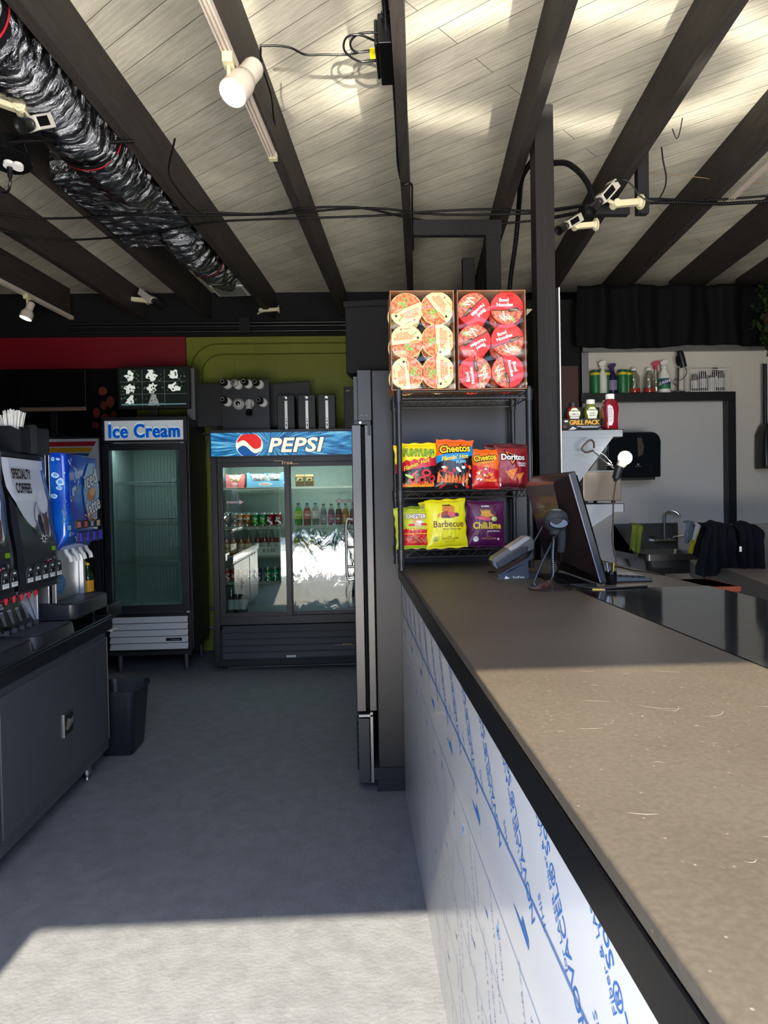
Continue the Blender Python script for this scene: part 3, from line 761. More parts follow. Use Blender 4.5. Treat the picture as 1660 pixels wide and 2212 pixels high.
def art2(T, Pg, Bl):
    flames(T,Pg,Bl,.165,.225,.5,[WHITE,RI,OI,RI],5,26)
    flame_tongues(Pg,.165,-.07,.07,.03,.04,OI,9,2)
    T('Cheetos', .046, .0, .180, YI, rot=6, outline=INK, ow=.08, bold=.028, sx=.86, off=.0022)
    T("Flamin' Hot", .028, -.002, .141, YI, rot=9, shear=.3, bold=.03, off=.0022, sx=.9)
    T("PUFFS", .017, .026, .121, LBL, rot=8, outline=mat('navy ink',(16,40,90),.4), ow=.06, bold=.03, off=.0034)
make_bag('snack_bag','orange, blue and black puff snack bag standing tallest on the rack shelf',.168,.224,.055,cf2,art2,(.452,3.170,S2),sd=3,ry=3,lean=-7)
make_bag('snack_bag','orange-topped snack bag half hidden behind the tallest puff bag, left side showing',.165,.22,.04,cf2,lambda T,Pg,Bl: T('Cheetos',.042,0,.172,YI,outline=INK,ow=.08,bold=.025,off=.002),(.402,3.262,S2),sd=4,ry=-2,lean=-3)
def cf3(u, v):
    if v > .60-.12*u: return ORB
    return RDB
def art3(T, Pg, Bl):
    r = random.Random(9)
    for i in range(16): Bl(r.uniform(-.04,.045), r.uniform(.035,.105), .015, .0042, OI if i % 3 else mat('light orange ink',(250,160,80),.4), r.uniform(-50,40), 10, .001+i*.00005, .2, i)
    for i in range(5): Bl(r.uniform(-.035,.035), r.uniform(.04,.09), .006, .005, WHITE, 0, 8, .0021+i*.0001, .3, i)
    T('Cheetos', .037, -.003, .138, YI, rot=8, outline=INK, ow=.08, bold=.028, sx=.78, off=.0022)
    T('CRUNCHY', .013, .004, .117, YI, rot=8, outline=RI, ow=.05, bold=.02, off=.0024)
make_bag('snack_bag','small orange and red crunchy snack bag between the tallest bag and dark red bag',.132,.178,.05,cf3,art3,(.592,3.175,S2),sd=5,ry=2,rz=-4)
make_bag('snack_bag','orange snack bag standing just behind the small orange and red bag',.13,.176,.04,cf3,None,(.612,3.265,S2),sd=6,lean=-3)
def cf4(u, v):
    if v > .90: return MRN
    if v < .30: return MRN if v < .12 else DRB
    return RDB if False else DRB
def art4(T, Pg, Bl):
    Pg([(-.040,.172),(.030,.143),(-.004,.100)], INK, .001); Pg([(-.034,.167),(.024,.143),(-.004,.107)], OI, .0013); Pg([(-.026,.160),(.014,.142),(-.004,.117)], INK, .0016)
    T('Doritos', .036, .0, .138, WHITE, outline=INK, ow=.06, bold=.03, sx=.93, off=.0022)
    T('NACHO', .0095, .040, .112, WHITE, bold=.03, off=.0014, shear=.3); T('CHEESE', .0095, .040, .102, WHITE, bold=.03, off=.0014, shear=.3)
    Pg([(-.036,.075),(.02,.090),(-.004,.035)], CHI, .0014); Pg([(.012,.062),(.052,.072),(.03,.032)], CHI, .0018)
    Bl(-.058,.014,.010,.008,WHITE,20,10,.001,.1,1)
make_bag('snack_bag','dark red tortilla chip bag, rightmost on the middle rack shelf',.160,.200,.055,cf4,art4,(.713,3.180,S2),sd=7,ry=2,rz=3)
make_bag('snack_bag','maroon snack bag peeking out behind the rightmost dark red bag',.160,.208,.04,lambda u,v: MRN,None,(.690,3.268,S2),sd=8,lean=-3)
def cf5(u, v):
    if v < .09: return LIM
    if v < .50+.02*math.sin(u*60)*(v > .3): return RDB
    return LIM
def art5(T, Pg, Bl):
    r = random.Random(2)
    for i in range(30): Bl(r.uniform(-.05,.05), r.uniform(.024,.056), .016, .0035, mat('fries print',(206,96,70),.45) if i % 3 else mat('fries dark print',(150,48,44),.45), r.uniform(-70,70), 8, .0009+i*.00004, .15, i)
    for i in range(18): Pg([(-.058+i*.0065,.064),(-.0515+i*.0065,.064),(-.0545+i*.0065,.069)], YI, .0012)
    T("CHESTER'S", .026, .003, .142, WHITE, outline=DRI, ow=.07, bold=.03, sx=.82, off=.0018)
    Bl(.004,.122,.026,.011,mat('tan ink',(222,160,90),.4),0,16,.0011,.06,3); Bl(.01,.118,.014,.006,WHITE,0,12,.0014,.1,2)
    Pg([(-.038,.099),(.046,.102),(.044,.112),(-.036,.109)], RI, .0022); T('FRIES', .013, .004, .1055, WHITE, bold=.03, off=.0030)
    T("Flamin' Hot", .018, .004, .087, YI, rot=2, shear=.3, bold=.02, outline=DRI, ow=.03, off=.0018)
make_bag('snack_bag','lime and red hot fries bag, leftmost on the bottom rack shelf',.136,.176,.05,cf5,art5,(.287,3.180,S3),sd=9,ry=0)
make_bag('snack_bag','lime snack bag hidden behind the leftmost fries bag on the bottom shelf',.136,.186,.045,lambda u,v: LIM,None,(.268,3.262,S3),sd=10,ry=-4,lean=-3)
def foods(T, Pg, Bl, dx, y):
    Bl(dx+.0,y+.016,.028,.021,mat('chip orange',(220,130,56),.45),0,20,.001,.03,1)
    Bl(dx-.018,y-.004,.018,.012,mat('pepper brown',(170,60,40),.4),30,14,.0013,.1,2); Bl(dx-.044,y-.01,.010,.006,OI,60,10,.0013,.1,2)
    Bl(dx-.002,y-.016,.032,.008,mat('aubergine ink',(90,30,40),.4),0,16,.0014,.12,5); Bl(dx+.016,y-.008,.018,.012,PI_,0,16,.0016,.06,6); Bl(dx+.036,y-.01,.009,.009,PUR,0,12,.0017,.06,6)
def art6(T, Pg, Bl):
    T('amaizin', .012, .004, .190, INK, bold=.04)
    foods(T,Pg,Bl,.012,.155)
    T('Barbecue', .040, .008, .105, BI, bold=.008, sx=.90, rot=-1); T('SMOKED CHIPOTLE BBQ', .0075, .022, .083, BI, rot=-2, bold=.01)
    T('MAIZE', .0065, .01, .050, BI); T('TORTILLA CHIPS', .0100, .012, .042, BI, bold=.01); T('NET WT 4.5 OZ', .006, .012, .030, BI)
    Bl(-.052,.042,.014,.013,LIM,0,18,.001); T('NON', .006, -.052, .046, INK, off=.0016); T('GMO', .007, -.052, .037, INK, off=.0016, bold=.03)
make_bag('snack_bag','bright yellow barbecue tortilla chip bag in the middle of the bottom rack shelf',.184,.218,.055,lambda u,v: YBQ,art6,(.420,3.165,S3),sd=11,ry=-2,lean=-7)
make_bag('snack_bag','yellow tortilla chip bag edge showing behind the barbecue bag',.182,.208,.04,lambda u,v: YBQ,None,(.405,3.262,S3),sd=12,ry=-3,lean=-3)
def art7(T, Pg, Bl):
    T('amaizin', .012, -.004, .182, WHITE, bold=.04)
    for i in range(9): Pg([(-.022+i*.004,.150),(-.018+i*.004,.150),(-.028+i*.006,.170)], YI, .0011+i*.00003)
    Pg([(-.030,.140),(.0,.165),(.01,.130)], mat('chip gold',(232,160,50),.45), .0015); Pg([(-.002,.132),(.012,.158),(.034,.136)], mat('chip gold',(232,160,50),.45), .0018)
    Bl(-.012,.126,.034,.0085,PI_,-8,16,.0021,.05,4); Bl(.034,.124,.012,.010,LG,30,14,.0024,.05,6); Bl(.028,.126,.008,.007,mat('pale lime ink',(220,240,170),.4),30,12,.0027,.05,6)
    T('Chili.lime', .040, .002, .094, YI, bold=.03, sx=.82); T('GOLD PEPPERS', .0085, .030, .070, WHITE, bold=.02)
    T('MAIZE', .0065, .008, .047, OI); T('TORTILLA CHIPS', .0095, .008, .038, mat('gold ink',(214,170,90),.4), bold=.01)
    Bl(-.048,.036,.012,.012,WHITE,0,18,.001); T('NON', .006, -.048, .040, PUR, off=.0016, bold=.02); Bl(.052,.036,.005,.005,WHITE,0,12,.001)
make_bag('snack_bag','purple chili lime tortilla chip bag, rightmost on the bottom rack shelf',.168,.208,.055,lambda u,v: PUR,art7,(.594,3.178,S3),sd=13,ry=1)
make_bag('snack_bag','purple chip bag standing mostly hidden behind the rightmost purple bag',.168,.200,.04,lambda u,v: PUR,None,(.575,3.265,S3),sd=14,lean=-3)
# ---------------------------------------------------------------- left side cabinet and machines
def loft(g, rings, m=None, n=5, X=None, cap=True):
    """rings of (x0,x1,y0,y1,r,z): rounded rectangles stacked"""
    vs = []; k = None
    for x0, x1, y0, y1, r, z in rings:
        pts = []
        for cx, cy_, a0 in ((x1-r, y1-r, 0), (x0+r, y1-r, PI/2), (x0+r, y0+r, PI), (x1-r, y0+r, 1.5*PI)):
            for i in range(n+1):
                a = a0+PI/2*i/n; pts.append((cx+r*math.cos(a), cy_+r*math.sin(a), z))
        k = len(pts); vs += pts
    fs = []
    for j in range(len(rings)-1):
        fs += [(j*k+i, j*k+(i+1) % k, (j+1)*k+(i+1) % k, (j+1)*k+i) for i in range(k)]
    if cap: fs += [tuple(range(k))[::-1], tuple(range((len(rings)-1)*k, len(rings)*k))]
    return g.add(vs, fs, m, X)
CABM = mat('dark grey cabinet metal', (84,86,92), 0.32, 0.3, spec=0.6, bump=0.03, bscale=3)
TOPM = mat('dark polished counter top', (34,36,40), 0.12, 0.1, spec=0.7, bump=0.02, bscale=4)
LFT = -1.36
cab = thing('service_cabinet', 'low dark steel service cabinet carrying the drink machines, door panels with pale edge strips', 'cabinet', (-1.75,3.0,0))
g = G(CABM).box((-2.1,1.9,.085),(LFT-.005,4.03,.735)); g.build('cabinet_body', cab, world=True, bevel=.004)
g = G(TOPM).box((-2.14,1.86,.735),(LFT+.012,4.09,.80)).box((LFT-.004,1.86,.80),(LFT+.012,4.09,.814)).box((-2.14,4.075,.80),(LFT-.004,4.09,.814)); g.build('counter_top', cab, world=True, bevel=.005, seg=3)
STRIP = mat('pale metal edge strip', (206,190,160), .35, .6)
for ya, yb in ((1.95,2.73),(2.80,4.0)):
    dr = G(CABM).box((LFT-.004,ya,.15),(LFT+.006,yb,.70)).build('door', cab, world=True, bevel=.002)
    G(STRIP).box((LFT-.003,yb+.003,.15),(LFT+.006,yb+.011,.70)).box((LFT-.003,ya-.004,.144),(LFT+.006,yb+.01,.148), mat('grey metal edge',(120,122,126),.35,.7)).build('edge_strip', dr, world=True)
    yc = 3.445 if yb > 3 else 2.3
    g = G(BLKP).box((LFT+.0062,yc-.055,.355),(LFT+.0075,yc+.055,.462)); g.box((LFT+.006,yc-.055,.455),(LFT+.014,yc+.055,.460), CABM).box((LFT+.006,yc-.058,.352),(LFT+.012,yc-.052,.46), STEEL)
    g.prism([(-.03,-.022),(.034,.0),(.038,.03),(.004,.022)], 0, .006, CHROME, TR(LFT+.008,yc+.01,.40) @ RZ(90) @ RX(90))
    g.build('recessed_latch', dr, world=True)
LEGM = mat('brushed leg steel', (170,172,176), .3, .95)
for y in (2.72, 3.80):
    for x in (LFT-.045, -2.02):
        g = G(LEGM); g.cyl((x,y,.05),(x,y,.09),.021,n=18).cyl((x,y,.03),(x,y,.05),.026,.024,n=18).cyl((x,y,.012),(x,y,.03),.010,n=12).cyl((x,y,0),(x,y,.012),.014,.011,n=12)
        g.build('leg', cab, world=True)
# second black cabinet behind
c2 = thing('low_cabinet', 'low black cabinet with an overhanging top behind the drink machine cabinet', 'cabinet', (-1.8,4.6,0))
g = G(BLKP).box((-2.3,4.15,.02),(-1.52,4.36,.765)); g.build('cabinet_body', c2, world=True, bevel=.004)
g = G(BLKG).box((-2.3,4.125,.77),(-1.385,4.37,.855)); g.build('counter_top', c2, world=True, bevel=.004)
g = G(mat('pale vent frame',(150,150,150),.4,.5)); x=-1.518
for yy in (4.17,4.31): g.box((x-.001,yy,.17),(x+.004,yy+.006,.34))
for i in range(8): g.box((x-.001,4.17,.18+i*.02),(x+.003,4.31,.184+i*.02))
g.build('vent_grille', c2, world=True)
G(mat('white paper',(214,214,210),.7)).box((-1.5,4.11,.715),(-1.36,4.20,.72)).build('folded_paper', c2, world=True)
# waste bin
wb = thing('waste_bin', 'black plastic waste bin on the floor behind the steel cabinet', 'bin', (-1.36,4.26,0))
g = G(mat('black bin plastic', (30,32,38), .45, bump=.03)); w = (-.125,.125); d = (-.165,.165)
loft(g, [(-.085,.085,-.125,.125,.035,0),(-.09,.09,-.13,.13,.04,.006),(-.118,.118,-.158,.158,.045,.35),(-.128,.128,-.168,.168,.048,.352),(-.130,.130,-.170,.170,.05,.372),(-.124,.124,-.164,.164,.046,.372),(-.114,.114,-.154,.154,.04,.34),(-.085,.085,-.125,.125,.03,.01)], n=6)
g.build('bin', wb)

# coffee machine; local frame: +x to the right of its front, front faces -y
CFB = mat('black satin machine shell', (40,42,48), .3, spec=.6)
def coffee(loc, label):
    t = thing('coffee_machine', label, 'coffee machine', loc, 90, 'coffee machines on the steel cabinet')
    W = .215
    def fy(z):   # front surface depth by height above the counter
        k = [(0,-.12),(.25,-.13),(.262,-.165),(.30,-.172),(.40,-.165),(.6,-.142),(.84,-.11),(.87,-.10)]
        for (a, b), (c, d) in zip(k, k[1:]):
            if a <= z <= c: s = (z-a)/(c-a); s = s*s*(3-2*s); return b+(d-b)*s
        return k[-1][1]
    def X(x, z, off=0): return (x, fy(z)-off+.35*max(0,abs(x)-.17)**1.2, z)
    # leaf-shaped picture outline: right side straight, left side curving to the bottom right
    def inleaf(x, z, o=0.0):
        top = .845+o*.3
        if z > top: return False
        q = (top-z)/(.375+o)
        if q > 1: return False
        xl = -.235-o+.32*(q**2.6); xr = .178+o-(.0 if q < .75 else ((q-.75)/.25)**2*.055)
        if q > .93: xl += (q-.93)*.9; 
        return xl < x < xr
    WH = mat('cool white print', (214,216,222), .3, coat=.6); DKP = mat('slate print', (64,66,74), .3, coat=.6)
    BLP = mat('dark blue print', (52,66,120), .3, coat=.6)
    def mf(u, v):
        x = -W+2*W*u; z = .262+.608*v
        if inleaf(x, z, 0):
            if z < .53+.06*math.sin(x*30) and x > -.02: return DKP
            if x > .150 and z < .80: return BLP
            return WH
        if inleaf(x, z, .014): return BLKG
        return CFB
    g = G(CFB); g.grid(lambda u, v: X(-W+2*W*u, .262+.608*v), 190, 210, mfn=mf)
    g.build('front_door', t, smooth=60)
    art = G(INK)
    def P(poly, m, off=.0015):
        off += .004; n = len(poly); c = (sum(p[0] for p in poly)/n, sum(p[1] for p in poly)/n)
        a = sum(poly[i][0]*poly[(i+1)%n][1]-poly[(i+1)%n][0]*poly[i][1] for i in range(n))
        art.add([X(p[0],p[1],off) for p in list(poly)+[c]], [(i,(i+1)%n,n) if a>0 else ((i+1)%n,i,n) for i in range(n)], m)
    def T(s, size, x, z, m, sx=1, off=.002, rot=0, **k):
        off += .004; vs, fs = text_geo(s, size, **k); M = TR(x,z,0) @ RZ(rot) @ SCL(sx,1,1); vs = [M @ v for v in vs]; art.add([X(v.x,v.y,off) for v in vs], fs, m)
    T('SPECIALTY', .062, -.075, .772, INK, sx=.60, bold=.028, space=1.05); T('COFFEES', .062, -.078, .708, INK, sx=.60, bold=.028, space=1.05)
    GLS = mat('glass grey print',(168,170,184),.3); FOAM = mat('foam print',(222,222,228),.3); COF = mat('coffee brown print',(96,62,52),.3)
    P([(.085+.058*math.cos(a*PI/10), .650+.055*math.sin(a*PI/10)) for a in range(20)], FOAM, .0020)
    P([(.030,.655),(.140,.655),(.122,.50),(.104,.478),(.075,.490)], GLS, .0018)
    P([(.040,.602),(.085,.590),(.134,.602),(.118,.50),(.100,.482),(.080,.494)], COF, .0024)
    for r0, m_, o_ in ((.050,mat('glass edge print',(110,112,140),.3),.0016),(.040,WH,.0021)):
        P([(.018+r0*.62*math.cos(a*PI/10)+.0, .592+r0*1.15*math.sin(a*PI/10)) for a in range(5,16)], m_, o_)
    for x_, z_, r_ in ((-.045,.51,50),(-.03,.525,20),(-.015,.505,45),(-.005,.52,35)):
        c, s_ = math.cos(RD(-r_)), math.sin(RD(-r_)); P([(x_+u_*c-v_*s_, z_+u_*s_+v_*c) for u_, v_ in ((-.026,-.002),(.026,-.003),(.028,.002),(-.024,.003))], mat('navy print',(24,26,54),.4), .0022)
    for i in range(8): a = i*45; P([(.045+.04*math.cos(RD(a-9)), .475+.028*math.sin(RD(a-9))), (.045+.012*math.cos(RD(a+20)), .475+.012*math.sin(RD(a+20))), (.045+.012*math.cos(RD(a-30)), .475+.012*math.sin(RD(a-30)))], WHITE, .0026)
    # display window, red lamp
    P([(.115,.415),(.158,.415),(.158,.436),(.115,.436)], mat('green display',(84,120,30),.3,emit=(84,130,20),estr=.25), .002)
    P([(.060+.005*math.cos(a), .372+.005*math.sin(a)) for a in (0,1,2,3,4,5)], mat('red lamp',(230,40,50),.3,emit=(240,40,50),estr=.8), .004)
    T('Rinse', .012, .088, .376, WHITE, off=.004)
    art.build('front_print', t, smooth=0)
    b = G(CFB)
    b.tube([(.02,fy(.33)-.002,.345),(.06,fy(.35)-.006,.362),(.10,fy(.36)-.010,.356),(.128,fy(.37)-.010,.375),(.118,fy(.40)-.006,.398),(.07,fy(.4)-.004,.395),(.04,fy(.39)-.002,.37)], .006, 8)
    b.build('trim_ridge', t)
    for i in range(5):
        x = -.150+i*.079; s = G(DKGREY); P2 = []
        s.prism([(-.030,0),(.030,0),(.030,.045)]+[(.030*math.cos(a*PI/8), .045+.030*math.sin(a*PI/8)) for a in range(1,8)]+[(-.030,.045)], 0, .006, None, TR(x,fy(.30)-.004,.290) @ FRONT)
        s.box((-.026,-.0062,.003),(.026,-.0072,.022), WHITE, TR(x,fy(.30)-.004,.290))
        s.box((-.022,-.0062,.028),(.018,-.0072,.042), INK, TR(x,fy(.30)-.004,.290)).box((-.019,-.0072,.030),(-.015,-.0078,.040), WHITE, TR(x,fy(.30)-.004,.290))
        s.text(('DECAF','FRENCH','HOUSE','MOCHA','VANILLA')[i], .010, INK, TR(x,fy(.30)-.0118,.3055) @ FRONT, res=1)
        for dx in (-.008,0,.008): s.box((x+dx-.0015,fy(.3)-.0112,.345),(x+dx+.0015,fy(.3)-.0104,.353), WHITE)
        s.build('selector_button', t)
    # shell, recess, sides
    b = G(CFB).box((-W,-.10,.262),(W,.30,.872)); b.box((-W,.02,.08),(W,.30,.262)).box((-W,-.155,.243),(W,.02,.262))
    b.build('machine_body', t, bevel=.006)
    b = G(BLKG).add([(-W+.02,-.055,.085),(W-.07,-.055,.085),(W-.07,.015,.245),(-W+.02,.015,.245)], [(0,1,2,3)])
    n_ = G(BLKG).add([(-W+.02,-.075,.075),(W-.075,-.075,.075),(W-.075,-.035,.20),(-W+.02,-.035,.20)], [(0,1,2,3)])
    n_.add([(-W+.02,-.035,.2005),(W-.075,-.035,.2005),(W-.075,-.020,.243),(-W+.02,-.020,.243)], [(0,1,2,3)], STEEL)
    sl = lambda z: -.075+.04*(z-.075)/.125-.0015
    for i in range(4):
        x = -.15+i*.075
        n_.add([(x-.013,sl(.10),.10),(x+.013,sl(.10),.10),(x+.018,sl(.15),.15),(x-.018,sl(.15),.15)], [(0,1,2,3)], mat('cup icon grey',(112,114,122),.4))
        n_.add([(x-.018,sl(.152),.152),(x+.018,sl(.152),.152),(x+.018,sl(.162),.162),(x-.018,sl(.162),.162)], [(0,1,2,3)], mat('cup icon light',(170,172,180),.4))
        n_.box((x-.006,sl(.12)-.001,.105),(x+.006,sl(.12),.145), WHITE) if False else None
    n_.add([(-.16,sl(.172),.172),(-.115,sl(.172),.172),(-.115,sl(.195),.195),(-.16,sl(.195),.195)], [(0,1,2,3)], WHITE)
    vs, fs = text_geo('HOT', .016, bold=.05); n_.add([(v.x-.1375, sl(.18)-.001, v.y+.181) for v in vs], fs, INK)
    n_.build('splash_panel', t, smooth=0)
    b = G(STEEL).box((W-.07,-.085,.07),(W-.055,.02,.245)).box((W-.052,-.05,.07),(W-.006,.03,.245)); b.build('side_column', t, bevel=.006)
    RV = mat('red valve plastic',(236,60,80),.3)
    for i in range(5):
        x = -.155+i*.075; v = G(RV); v.cyl((x,-.075,.245),(x,-.075,.205),.016,.008,n=12).cyl((x,-.075,.205),(x,-.075,.195),.008,.005,n=12).cyl((x-.001,-.09,.222),(x+.001,-.06,.222),.004,n=6,m=INK); v.build('dispensing_valve', t)
    # drip tray with cup rests
    b = G(CFB); loft(b, [(-W-.0,W+.01,-.235,.05,.06,0),(-W,W+.01,-.245,.05,.065,.004),(-W+.003,W+.005,-.235,.05,.06,.058)], n=8)
    b.box((-W+.02,-.225,.058),(W-.015,-.08,.0595), BLKP)
    for i in range(30): b.box((-W+.025+i*.0128,-.222,.0595),(-W+.031+i*.0128,-.085,.062), DKGREY)
    tr = b.build('drip_tray', t, smooth=40)
    for i in range(5):
        x = -.155+i*.075; c = G(DKGREY); c.prism([(x-.034,-.045),(x+.034,-.045),(x+.034,-.06),(x+.012,-.09),(x-.012,-.09),(x-.034,-.06)], .062, .082); c.build('cup_guide', tr, smooth=0)
    for x in (-W+.03, W-.03):
        for y in (-.0,.26): G(BLKP).cyl((x,y,0),(x,y,.082),.014,n=12).build('foot', t)
    return t
cf_ = coffee((-1.605,3.40,.8005), 'black coffee machine with the SPECIALTY COFFEES picture, beside the blue machine')
cf2_ = dup(cf_, (-1.605,2.935,.8005), label='black coffee machine nearer the camera, cut off by the left edge of the photo')

# iced drink machine
ic = thing('iced_drink_machine', 'blue-fronted iced latte machine with bubble pictures on the steel cabinet', 'drink machine', (-1.72,3.90,.8005), 90, None)
W = .225; BLS = mat('deep blue print', (8,62,178), .22, coat=.8, col2=(22,120,214), vscale=5, detail=1)
g = G(mat('light steel', (196,198,200), .3, .85)).box((-W,-.20,.135),(W,.28,.89)); g.box((-W+.0,-.218,.135),(-W+.012,-.20,.90), mat('polished steel edge',(235,232,224),.15,1)); 
g.build('machine_body', ic, bevel=.004)
g = G(BLS); rings = []
for z, yf in ((.40,-.245),(.405,-.25),(.47,-.298),(.48,-.302),(.875,-.302),(.888,-.296),(.892,-.285)): rings.append((-W+.004,W-.004,yf,-.205,min(.03,(-.205-yf)/2-.002),z))
loft(g, rings, n=8); door = g.build('front_door', ic, smooth=50)
art = G(WHITE); FX = lambda x, z, o=0: (x, -.3025-o, z); SX = lambda y, z, o=0: (-W+.0035-o, y, z)
rb = random.Random(12); SKY_ = mat('sky blue print',(90,170,226),.3); ICE = mat('ice white print',(206,230,246),.3)
def blob(F, cx, cz, a, b, m, rot=0, n=12, o=.0008, wob=.12):
    c, s_ = math.cos(RD(rot)), math.sin(RD(rot)); pts = []
    for i in range(n):
        q = 2*PI*i/n; k = 1+rb.uniform(-wob,wob); x, z = a*math.cos(q)*k, b*math.sin(q)*k; pts.append(F(cx+x*c-z*s_, cz+x*s_+z*c, o))
    art.add(pts, [tuple(range(n))])
    art.m[-1] = art.mi(m)
def side(y): return -(y)
# side art (narrow face seen from the camera): local y from -.29 to -.215
for cy_, cz, a, b in ((-.245,.78,.020,.014),(-.268,.745,.020,.020),(-.262,.715,.016,.009),(-.236,.675,.018,.012),(-.29,.79,.006,.005),(-.26,.86,.010,.006),(-.235,.86,.008,.010)):
    blob(lambda x, z, o: SX(x, z, o), cy_, cz, a, b, ICE, 10, 12, .0008); blob(lambda x, z, o: SX(x, z, o), cy_, cz+.001, a*.6, b*.5, SKY_, 10, 10, .0014)
for i in range(46):
    q = i/46; x = -.19+.09*math.sin(q*7)+rb.uniform(-.03,.03); z = .86-.42*q+rb.uniform(-.01,.01); a = rb.uniform(.003,.016); 
    blob(FX, x, z, a, a*.85, ICE, 0, 10, .0008+.0001*i); blob(FX, x, z, a*.6, a*.5, SKY_, 0, 8, .0009+.0001*i)
for i in range(5): blob(FX, -.10+i*.07+rb.uniform(-.01,.01), .455+.015, .018, .012, ICE, 60, 10, .0008+.0002*i)
blob(FX, .10, .70, .115, .155, mat('pale blue print',(150,190,220),.3), 0, 24, .0055, .04)
blob(FX, .09, .685, .075, .035, mat('coffee tan print',(190,120,84),.3), 15, 16, .0062)
blob(FX, .11, .70, .045, .022, mat('caramel print',(226,168,120),.3), 15, 12, .0068)
for k, z in enumerate((.575,.595,.56)): art.tube([FX(.0+k*.02,z,.007),FX(.07,z-.02,.007),FX(.15,z-.01,.007)], .004, 6, m=mat('coffee tan print'))
NV = mat('navy print')
def T3(s, size, x, z, rot, m, o, **k):
    vs, fs = text_geo(s, size, **k); M = TR(x,z,0) @ RZ(rot); vs = [M @ v for v in vs]; art.add([FX(v.x,v.y,o) for v in vs], fs, m)
for s, x, z in (('iced', .085, .765),('latte', .120, .62)):
    T3(s, .115, x, z, 16, NV, .0075, bold=.055, shear=-.15); T3(s, .115, x, z, 16, WHITE, .0085, bold=.02, shear=-.15)
art.build('front_print', door, smooth=0)
for i in range(4):
    x = -.105+i*.095; k = G(BLKP).box((x-.03,-.312,.505),(x+.03,-.303,.548)); k.box((x-.022,-.3135,.511),(x+.022,-.3122,.542), (mat('mocha label',(214,110,84),.4), mat('cherry label',(190,30,44),.4), mat('slate label',(120,140,150),.4), mat('tan label',(206,176,130),.4))[i])
    for dz in (.519,.527,.535): k.box((x-.012,-.3142,dz-.001),(x+.012,-.3136,dz+.001), WHITE)
    k.build('selector_button', ic)
    k = G(mat('violet plastic',(40,36,150),.3)).box((x-.018,-.330,.435),(x+.018,-.303,.485)); k.box((x-.022,-.318,.43),(x+.022,-.303,.49), NV); k.build('push_lever', ic, bevel=.003)
    k = G(WHITEP); k.tube([(x,-.235,.41),(x,-.245,.38),(x,-.262,.36),(x,-.268,.335)], .0115, 10); k.build('nozzle', ic)
# alcove lining: side cheeks, lower back
g = G(mat('light steel')).box((-W,-.235,.135),(-W+.012,-.20,.40)); g.build('alcove_side', ic, bevel=.003); G(mat('light steel')).box((W-.05,-.225,.135),(W-.02,-.20,.40)).build('alcove_side', ic, bevel=.003)
g = G(mat('info sticker blue',(52,112,150),.4)); g.flat([(-.10+.085*math.cos(a*PI/14), .22+.05*math.sin(a*PI/14)) for a in range(28)], None, TR(0,-.2015,0) @ RX(90))
for k_, s in enumerate(('For customer','convenience','Take a lid')): g.text(s, .018, mat('pale blue print'), TR(-.10,-.2025,.238-k_*.02) @ RX(90), res=1)
g.build('oval_sticker', ic, smooth=0)
g = G(CFB); loft(g, [(-W-.03,W+.0,-.335,.0,.04,.058),(-W-.03,W,-.345,.0,.045,.064),(-W-.03,W,-.345,.0,.045,.132),(-W-.024,W-.006,-.339,.0,.04,.135)], n=6)
g.box((-W-.01,-.325,.135),(W-.02,-.205,.136), BLKG)
for i in range(34): g.box((-W-.005+i*.0128,-.322,.136),(-W+.003+i*.0128,-.21,.139), DKGREY)
for y in (-.29,-.25): g.box((-W-.008,y,.1392),(W-.022,y+.003,.141), mat('grey metal edge'))
g.build('drip_tray', ic, bevel=.0015)
for x in (-W+.04, W-.04):
    for y in (-.27,.22): G(BLKP).cyl((x,y,0),(x,y,.02),.016,.02,n=14).cyl((x,y,.02),(x,y,.06),.013,n=14).build('foot', ic)
g = G(mat('grey metal edge')).cyl((-W+.01,-.225,.392),(-W+.01,-.225,.405),.008,n=10); g.build('hinge_pin', ic)
# straw and napkin organiser on the coffee machine
STR = mat('white straw paper', (232,228,220), .6)
so_ = thing('straw_caddy', 'black two-pocket caddy on top of the coffee machine beside the straws', 'caddy', (-1.62,3.50,1.6735))
g = G(BLKP)
X0, X1 = -.14, .14
g.prism([(-.16,0),(.16,0),(.16,.125),(.15,.135),(.075,.135),(.065,.128),(.055,.09),(-.045,.085),(-.06,.125),(-.07,.135),(-.15,.135),(-.16,.12)], 0, .004, None, TR(0,-.05,0) @ FRONT)
g.box((-.16,-.05,0),(.16,.08,.004)).box((-.16,-.05,.004),(-.156,.08,.12)).box((.156,-.05,.004),(.16,.08,.12)).box((-.156,.076,.004),(.156,.08,.13)).box((-.05,-.046,.004),(-.046,.076,.12))
g.build('caddy', so_, smooth=0)
tag(G(mat('brown stir sticks',(150,116,84),.7,col2=(190,150,110),vscale=300)).box((-1.64,3.46,1.679),(-1.585,3.56,1.80)).build('stirrer_bundle', smooth=0), 'bundle of brown wooden stirrers in the black caddy pocket', 'stirrers')
g = G(STR); rs = random.Random(4)
cxs, cys = PY(26,940,3.40).x, 3.40
for i in range(64):
    a = rs.uniform(0,2*PI); r = rs.uniform(0,.045); dx, dy = r*math.cos(a)*1.1, r*math.sin(a)*.7
    top = 1.865+rs.uniform(-.02,.012)-abs(dx)*.3
    g.cyl((cxs+dx*.6,cys+dy*.6,1.68),(cxs+dx*1.6+rs.uniform(-.006,.006),cys+dy*1.4,top),.0034,n=6)
tag(g.build('straws', smooth=60), 'crowded bunch of white paper-wrapped straws at the upper left', 'straws', kind='stuff')
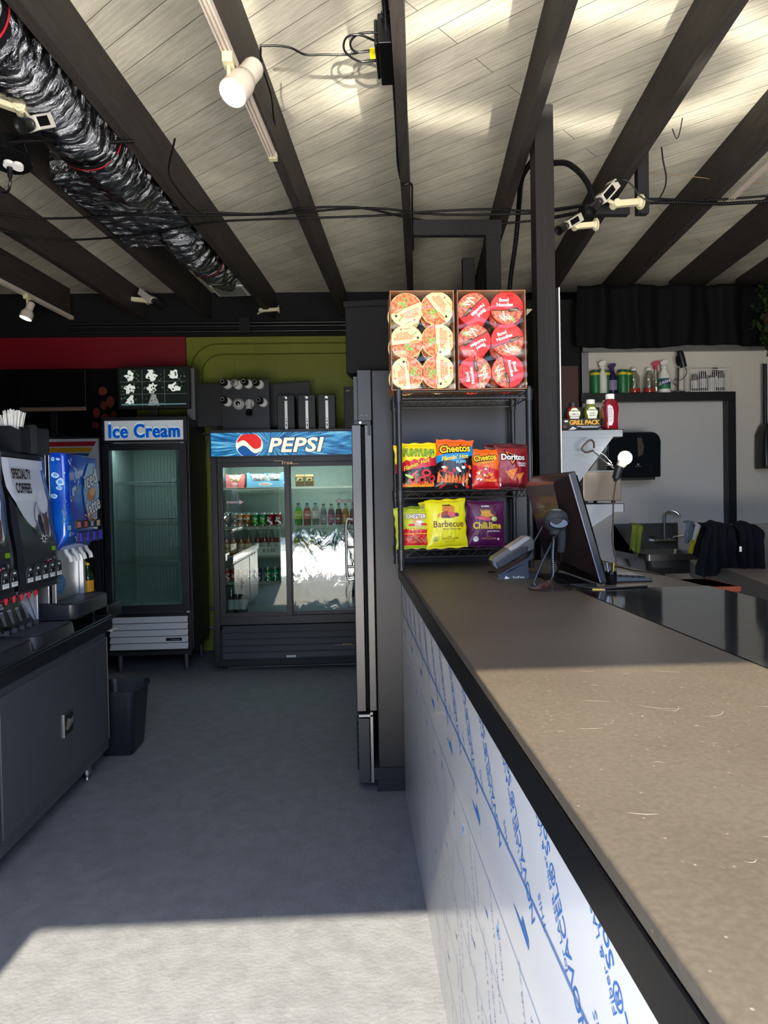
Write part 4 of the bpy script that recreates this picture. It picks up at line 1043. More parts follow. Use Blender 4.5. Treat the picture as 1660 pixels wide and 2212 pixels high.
g = G(BLKP); g.prism([(-.06,0),(.06,0),(.06,.10),(.02,.12),(-.05,.12),(-.06,.11)], 0, .004, None, TR(cxs,cys-.055,1.6745) @ FRONT); g.box((cxs-.06,cys-.05,1.675),(cxs+.06,cys+.05,1.678)).box((cxs-.064,cys-.055,1.675),(cxs-.06,cys+.05,1.79)).box((cxs+.058,cys-.055,1.675),(cxs+.062,cys+.05,1.79))
tag(g.build('straw_holder', smooth=0), 'open black holder around the white straws at the left edge', 'straw holder')
# bottle on the low cabinet
b = thing('syrup_bottle', 'dark green bottle with orange label standing behind the blue machine', 'bottle', (PY(190,1282,4.22).x,4.22,.8555))
g = G(mat('dark green glass', (22,50,26), .1, spec=.7)); g.lathe([(.030,0),(.034,.004),(.034,.15),(.030,.17),(.014,.195),(.0125,.225)], 20); g.build('glass', b)
G(mat('orange label',(236,160,30),.5)).lathe([(.0345,.075),(.0345,.14)],20,cap=False).lathe([(.0345,.03),(.0345,.045)],20,cap=False,m=WHITE).build('label_band', b); G(YI).cyl((0,0,.2255),(0,0,.237),.0135,n=14).build('cap', b)
b2 = dup(b, (PY(184,1282,4.3).x,4.31,.8555), label='second green bottle partly hidden behind the orange-labelled one')
# ---------------------------------------------------------------- upright coolers along the green wall
CLB = mat('cooler black metal', (44,44,48), .35, .3, spec=.6, bump=.03, bscale=4); CLG = mat('cooler slate grille', (42,48,58), .4, .2)
INW = mat('cooler inner wall', (150,164,158), .55); SHW = mat('white coated wire', (216,216,204), .4)
GL = glass_mat('cooler door glass', (226,236,232), .10); GLW = glass_mat('cooler door glass with wrinkled film', (226,234,232), .11, .02, wave=.22)
YF = 6.15; YK = 6.86
def P6(px, py, y=YF): return PY(px, py, y)
pc = thing('display_cooler', 'wide black double-door display cooler with lit blue PEPSI header, full of drinks', 'cooler', (-.55,6.5,0))
x0 = P6(460,1190).x; xm = P6(624,1190).x; x1 = x0+1.31
zt = 2.022; zg1 = 1.722; zg0 = .474
g = G(CLB).box((x0,YF-.01,.03),(x0+.05,YK,zt)).box((x1-.05,YF-.01,.03),(x1,YK,zt)).box((x0+.05,YF+.02,1.80),(x1-.05,YK,zt)).box((x0+.05,YF+.1,.05),(x1-.05,YK,.44)).box((x0+.05,YK-.03,.44),(x1-.05,YK,1.80))
g.box((x0+.05,YF-.012,1.752),(x1-.05,YF+.09,1.80)).box((x0+.05,YF-.012,.38),(x1-.05,YF+.09,.45))
g.build('cabinet_body', pc, world=True, bevel=.004)
g = G(INW).box((x0+.052,YK-.05,.45),(x1-.052,YK-.032,1.795)).box((x0+.052,YF+.1,.442),(x1-.052,YK-.05,.455)).box((x0+.052,YF+.12,1.76),(x1-.052,YK-.05,1.795)).box((x0+.0505,YF+.1,.455),(x0+.06,YK-.05,1.76)).box((x1-.06,YF+.1,.455),(x1-.0505,YK-.05,1.76))
for i in range(24): g.box((x0+.08+i*.05,YK-.056,.6),(x0+.105+i*.05,YK-.05,1.7))
g.build('inner_lining', pc, world=True, smooth=0)
def lit_art():
    m = bpy.data.materials.new('lit blue burst sign'); m.use_nodes = True; nt = m.node_tree; b = nt.nodes['Principled BSDF']; N = nt.nodes.new; L = nt.links.new
    tc = N('ShaderNodeTexCoord'); mp = N('ShaderNodeMapping'); mp.inputs['Location'].default_value = (.12,0,-1.905); L(tc.outputs['Object'], mp.inputs[0])
    sp = N('ShaderNodeSeparateXYZ'); L(mp.outputs[0], sp.inputs[0])
    at = N('ShaderNodeMath'); at.operation = 'ARCTAN2'; L(sp.outputs['Z'], at.inputs[0]); L(sp.outputs['X'], at.inputs[1])
    ln = N('ShaderNodeVectorMath'); ln.operation = 'LENGTH'; L(mp.outputs[0], ln.inputs[0])
    cb = N('ShaderNodeCombineXYZ'); L(at.outputs[0], cb.inputs[0]); L(ln.outputs['Value'], cb.inputs[1])
    m2 = N('ShaderNodeMapping'); m2.inputs['Scale'].default_value = (16, 5, 1); L(cb.outputs[0], m2.inputs[0])
    n = N('ShaderNodeTexNoise'); n.inputs['Scale'].default_value = 1.3; n.inputs['Detail'].default_value = 6; L(m2.outputs[0], n.inputs[0])
    r = N('ShaderNodeValToRGB'); e = r.color_ramp.elements; e[0].position = .36; e[0].color = lin((6,60,116)); e[1].position = .74; e[1].color = lin((150,226,244))
    q = e.new(.5); q.color = lin((14,128,186)); L(n.outputs[0], r.inputs[0])
    L(r.outputs[0], b.inputs['Base Color']); L(r.outputs[0], b.inputs['Emission Color']); b.inputs['Emission Strength'].default_value = SIGN_E; b.inputs['Roughness'].default_value = .3
    return m
SIGN_E = .46
zs0, zs1 = 1.808, 2.002
hd = thing('x', None, None) if False else None
sg = G(lit_art()); sg.box((x0+.012,YF-.028,zs0),(x1-.012,YF-.012,zs1))
sgo = sg.build('header_sign', pc, world=True, smooth=0)
g = G(CLB)
for a_, b_ in (((x0-.002,YF-.034,zs1),(x1+.002,YF+.02,zt+.004)),((x0-.002,YF-.034,zs0-.014),(x1+.002,YF+.02,zs0)),((x0-.002,YF-.034,zs0),(x0+.012,YF+.02,zs1)),((x1-.012,YF-.034,zs0),(x1+.002,YF+.02,zs1))): g.box(a_, b_)
g.build('sign_frame', pc, world=True, bevel=.002)
def em(n, c, e): return mat(n, c, .3, emit=c, estr=e)
E_R = em('lit red', (232,34,28), SIGN_E); E_W = em('lit cream', (252,248,226), SIGN_E*1.05); E_B = em('lit blue', (10,84,160), SIGN_E); E_N = em('lit navy', (10,30,70), .3)
g = G(E_W); c = P6(540,962); r = .105; ys = YF-.0285
def rg(pts, m, o): g.flat(pts, m, TR(c.x,ys-o,c.z) @ FRONT)
clip = .091
def cz(v): return max(-clip, min(clip, v))
rg([(r*math.cos(a*PI/24)*1.08, cz(r*math.sin(a*PI/24))) for a in range(48)], E_W, .0004)
top = [(r*1.02*math.cos(a), cz(r*.98*math.sin(a))) for a in [PI*.90-i*PI*.80/16 for i in range(17)]]
wave = [(-.098+.196*t, .018-.030*t+.030*math.sin(t*PI*2)*1.0) for t in [i/14 for i in range(15)]]
rg(top+wave[::-1], E_R, .0012)
bot = [(r*1.02*math.cos(a), cz(r*.98*math.sin(a))) for a in [PI*1.12+i*PI*.76/16 for i in range(17)]]
wv2 = [(-.098+.196*t, -.030-.012*t+.030*math.sin(t*PI*2)*1.0) for t in [i/14 for i in range(15)]]
rg(bot+wv2[::-1], E_B, .0012)
for m_, bo, o in ((E_N,.065,.002),(E_W,.032,.003)):
    vs, fs = text_geo('PEPSI', .20, bold=bo, shear=.22, space=1.05); cc = P6(637,963); g.add([(cc.x+v.x*.98, ys-o, cc.z+v.y*.82) for v in vs], fs, m_)
g.build('sign_logo', sgo, world=True, smooth=0)
# doors
HB = mat('handle recess', (14,14,16), .4)
def sdoor(xa, xb, yo, gl, nm):
    g = G(CLB); w = .045; z0, z1 = .44, 1.755
    g.box((xa,yo,z0),(xa+w,yo+.03,z1)).box((xb-w,yo,z0),(xb,yo+.03,z1)).box((xa+w,yo,z0),(xb-w,yo+.03,z0+.04)).box((xa+w,yo,z1-.04),(xb-w,yo+.03,z1))
    d = g.build('door_frame', pc, world=True, bevel=.003)
    G(gl).box((xa+w,yo+.012,z0+.04),(xb-w,yo+.016,z1-.04)).build('door_glass', d, world=True, smooth=0)
    G(mat('pale gasket',(170,172,168),.5)).box((xa+w-.004,yo+.004,z0+.036),(xa+w,yo+.011,z1-.036)).box((xa+w,yo+.004,z1-.04),(xb-w,yo+.011,z1-.036)).build('gasket', d, world=True) 
    return d
dl = sdoor(x0+.052, xm+.02, YF-.006, GL, 'l'); dr_ = sdoor(xm-.016, x1-.052, YF+.030, GLW, 'r')
p = P6(477,1120); q = P6(480,1197)
G(HB).box((x0+.062,YF-.012,q.z),(x0+.075,YF-.004,p.z)).build('handle_grip', dl, world=True)
RL = mat('maroon print', (120,26,34), .4)
for (px, py, s) in ((508,1085,1),(745,1082,-1)):
    g = G(WHITE); c = P6(px, py); yy = YF+ (-.004 if s > 0 else .032)
    A = [(-.075,.012),(.040,.012),(.040,.028),(.078,0),(.040,-.028),(.040,-.012),(-.075,-.012)]
    g.flat([(s*x,z) for x,z in A], RL, TR(c.x,yy-.0004,c.z) @ FRONT); g.flat([(s*x*.93,z*.72) for x,z in A], WHITE, TR(c.x,yy-.0012,c.z) @ FRONT)
    g.text('Slide To Open', .017, RL, TR(c.x-s*.012,yy-.002,c.z) @ FRONT, bold=.02, res=1); g.build('door_decal', dl if s > 0 else dr_, world=True, smooth=0)
g = G(mat('worn chrome script',(176,150,116),.3,.8)); c = P6(620,999); g.text('true', .042, None, TR(c.x,YF-.0135,c.z-.002) @ FRONT, bold=.02, shear=.3, space=1.3)
g.box((c.x-.11,YF-.0138,c.z+.012),(c.x-.03,YF-.0125,c.z+.015)).box((c.x+.0,YF-.0138,c.z-.014),(c.x+.10,YF-.0125,c.z-.011))
c = P6(745,1390); g.text('true', .034, None, TR(c.x+.02,YF-.0135,c.z) @ FRONT, bold=.02, shear=.3, space=1.3); g.box((c.x-.09,YF-.0138,c.z-.010),(c.x+.08,YF-.0125,c.z-.007))
g.build('badge', pc, world=True, smooth=0)
gr = G(CLG).box((x0+.06,YF+.01,.05),(x1-.06,YF+.03,.37))
for i in range(5): z = .095+i*.056; gr.add([(x0+.065,YF-.012,z),(x1-.065,YF-.012,z),(x1-.065,YF+.008,z+.046),(x0+.065,YF+.008,z+.046),(x0+.065,YF+.009,z),(x1-.065,YF+.009,z)], [(0,1,2,3),(0,4,5,1)])
gr.box((x0+.056,YF-.014,.06),(x0+.062,YF+.01,.34), DKGREY).box((x0+.03,YF-.02,.035),(x1-.03,YF+.01,.075), CLB)
c = P6(630,1417); gr.box((c.x-.04,YF-.026,c.z-.006),(c.x+.04,YF-.02,c.z+.012), STEEL)
gr.build('louvre_grille', pc, world=True, smooth=0)
for xx in (x0+.07, x1-.07):
    for yy in (YF+.05, YK-.06): G(BLKM).cyl((xx,yy,0),(xx,yy,.035),.018,.022,n=12).build('foot', pc, world=True)
SH = {}
for nm, z in (('a',1.545),('b',1.205),('c',.955),('d',.728)):
    SH[nm] = z; g = G(SHW); ya, yb = YF+.13, YK-.06; xa, xb = x0+.062, x1-.062
    for xs0, xs1 in ((xa,xm-.004),(xm+.004,xb)):
        for zz in (z-.002, z-.016): g.box((xs0,ya-.003,zz-.002),(xs1,ya+.001,zz+.002))
        k = int((xs1-xs0)/.0125)
        for i in range(k+1): xx = xs0+(xs1-xs0)*i/k; g.box((xx-.001,ya,z-.004),(xx+.001,yb,z-.002)); g.box((xx-.001,ya-.002,z-.016),(xx+.001,ya,z-.002))
        for yy in (ya+.2, ya+.42): g.box((xs0,yy-.002,z-.009),(xs1,yy+.002,z-.005))
    g.build('shelf', pc, world=True, smooth=0)
z = .458; SH['e'] = z
# interior lamp: fluorescent tube behind the header rail
g = G(mat('lamp tube', (255,255,255), .4, emit=(226,240,236), estr=5)).cyl((x0+.1,YF+.125,1.752),(x1-.1,YF+.125,1.752),.008,n=10); g.build('lamp_tube', pc, world=True)
def area(nm, loc, rot, sx, sy, e, col, spread=None):
    l = bpy.data.lights.new(nm, 'AREA'); l.shape = 'RECTANGLE'; l.size = sx; l.size_y = sy; l.energy = e; l.color = col
    if spread: l.spread = RD(spread)
    o = bpy.data.objects.new(nm, l); COL.objects.link(o); o.location = loc; o.rotation_euler = rot; return o
COOL_E = 10
area('cooler_tube_light', ((x0+x1)/2, YF+.11, 1.74), (RD(20),0,0), 1.15, .02, COOL_E, (.92,1,.97))

# drinks: one of each kind, then copies
def can_proto(nm, body, accent, word, tcol, label, grp):
    t = thing('drink_can', label, 'can', (0,0,-5), 0, grp); A = mat('can aluminium', (200,202,204), .25, 1)
    g = G(body); g.lathe([(.024,0),(.0325,.008),(.0325,.016)], 20, m=A, cap=False).lathe([(.0326,.016),(.0326,.104)], 20, cap=False).lathe([(.0326,.104),(.027,.118),(.0265,.121),(.025,.1205),(.001,.118)], 20, m=A, cap=False)
    g.build('can_body', t)
    l = G(accent); vs = []
    for j in (0, 1):
        for i in range(11): a = -PI/2-.9+1.8*i/10; vs.append((.0329*math.cos(a), .0329*math.sin(a), .03+j*.02+.012*math.sin(i*.5)))
    l.add(vs, [(i,i+1,12+i,11+i) for i in range(10)])
    tv, tf = text_geo(word, .030, bold=.03, res=1); l.add([(.0335*math.sin(v.x/.0335), -.0335*math.cos(v.x/.0335), .070+v.y) for v in tv], tf, tcol)
    l.build('print', t); return t
def bottle_proto(nm, liq, lab, capm, h, r, word, tcol, label, grp, neck=.3, fill=.62, lz=(.12,.45), glass=None):
    t = thing('drink_bottle', label, 'bottle', (0,0,-5), 0, grp); GLs = glass or glass_mat('clear bottle', (236,240,240), .12)
    g = G(liq); zf = h*fill
    pr = lambda s, o: [(r*.85*s,0+o),(r*s,.006+o),(r*s,h*(1-neck-.22)),(r*.86*s,h*(1-neck-.08)),(r*.45*s,h*(1-neck+.1)),(r*.36*s,h*.94)]
    def cut(p, zf):
        out = []
        for (a, b), (c, d) in zip(p, p[1:]):
            out.append((a, b))
            if d > zf: out.append((a+(c-a)*(zf-b)/(d-b) if d > b else c, zf)); break
        else: out.append(p[-1])
        return out
    g.lathe(cut(pr(.95,.001), zf), 16); g.build('drink', t)
    G(GLs).lathe(pr(1,0)+[(r*.36,h*.95)], 18, cap=False).build('glass', t)
    l = G(lab); l.lathe([(r*1.015,h*lz[0]),(r*1.015,h*lz[1])], 18, cap=False)
    if word:
        tv, tf = text_geo(word, min(.026,r*1.7), bold=.03, res=1); R_ = r*1.04; l.add([(R_*math.sin(v.x/R_), -R_*math.cos(v.x/R_), h*(lz[0]+lz[1])/2+v.y) for v in tv], tf, tcol)
    l.build('label_band', t); G(capm).cyl((0,0,h*.94),(0,0,h),r*.42,n=14).build('cap', t); return t
cm = lambda n, c: mat(n, c, .28, .35)
C_DP = can_proto('dp', cm('cherry can',(150,24,34)), WHITE, 'Dr', WHITE, '', 'cherry soda cans on the second cooler shelf')
C_7 = can_proto('7', cm('green can',(30,130,62)), cm('lime can',(120,200,80)), '7up', WHITE, '', 'green soda cans on the second cooler shelf')
C_GA = can_proto('ga', cm('orange and green can',(206,110,50)), cm('forest can',(30,90,60)), 'A&W', WHITE, '', 'orange and green cans on the second cooler shelf')
C_BR = can_proto('br', cm('grey brown can',(150,140,136)), cm('dark can',(60,50,50)), 'Diet', INK, '', 'pale cans at the far left of the second cooler shelf')
C_RD = can_proto('rd', cm('red can',(196,40,44)), WHITE, 'Cola', WHITE, '', 'red cans in the fourth cooler row')
C_PU = can_proto('pu', cm('violet can',(110,86,150)), WHITE, 'Grape', WHITE, '', 'violet cans in the fourth cooler row')
C_GN = can_proto('gn', cm('emerald can',(20,150,96)), cm('silver can',(206,214,216)), 'Sprite', WHITE, '', 'emerald cans in the fourth cooler row')
C_PB = can_proto('pb', cm('navy can',(30,44,140)), mat('red ink'), 'pepsi', WHITE, '', 'navy cans in the fourth cooler row')
C_SV = can_proto('sv', cm('silver can',(206,214,216)), mat('red ink'), 'diet', INK, '', 'silver cans in the fourth cooler row')
LQ = lambda n, c: mat(n, c, .2, spec=.6)
B_OR = bottle_proto('or', LQ('orange drink',(206,104,36)), mat('tan label',(196,150,110),.5), WHITEP, .235, .031, 'Jarritos', DRI, '', 'amber bottles at the left of the third cooler shelf')
B_RD = bottle_proto('rd', LQ('red orange drink',(214,66,32)), mat('white label',(226,220,214),.5), WHITEP, .235, .031, 'Mexi', RI, '', 'red bottles behind the price card')
B_YL = bottle_proto('yl', LQ('yellow drink',(220,214,30)), mat('red and yellow label',(230,190,40),.5), WHITEP, .235, .030, 'PINA', RI, '', 'yellow bottles on the third cooler shelf')
B_DK = bottle_proto('dk', LQ('dark cola drink',(60,34,16)), mat('gold label',(150,120,50),.5), BLKP, .20, .033, 'MALT', INK, '', 'dark bottles on the third cooler shelf', neck=.26)
B_CL = bottle_proto('cl', LQ('brown tea drink',(150,90,50)), mat('grey label',(150,160,150),.5), WHITEP, .19, .030, 'tea', WHITE, '', 'tea bottles on the third cooler shelf', neck=.24)
B_GR = bottle_proto('gr', LQ('bright green drink',(60,190,50)), mat('yellow green label',(190,200,60),.5), mat('navy cap',(24,50,110),.4), .195, .033, 'Fanta', WHITE, '', 'plastic bottles on the second cooler shelf', neck=.2, fill=.78, lz=(.3,.66))
B_MG = bottle_proto('mg', LQ('magenta drink',(150,40,110)), mat('mauve label',(170,90,140),.5), BLKP, .185, .029, 'vita', WHITE, '', 'slim juice bottles on the second cooler shelf', neck=.22, fill=.75, lz=(.1,.5))
B_WT = bottle_proto('wt', LQ('brown glass drink',(84,56,44)), mat('silver label',(190,190,190),.5), BLKP, .26, .032, '', WHITE, '', 'tall bottles at the bottom of the cooler')
used = set(); PEND = []
ORD = ['first','second','third','fourth','fifth','sixth','seventh','eighth','ninth','tenth','eleventh','twelfth']
def put(proto, px, z, lab, y=None, mats=None):
    y = y or YF+.17; x = PY(px, 1150, y).x
    if proto.name not in used:
        if mats: PEND.append(proto)
        used.add(proto.name)
        if not mats: proto.location = (x, y, z); o = proto; o['label'] = lab
        else: o = dup(proto, (x, y, z), label=lab, mats=mats)
    elif proto in PEND and not mats: PEND.remove(proto); proto.location = (x, y, z); o = proto; o['label'] = lab
    else: o = dup(proto, (x, y, z), label=lab, mats=mats)
    o.rotation_euler = (0, 0, RD(random.uniform(-18,18))); return o
zb = SH['b']+.0005
for i, px in enumerate((490,508)): put(C_BR, px, zb, f'{ORD[i]} pale can from the left on the second cooler shelf')
for i, px in enumerate((519,535)): put(C_GA, px, zb, f'orange and green can on the second cooler shelf, {("left","right")[i]} of its pair')
for i, px in enumerate((552,569)): put(C_7, px, zb, f'green soda can on the second cooler shelf, {("left","right")[i]} of its pair')
for i, px in enumerate((585,602)): put(C_DP, px, zb, f'cherry red can on the second cooler shelf, {("left","right")[i]} of its pair by the divider')
for i, px in enumerate((493,511,520,536,553,570,586,603)): put([C_BR,C_BR,C_GA,C_GA,C_7,C_7,C_DP,C_DP][i], px, zb, f'can in the row behind on the second cooler shelf, {ORD[i]} from the left', y=YF+.255)
put(B_GR, 646, zb, 'green plastic bottle with navy cap beside the cooler divider')
put(B_GR, 665, zb, 'red plastic soda bottle, next to the green one in the right cooler door', mats={'bright green drink':LQ('red drink',(190,30,50)),'yellow green label':mat('pink label',(220,110,120),.5)})
put(B_GR, 683, zb, 'pale plastic bottle, third from the divider on the second shelf', mats={'bright green drink':LQ('pale drink',(170,176,160)),'yellow green label':mat('white label')})
for i, (px, c) in enumerate(((700,(150,130,140)),(717,(150,60,120)),(733,(120,24,50)),(748,(206,120,30)),(764,(130,30,60)))):
    put(B_MG, px, zb, f'slim {("grey","magenta","wine red","orange","dark berry")[i]} juice bottle on the second cooler shelf', mats={'magenta drink':LQ(f'juice {i}',c),'mauve label':mat(f'juice label {i}',tuple(min(255,v+40) for v in c),.5)})
zc = SH['c']+.0005
for i, px in enumerate((489,505,521,537)): put(B_OR, px, zc, f'amber soda bottle on the third cooler shelf, {ORD[i]} from the left')
# carton with the hand written price
ca = PY(552,1205,YF+.145); cb = PY(612,1180,YF+.145)
ct = thing('bottle_carton', 'white carton with handwritten $3.50 price holding red bottles in the cooler', 'carton', ((ca.x+cb.x)/2,YF+.19,zc)); wc = (cb.x-ca.x)/2
g = G(mat('white carton',(214,214,208),.6)); g.box((-wc,-.045,0),(wc,-.042,.075)).box((-wc,-.045,0),(-wc+.003,.045,.09)).box((wc-.003,-.045,0),(wc,.045,.09)).box((-wc,.042,0),(wc,.045,.09)).box((-wc,-.045,0),(wc,.045,.003)); g.build('carton', ct, smooth=0)
G(INK).text('$ 3.50', .042, None, TR(-.005,-.0456,.040) @ FRONT, bold=.0, shear=.1).build('price_writing', ct, smooth=0)
for i, px in enumerate((557,572,588,603)): put(B_RD, px, zc+.0035, f'red soda bottle in the price-marked carton, {ORD[i]} from the left', y=YF+.19)
for i, px in enumerate((641,658,675)): put(B_YL, px, zc, f'yellow soda bottle on the third cooler shelf, {ORD[i]} right of the divider')
put(B_DK, 690, zc, 'dark round-shouldered bottle right of the yellow bottles')
put(B_DK, 689, zc, 'dark bottle standing behind the yellow bottles', y=YF+.30)
for i, px in enumerate((706,725,744)): put(B_CL, px, zc, f'{("pale brown","dark","amber")[i]} tea bottle on the third cooler shelf', mats=None if i == 0 else {'brown tea drink':LQ(f'tea {i}',((80,40,36),(190,110,40))[i-1]),'grey label':mat(f'tea label {i}',((120,126,96),(196,150,80))[i-1],.5)})
zd = SH['d']+.0005
row = [(489,C_RD),(506,C_RD),(523,C_RD),(540,C_PU),(556,C_PU),(577,C_GN),(593,C_GN),(609,C_GN),(639,C_GN),(659,C_SV),(681,C_PB),(697,C_PB),(714,C_SV),(731,C_SV),(746,C_RD),(757,C_PB)]
cnt = {}
for px, pr in row:
    k = {C_RD.name:'red',C_PU.name:'violet',C_GN.name:'emerald',C_SV.name:'silver',C_PB.name:'navy'}[pr.name]; cnt[k] = cnt.get(k,0)+1
    put(pr, px, zd, f'{k} can in the fourth cooler row, {ORD[cnt[k]-1]} {k} one from the left')
for i, px in enumerate((494,512,531)): put(C_RD, px, zd, f'{ORD[i]} red can in the back line of the fourth cooler row', y=YF+.25)
for i, px in enumerate((497,511,524)): put(B_WT, px, SH['e']+.0005, f'tall dark bottle on the cooler floor, {ORD[i]} from the left')
put(B_WT, 757, SH['e']+.0005, 'tall dark bottle at the far right of the cooler floor')
for p_ in PEND:
    for c_ in kids(p_): bpy.data.objects.remove(c_)
    bpy.data.objects.remove(p_)
# boxes on the top shelf
za = SH['a']+.0005
def snackbox(px0, px1, h, col, inner, label, lens):
    a = PY(px0,1050,YF+.14).x; b = PY(px1,1050,YF+.14).x; w = (b-a)/2; t = thing('display_box', label, 'box', ((a+b)/2,YF+.22,za))
    c = mat('box '+label[:9], col, .6); g = G(c); g.prism([(-w,0),(w,0),(w,h),(w-.02,h),(w-.045,h*.5),(-w+.045,h*.5),(-w+.02,h),(-w,h)], -.08, -.077, None, RX(90) @ TR(0,0,.157) if False else TR(0,-.157,0) @ FRONT @ TR(0,0,0))
    g = G(c); g.prism([(-w,0),(w,0),(w,h),(w-.02,h),(w-.045,h*.42),(-w+.045,h*.42),(-w+.02,h),(-w,h)], 0, .003, None, TR(0,-.07,0) @ FRONT)
    g.box((-w,-.07,0),(-w+.003,.08,h)).box((w-.003,-.07,0),(w,.08,h)).box((-w,.077,0),(w,.08,h)).box((-w,-.07,0),(w,.08,.003)); g.build('box', t, smooth=0)
    e = G(WHITE); e.flat([(.4*w*math.cos(i*PI/8), h*.2+.016*math.sin(i*PI/8)) for i in range(16)], mat('soft grey print',(190,190,190),.5), TR(0,-.0735,0) @ FRONT); e.text('Hostess', .022, RI, TR(0,-.0745,h*.2) @ FRONT, bold=.02, res=1); e.build('front_label', t, smooth=0)
    for i, xx in enumerate(lens): 
        g = G(inner); r_ = random.Random(i); g.grid(lambda u,v: (xx+(u-.5)*.075, -.035+.02*math.sin(v*3), h*.25+v*.085+.006*r_.uniform(-1,1)), 8, 6); g.grid(lambda u,v: (xx+(u-.5)*.075, -.055-.02*math.sin(PI*u)*math.sin(PI*v)+.005*r_.uniform(-1,1), h*.25+v*.08), 8, 6)
        o = g.build('wrapped_cake', t, smooth=20)
snackbox(489,527,.115,(208,96,96),mat('cream wrapper',(196,186,150),.3,.3),'pink display box of wrapped cakes on the top cooler shelf, leftmost',(-.035,.04))
snackbox(534,613,.125,(96,150,186),mat('silver wrapper',(206,196,196),.2,.7),'blue display box of silver-wrapped cakes on the top cooler shelf',(-.09,-.02,.07,.12))
for i, px in enumerate((649,669)):
    t = thing('coffee_carton', f'brown drink carton on the top cooler shelf, {("nearer the divider","farther right")[i]}', 'carton', (PY(px,1050,YF+.17).x,YF+.17,za), 0, 'brown cartons on the top cooler shelf')
    g = G(mat('coffee brown card',(96,74,44),.5)).box((-.037,-.037,0),(.037,.037,.085)); g.add([(-.037,-.037,.085),(.037,-.037,.085),(.037,0,.105),(-.037,0,.105),(-.037,.037,.085),(.037,.037,.085)], [(0,1,2,3),(3,2,5,4),(0,3,4),(1,5,2)]); g.build('carton', t, smooth=0)
    g = G(mat('beige print',(190,170,120),.5)).flat([(-.03,.045),(.03,.045),(.026,.078),(-.026,.078)], None, TR(0,-.0376,0) @ FRONT); g.flat([(-.02,.05),(.004,.07),(.02,.055),(.0,.05)], BRNP, TR(0,-.038,0) @ FRONT); g.build('front_print', t, smooth=0)

# ---------------------------------------------------------------- ice cream freezer
fz = thing('ice_cream_freezer', 'tall narrow black upright freezer with ICE CREAM header, glass door and pale louvres, empty', 'freezer', (-1.74,6.5,0))
a0 = P6(226,1100).x; a1 = P6(409,1100).x; ztop = 2.145
g = G(CLB).box((a0,YF,.175),(a0+.04,YK,ztop)).box((a1-.04,YF,.175),(a1,YK,ztop), None).box((a0+.04,YF,1.935),(a1-.04,YK,ztop)).box((a0+.04,YF+.05,.175),(a1-.04,YK,.50)).box((a0+.04,YK-.03,.5),(a1-.04,YK,1.935))
g.build('cabinet_body', fz, world=True, bevel=.005)
G(mat('grey side panel',(70,74,74),.4,.4)).box((a1,YF+.03,.19),(a1+.004,YK,2.13)).build('side_panel', fz, world=True)
g = G(mat('pale inner lining', (170,182,178), .5)); g.box((a0+.042,YK-.05,.5),(a1-.042,YK-.031,1.93)).box((a0+.0405,YF+.06,.5),(a0+.055,YK-.05,1.93)).box((a1-.055,YF+.06,.5),(a1-.0405,YK-.05,1.93)).box((a0+.04,YF+.06,.5),(a1-.04,YK-.05,.51))
for i in range(18): g.box((a0+.09+i*.03,YK-.058,.56),(a0+.094+i*.03,YK-.05,1.88))
g.build('inner_lining', fz, world=True, smooth=0)
p, q = P6(231,912), P6(398,955); s0, s1 = 1.955, 2.118
sg = G(em('freezer sign white', (206,212,216), .16)).box((a0+.022,YF-.012,s0),(a1-.03,YF-.001,s1)).build('header_sign', fz, world=True, smooth=0)
g = G(CLB); 
for lo, hi in (((a0,YF-.022,s1),(a1,YF,ztop+.003)),((a0,YF-.022,s0-.018),(a1,YF,s0)),((a0,YF-.022,s0),(a0+.022,YF,s1)),((a1-.03,YF-.022,s0),(a1,YF,s1))): g.box(lo, hi)
g.build('sign_frame', fz, world=True, bevel=.002)
ICB = em('sign cyan blue', (6,130,208), .14); g = G(ICB); cx_ = (a0+a1)/2-.004; cz_ = (s0+s1)/2-.012
for m_, bo, o, dz in ((mat('pale outline print',(120,170,190),.4),.050,.0125,.020),(em('freezer sign white',(206,212,216),.16),.040,.0130,.020),(ICB,.034,.0137,0)):
    vs, fs = text_geo('Ice Cream', .150, bold=.018, space=1.10, res=6); k_ = (bo-.018)*.16+.0012
    for dx, dy in ((0,0),(k_,0),(-k_,0),(0,k_*.6),(k_,k_*.6),(-k_,k_*.6)): g.add([(cx_+v.x*.86+dx, YF-o-abs(dx)*.02, cz_+dz+v.y*1.04+dy) for v in vs], fs, m_)
g.build('sign_lettering', sg, world=True, smooth=0)
z0, z1 = .515, 1.925; g = G(CLB); w = .062; yo = YF-.045
for lo, hi in (((a0+.004,yo,z0),(a0+w,YF-.003,z1)),((a1-w,yo,z0),(a1-.004,YF-.003,z1)),((a0+w,yo,z0),(a1-w,YF-.003,z0+.055)),((a0+w,yo,z1-.055),(a1-w,YF-.003,z1))): g.box(lo, hi)
d = g.build('door_frame', fz, world=True, bevel=.004)
G(glass_mat('misty freezer glass', (205,220,218), .13, .06, wave=.1)).box((a0+w,yo+.018,z0+.055),(a1-w,yo+.022,z1-.055)).build('door_glass', d, world=True, smooth=0)
G(HB).box((a0+.010,yo-.006,1.04),(a0+.024,yo,1.46)).build('handle_grip', d, world=True)
g = G(STEEL).box((a1-.03,yo-.004,z0-.012),(a1-.006,yo+.01,z0+.004)).box((a1-.05,yo-.004,z1-.002),(a1-.02,yo+.01,z1+.006)); g.build('hinge', d, world=True)
G(mat('pale door liner',(196,206,204),.4)).box((a1-w-.035,yo+.03,z0+.06),(a1-w-.002,yo+.034,z1-.06)).build('inner_seal', d, world=True)
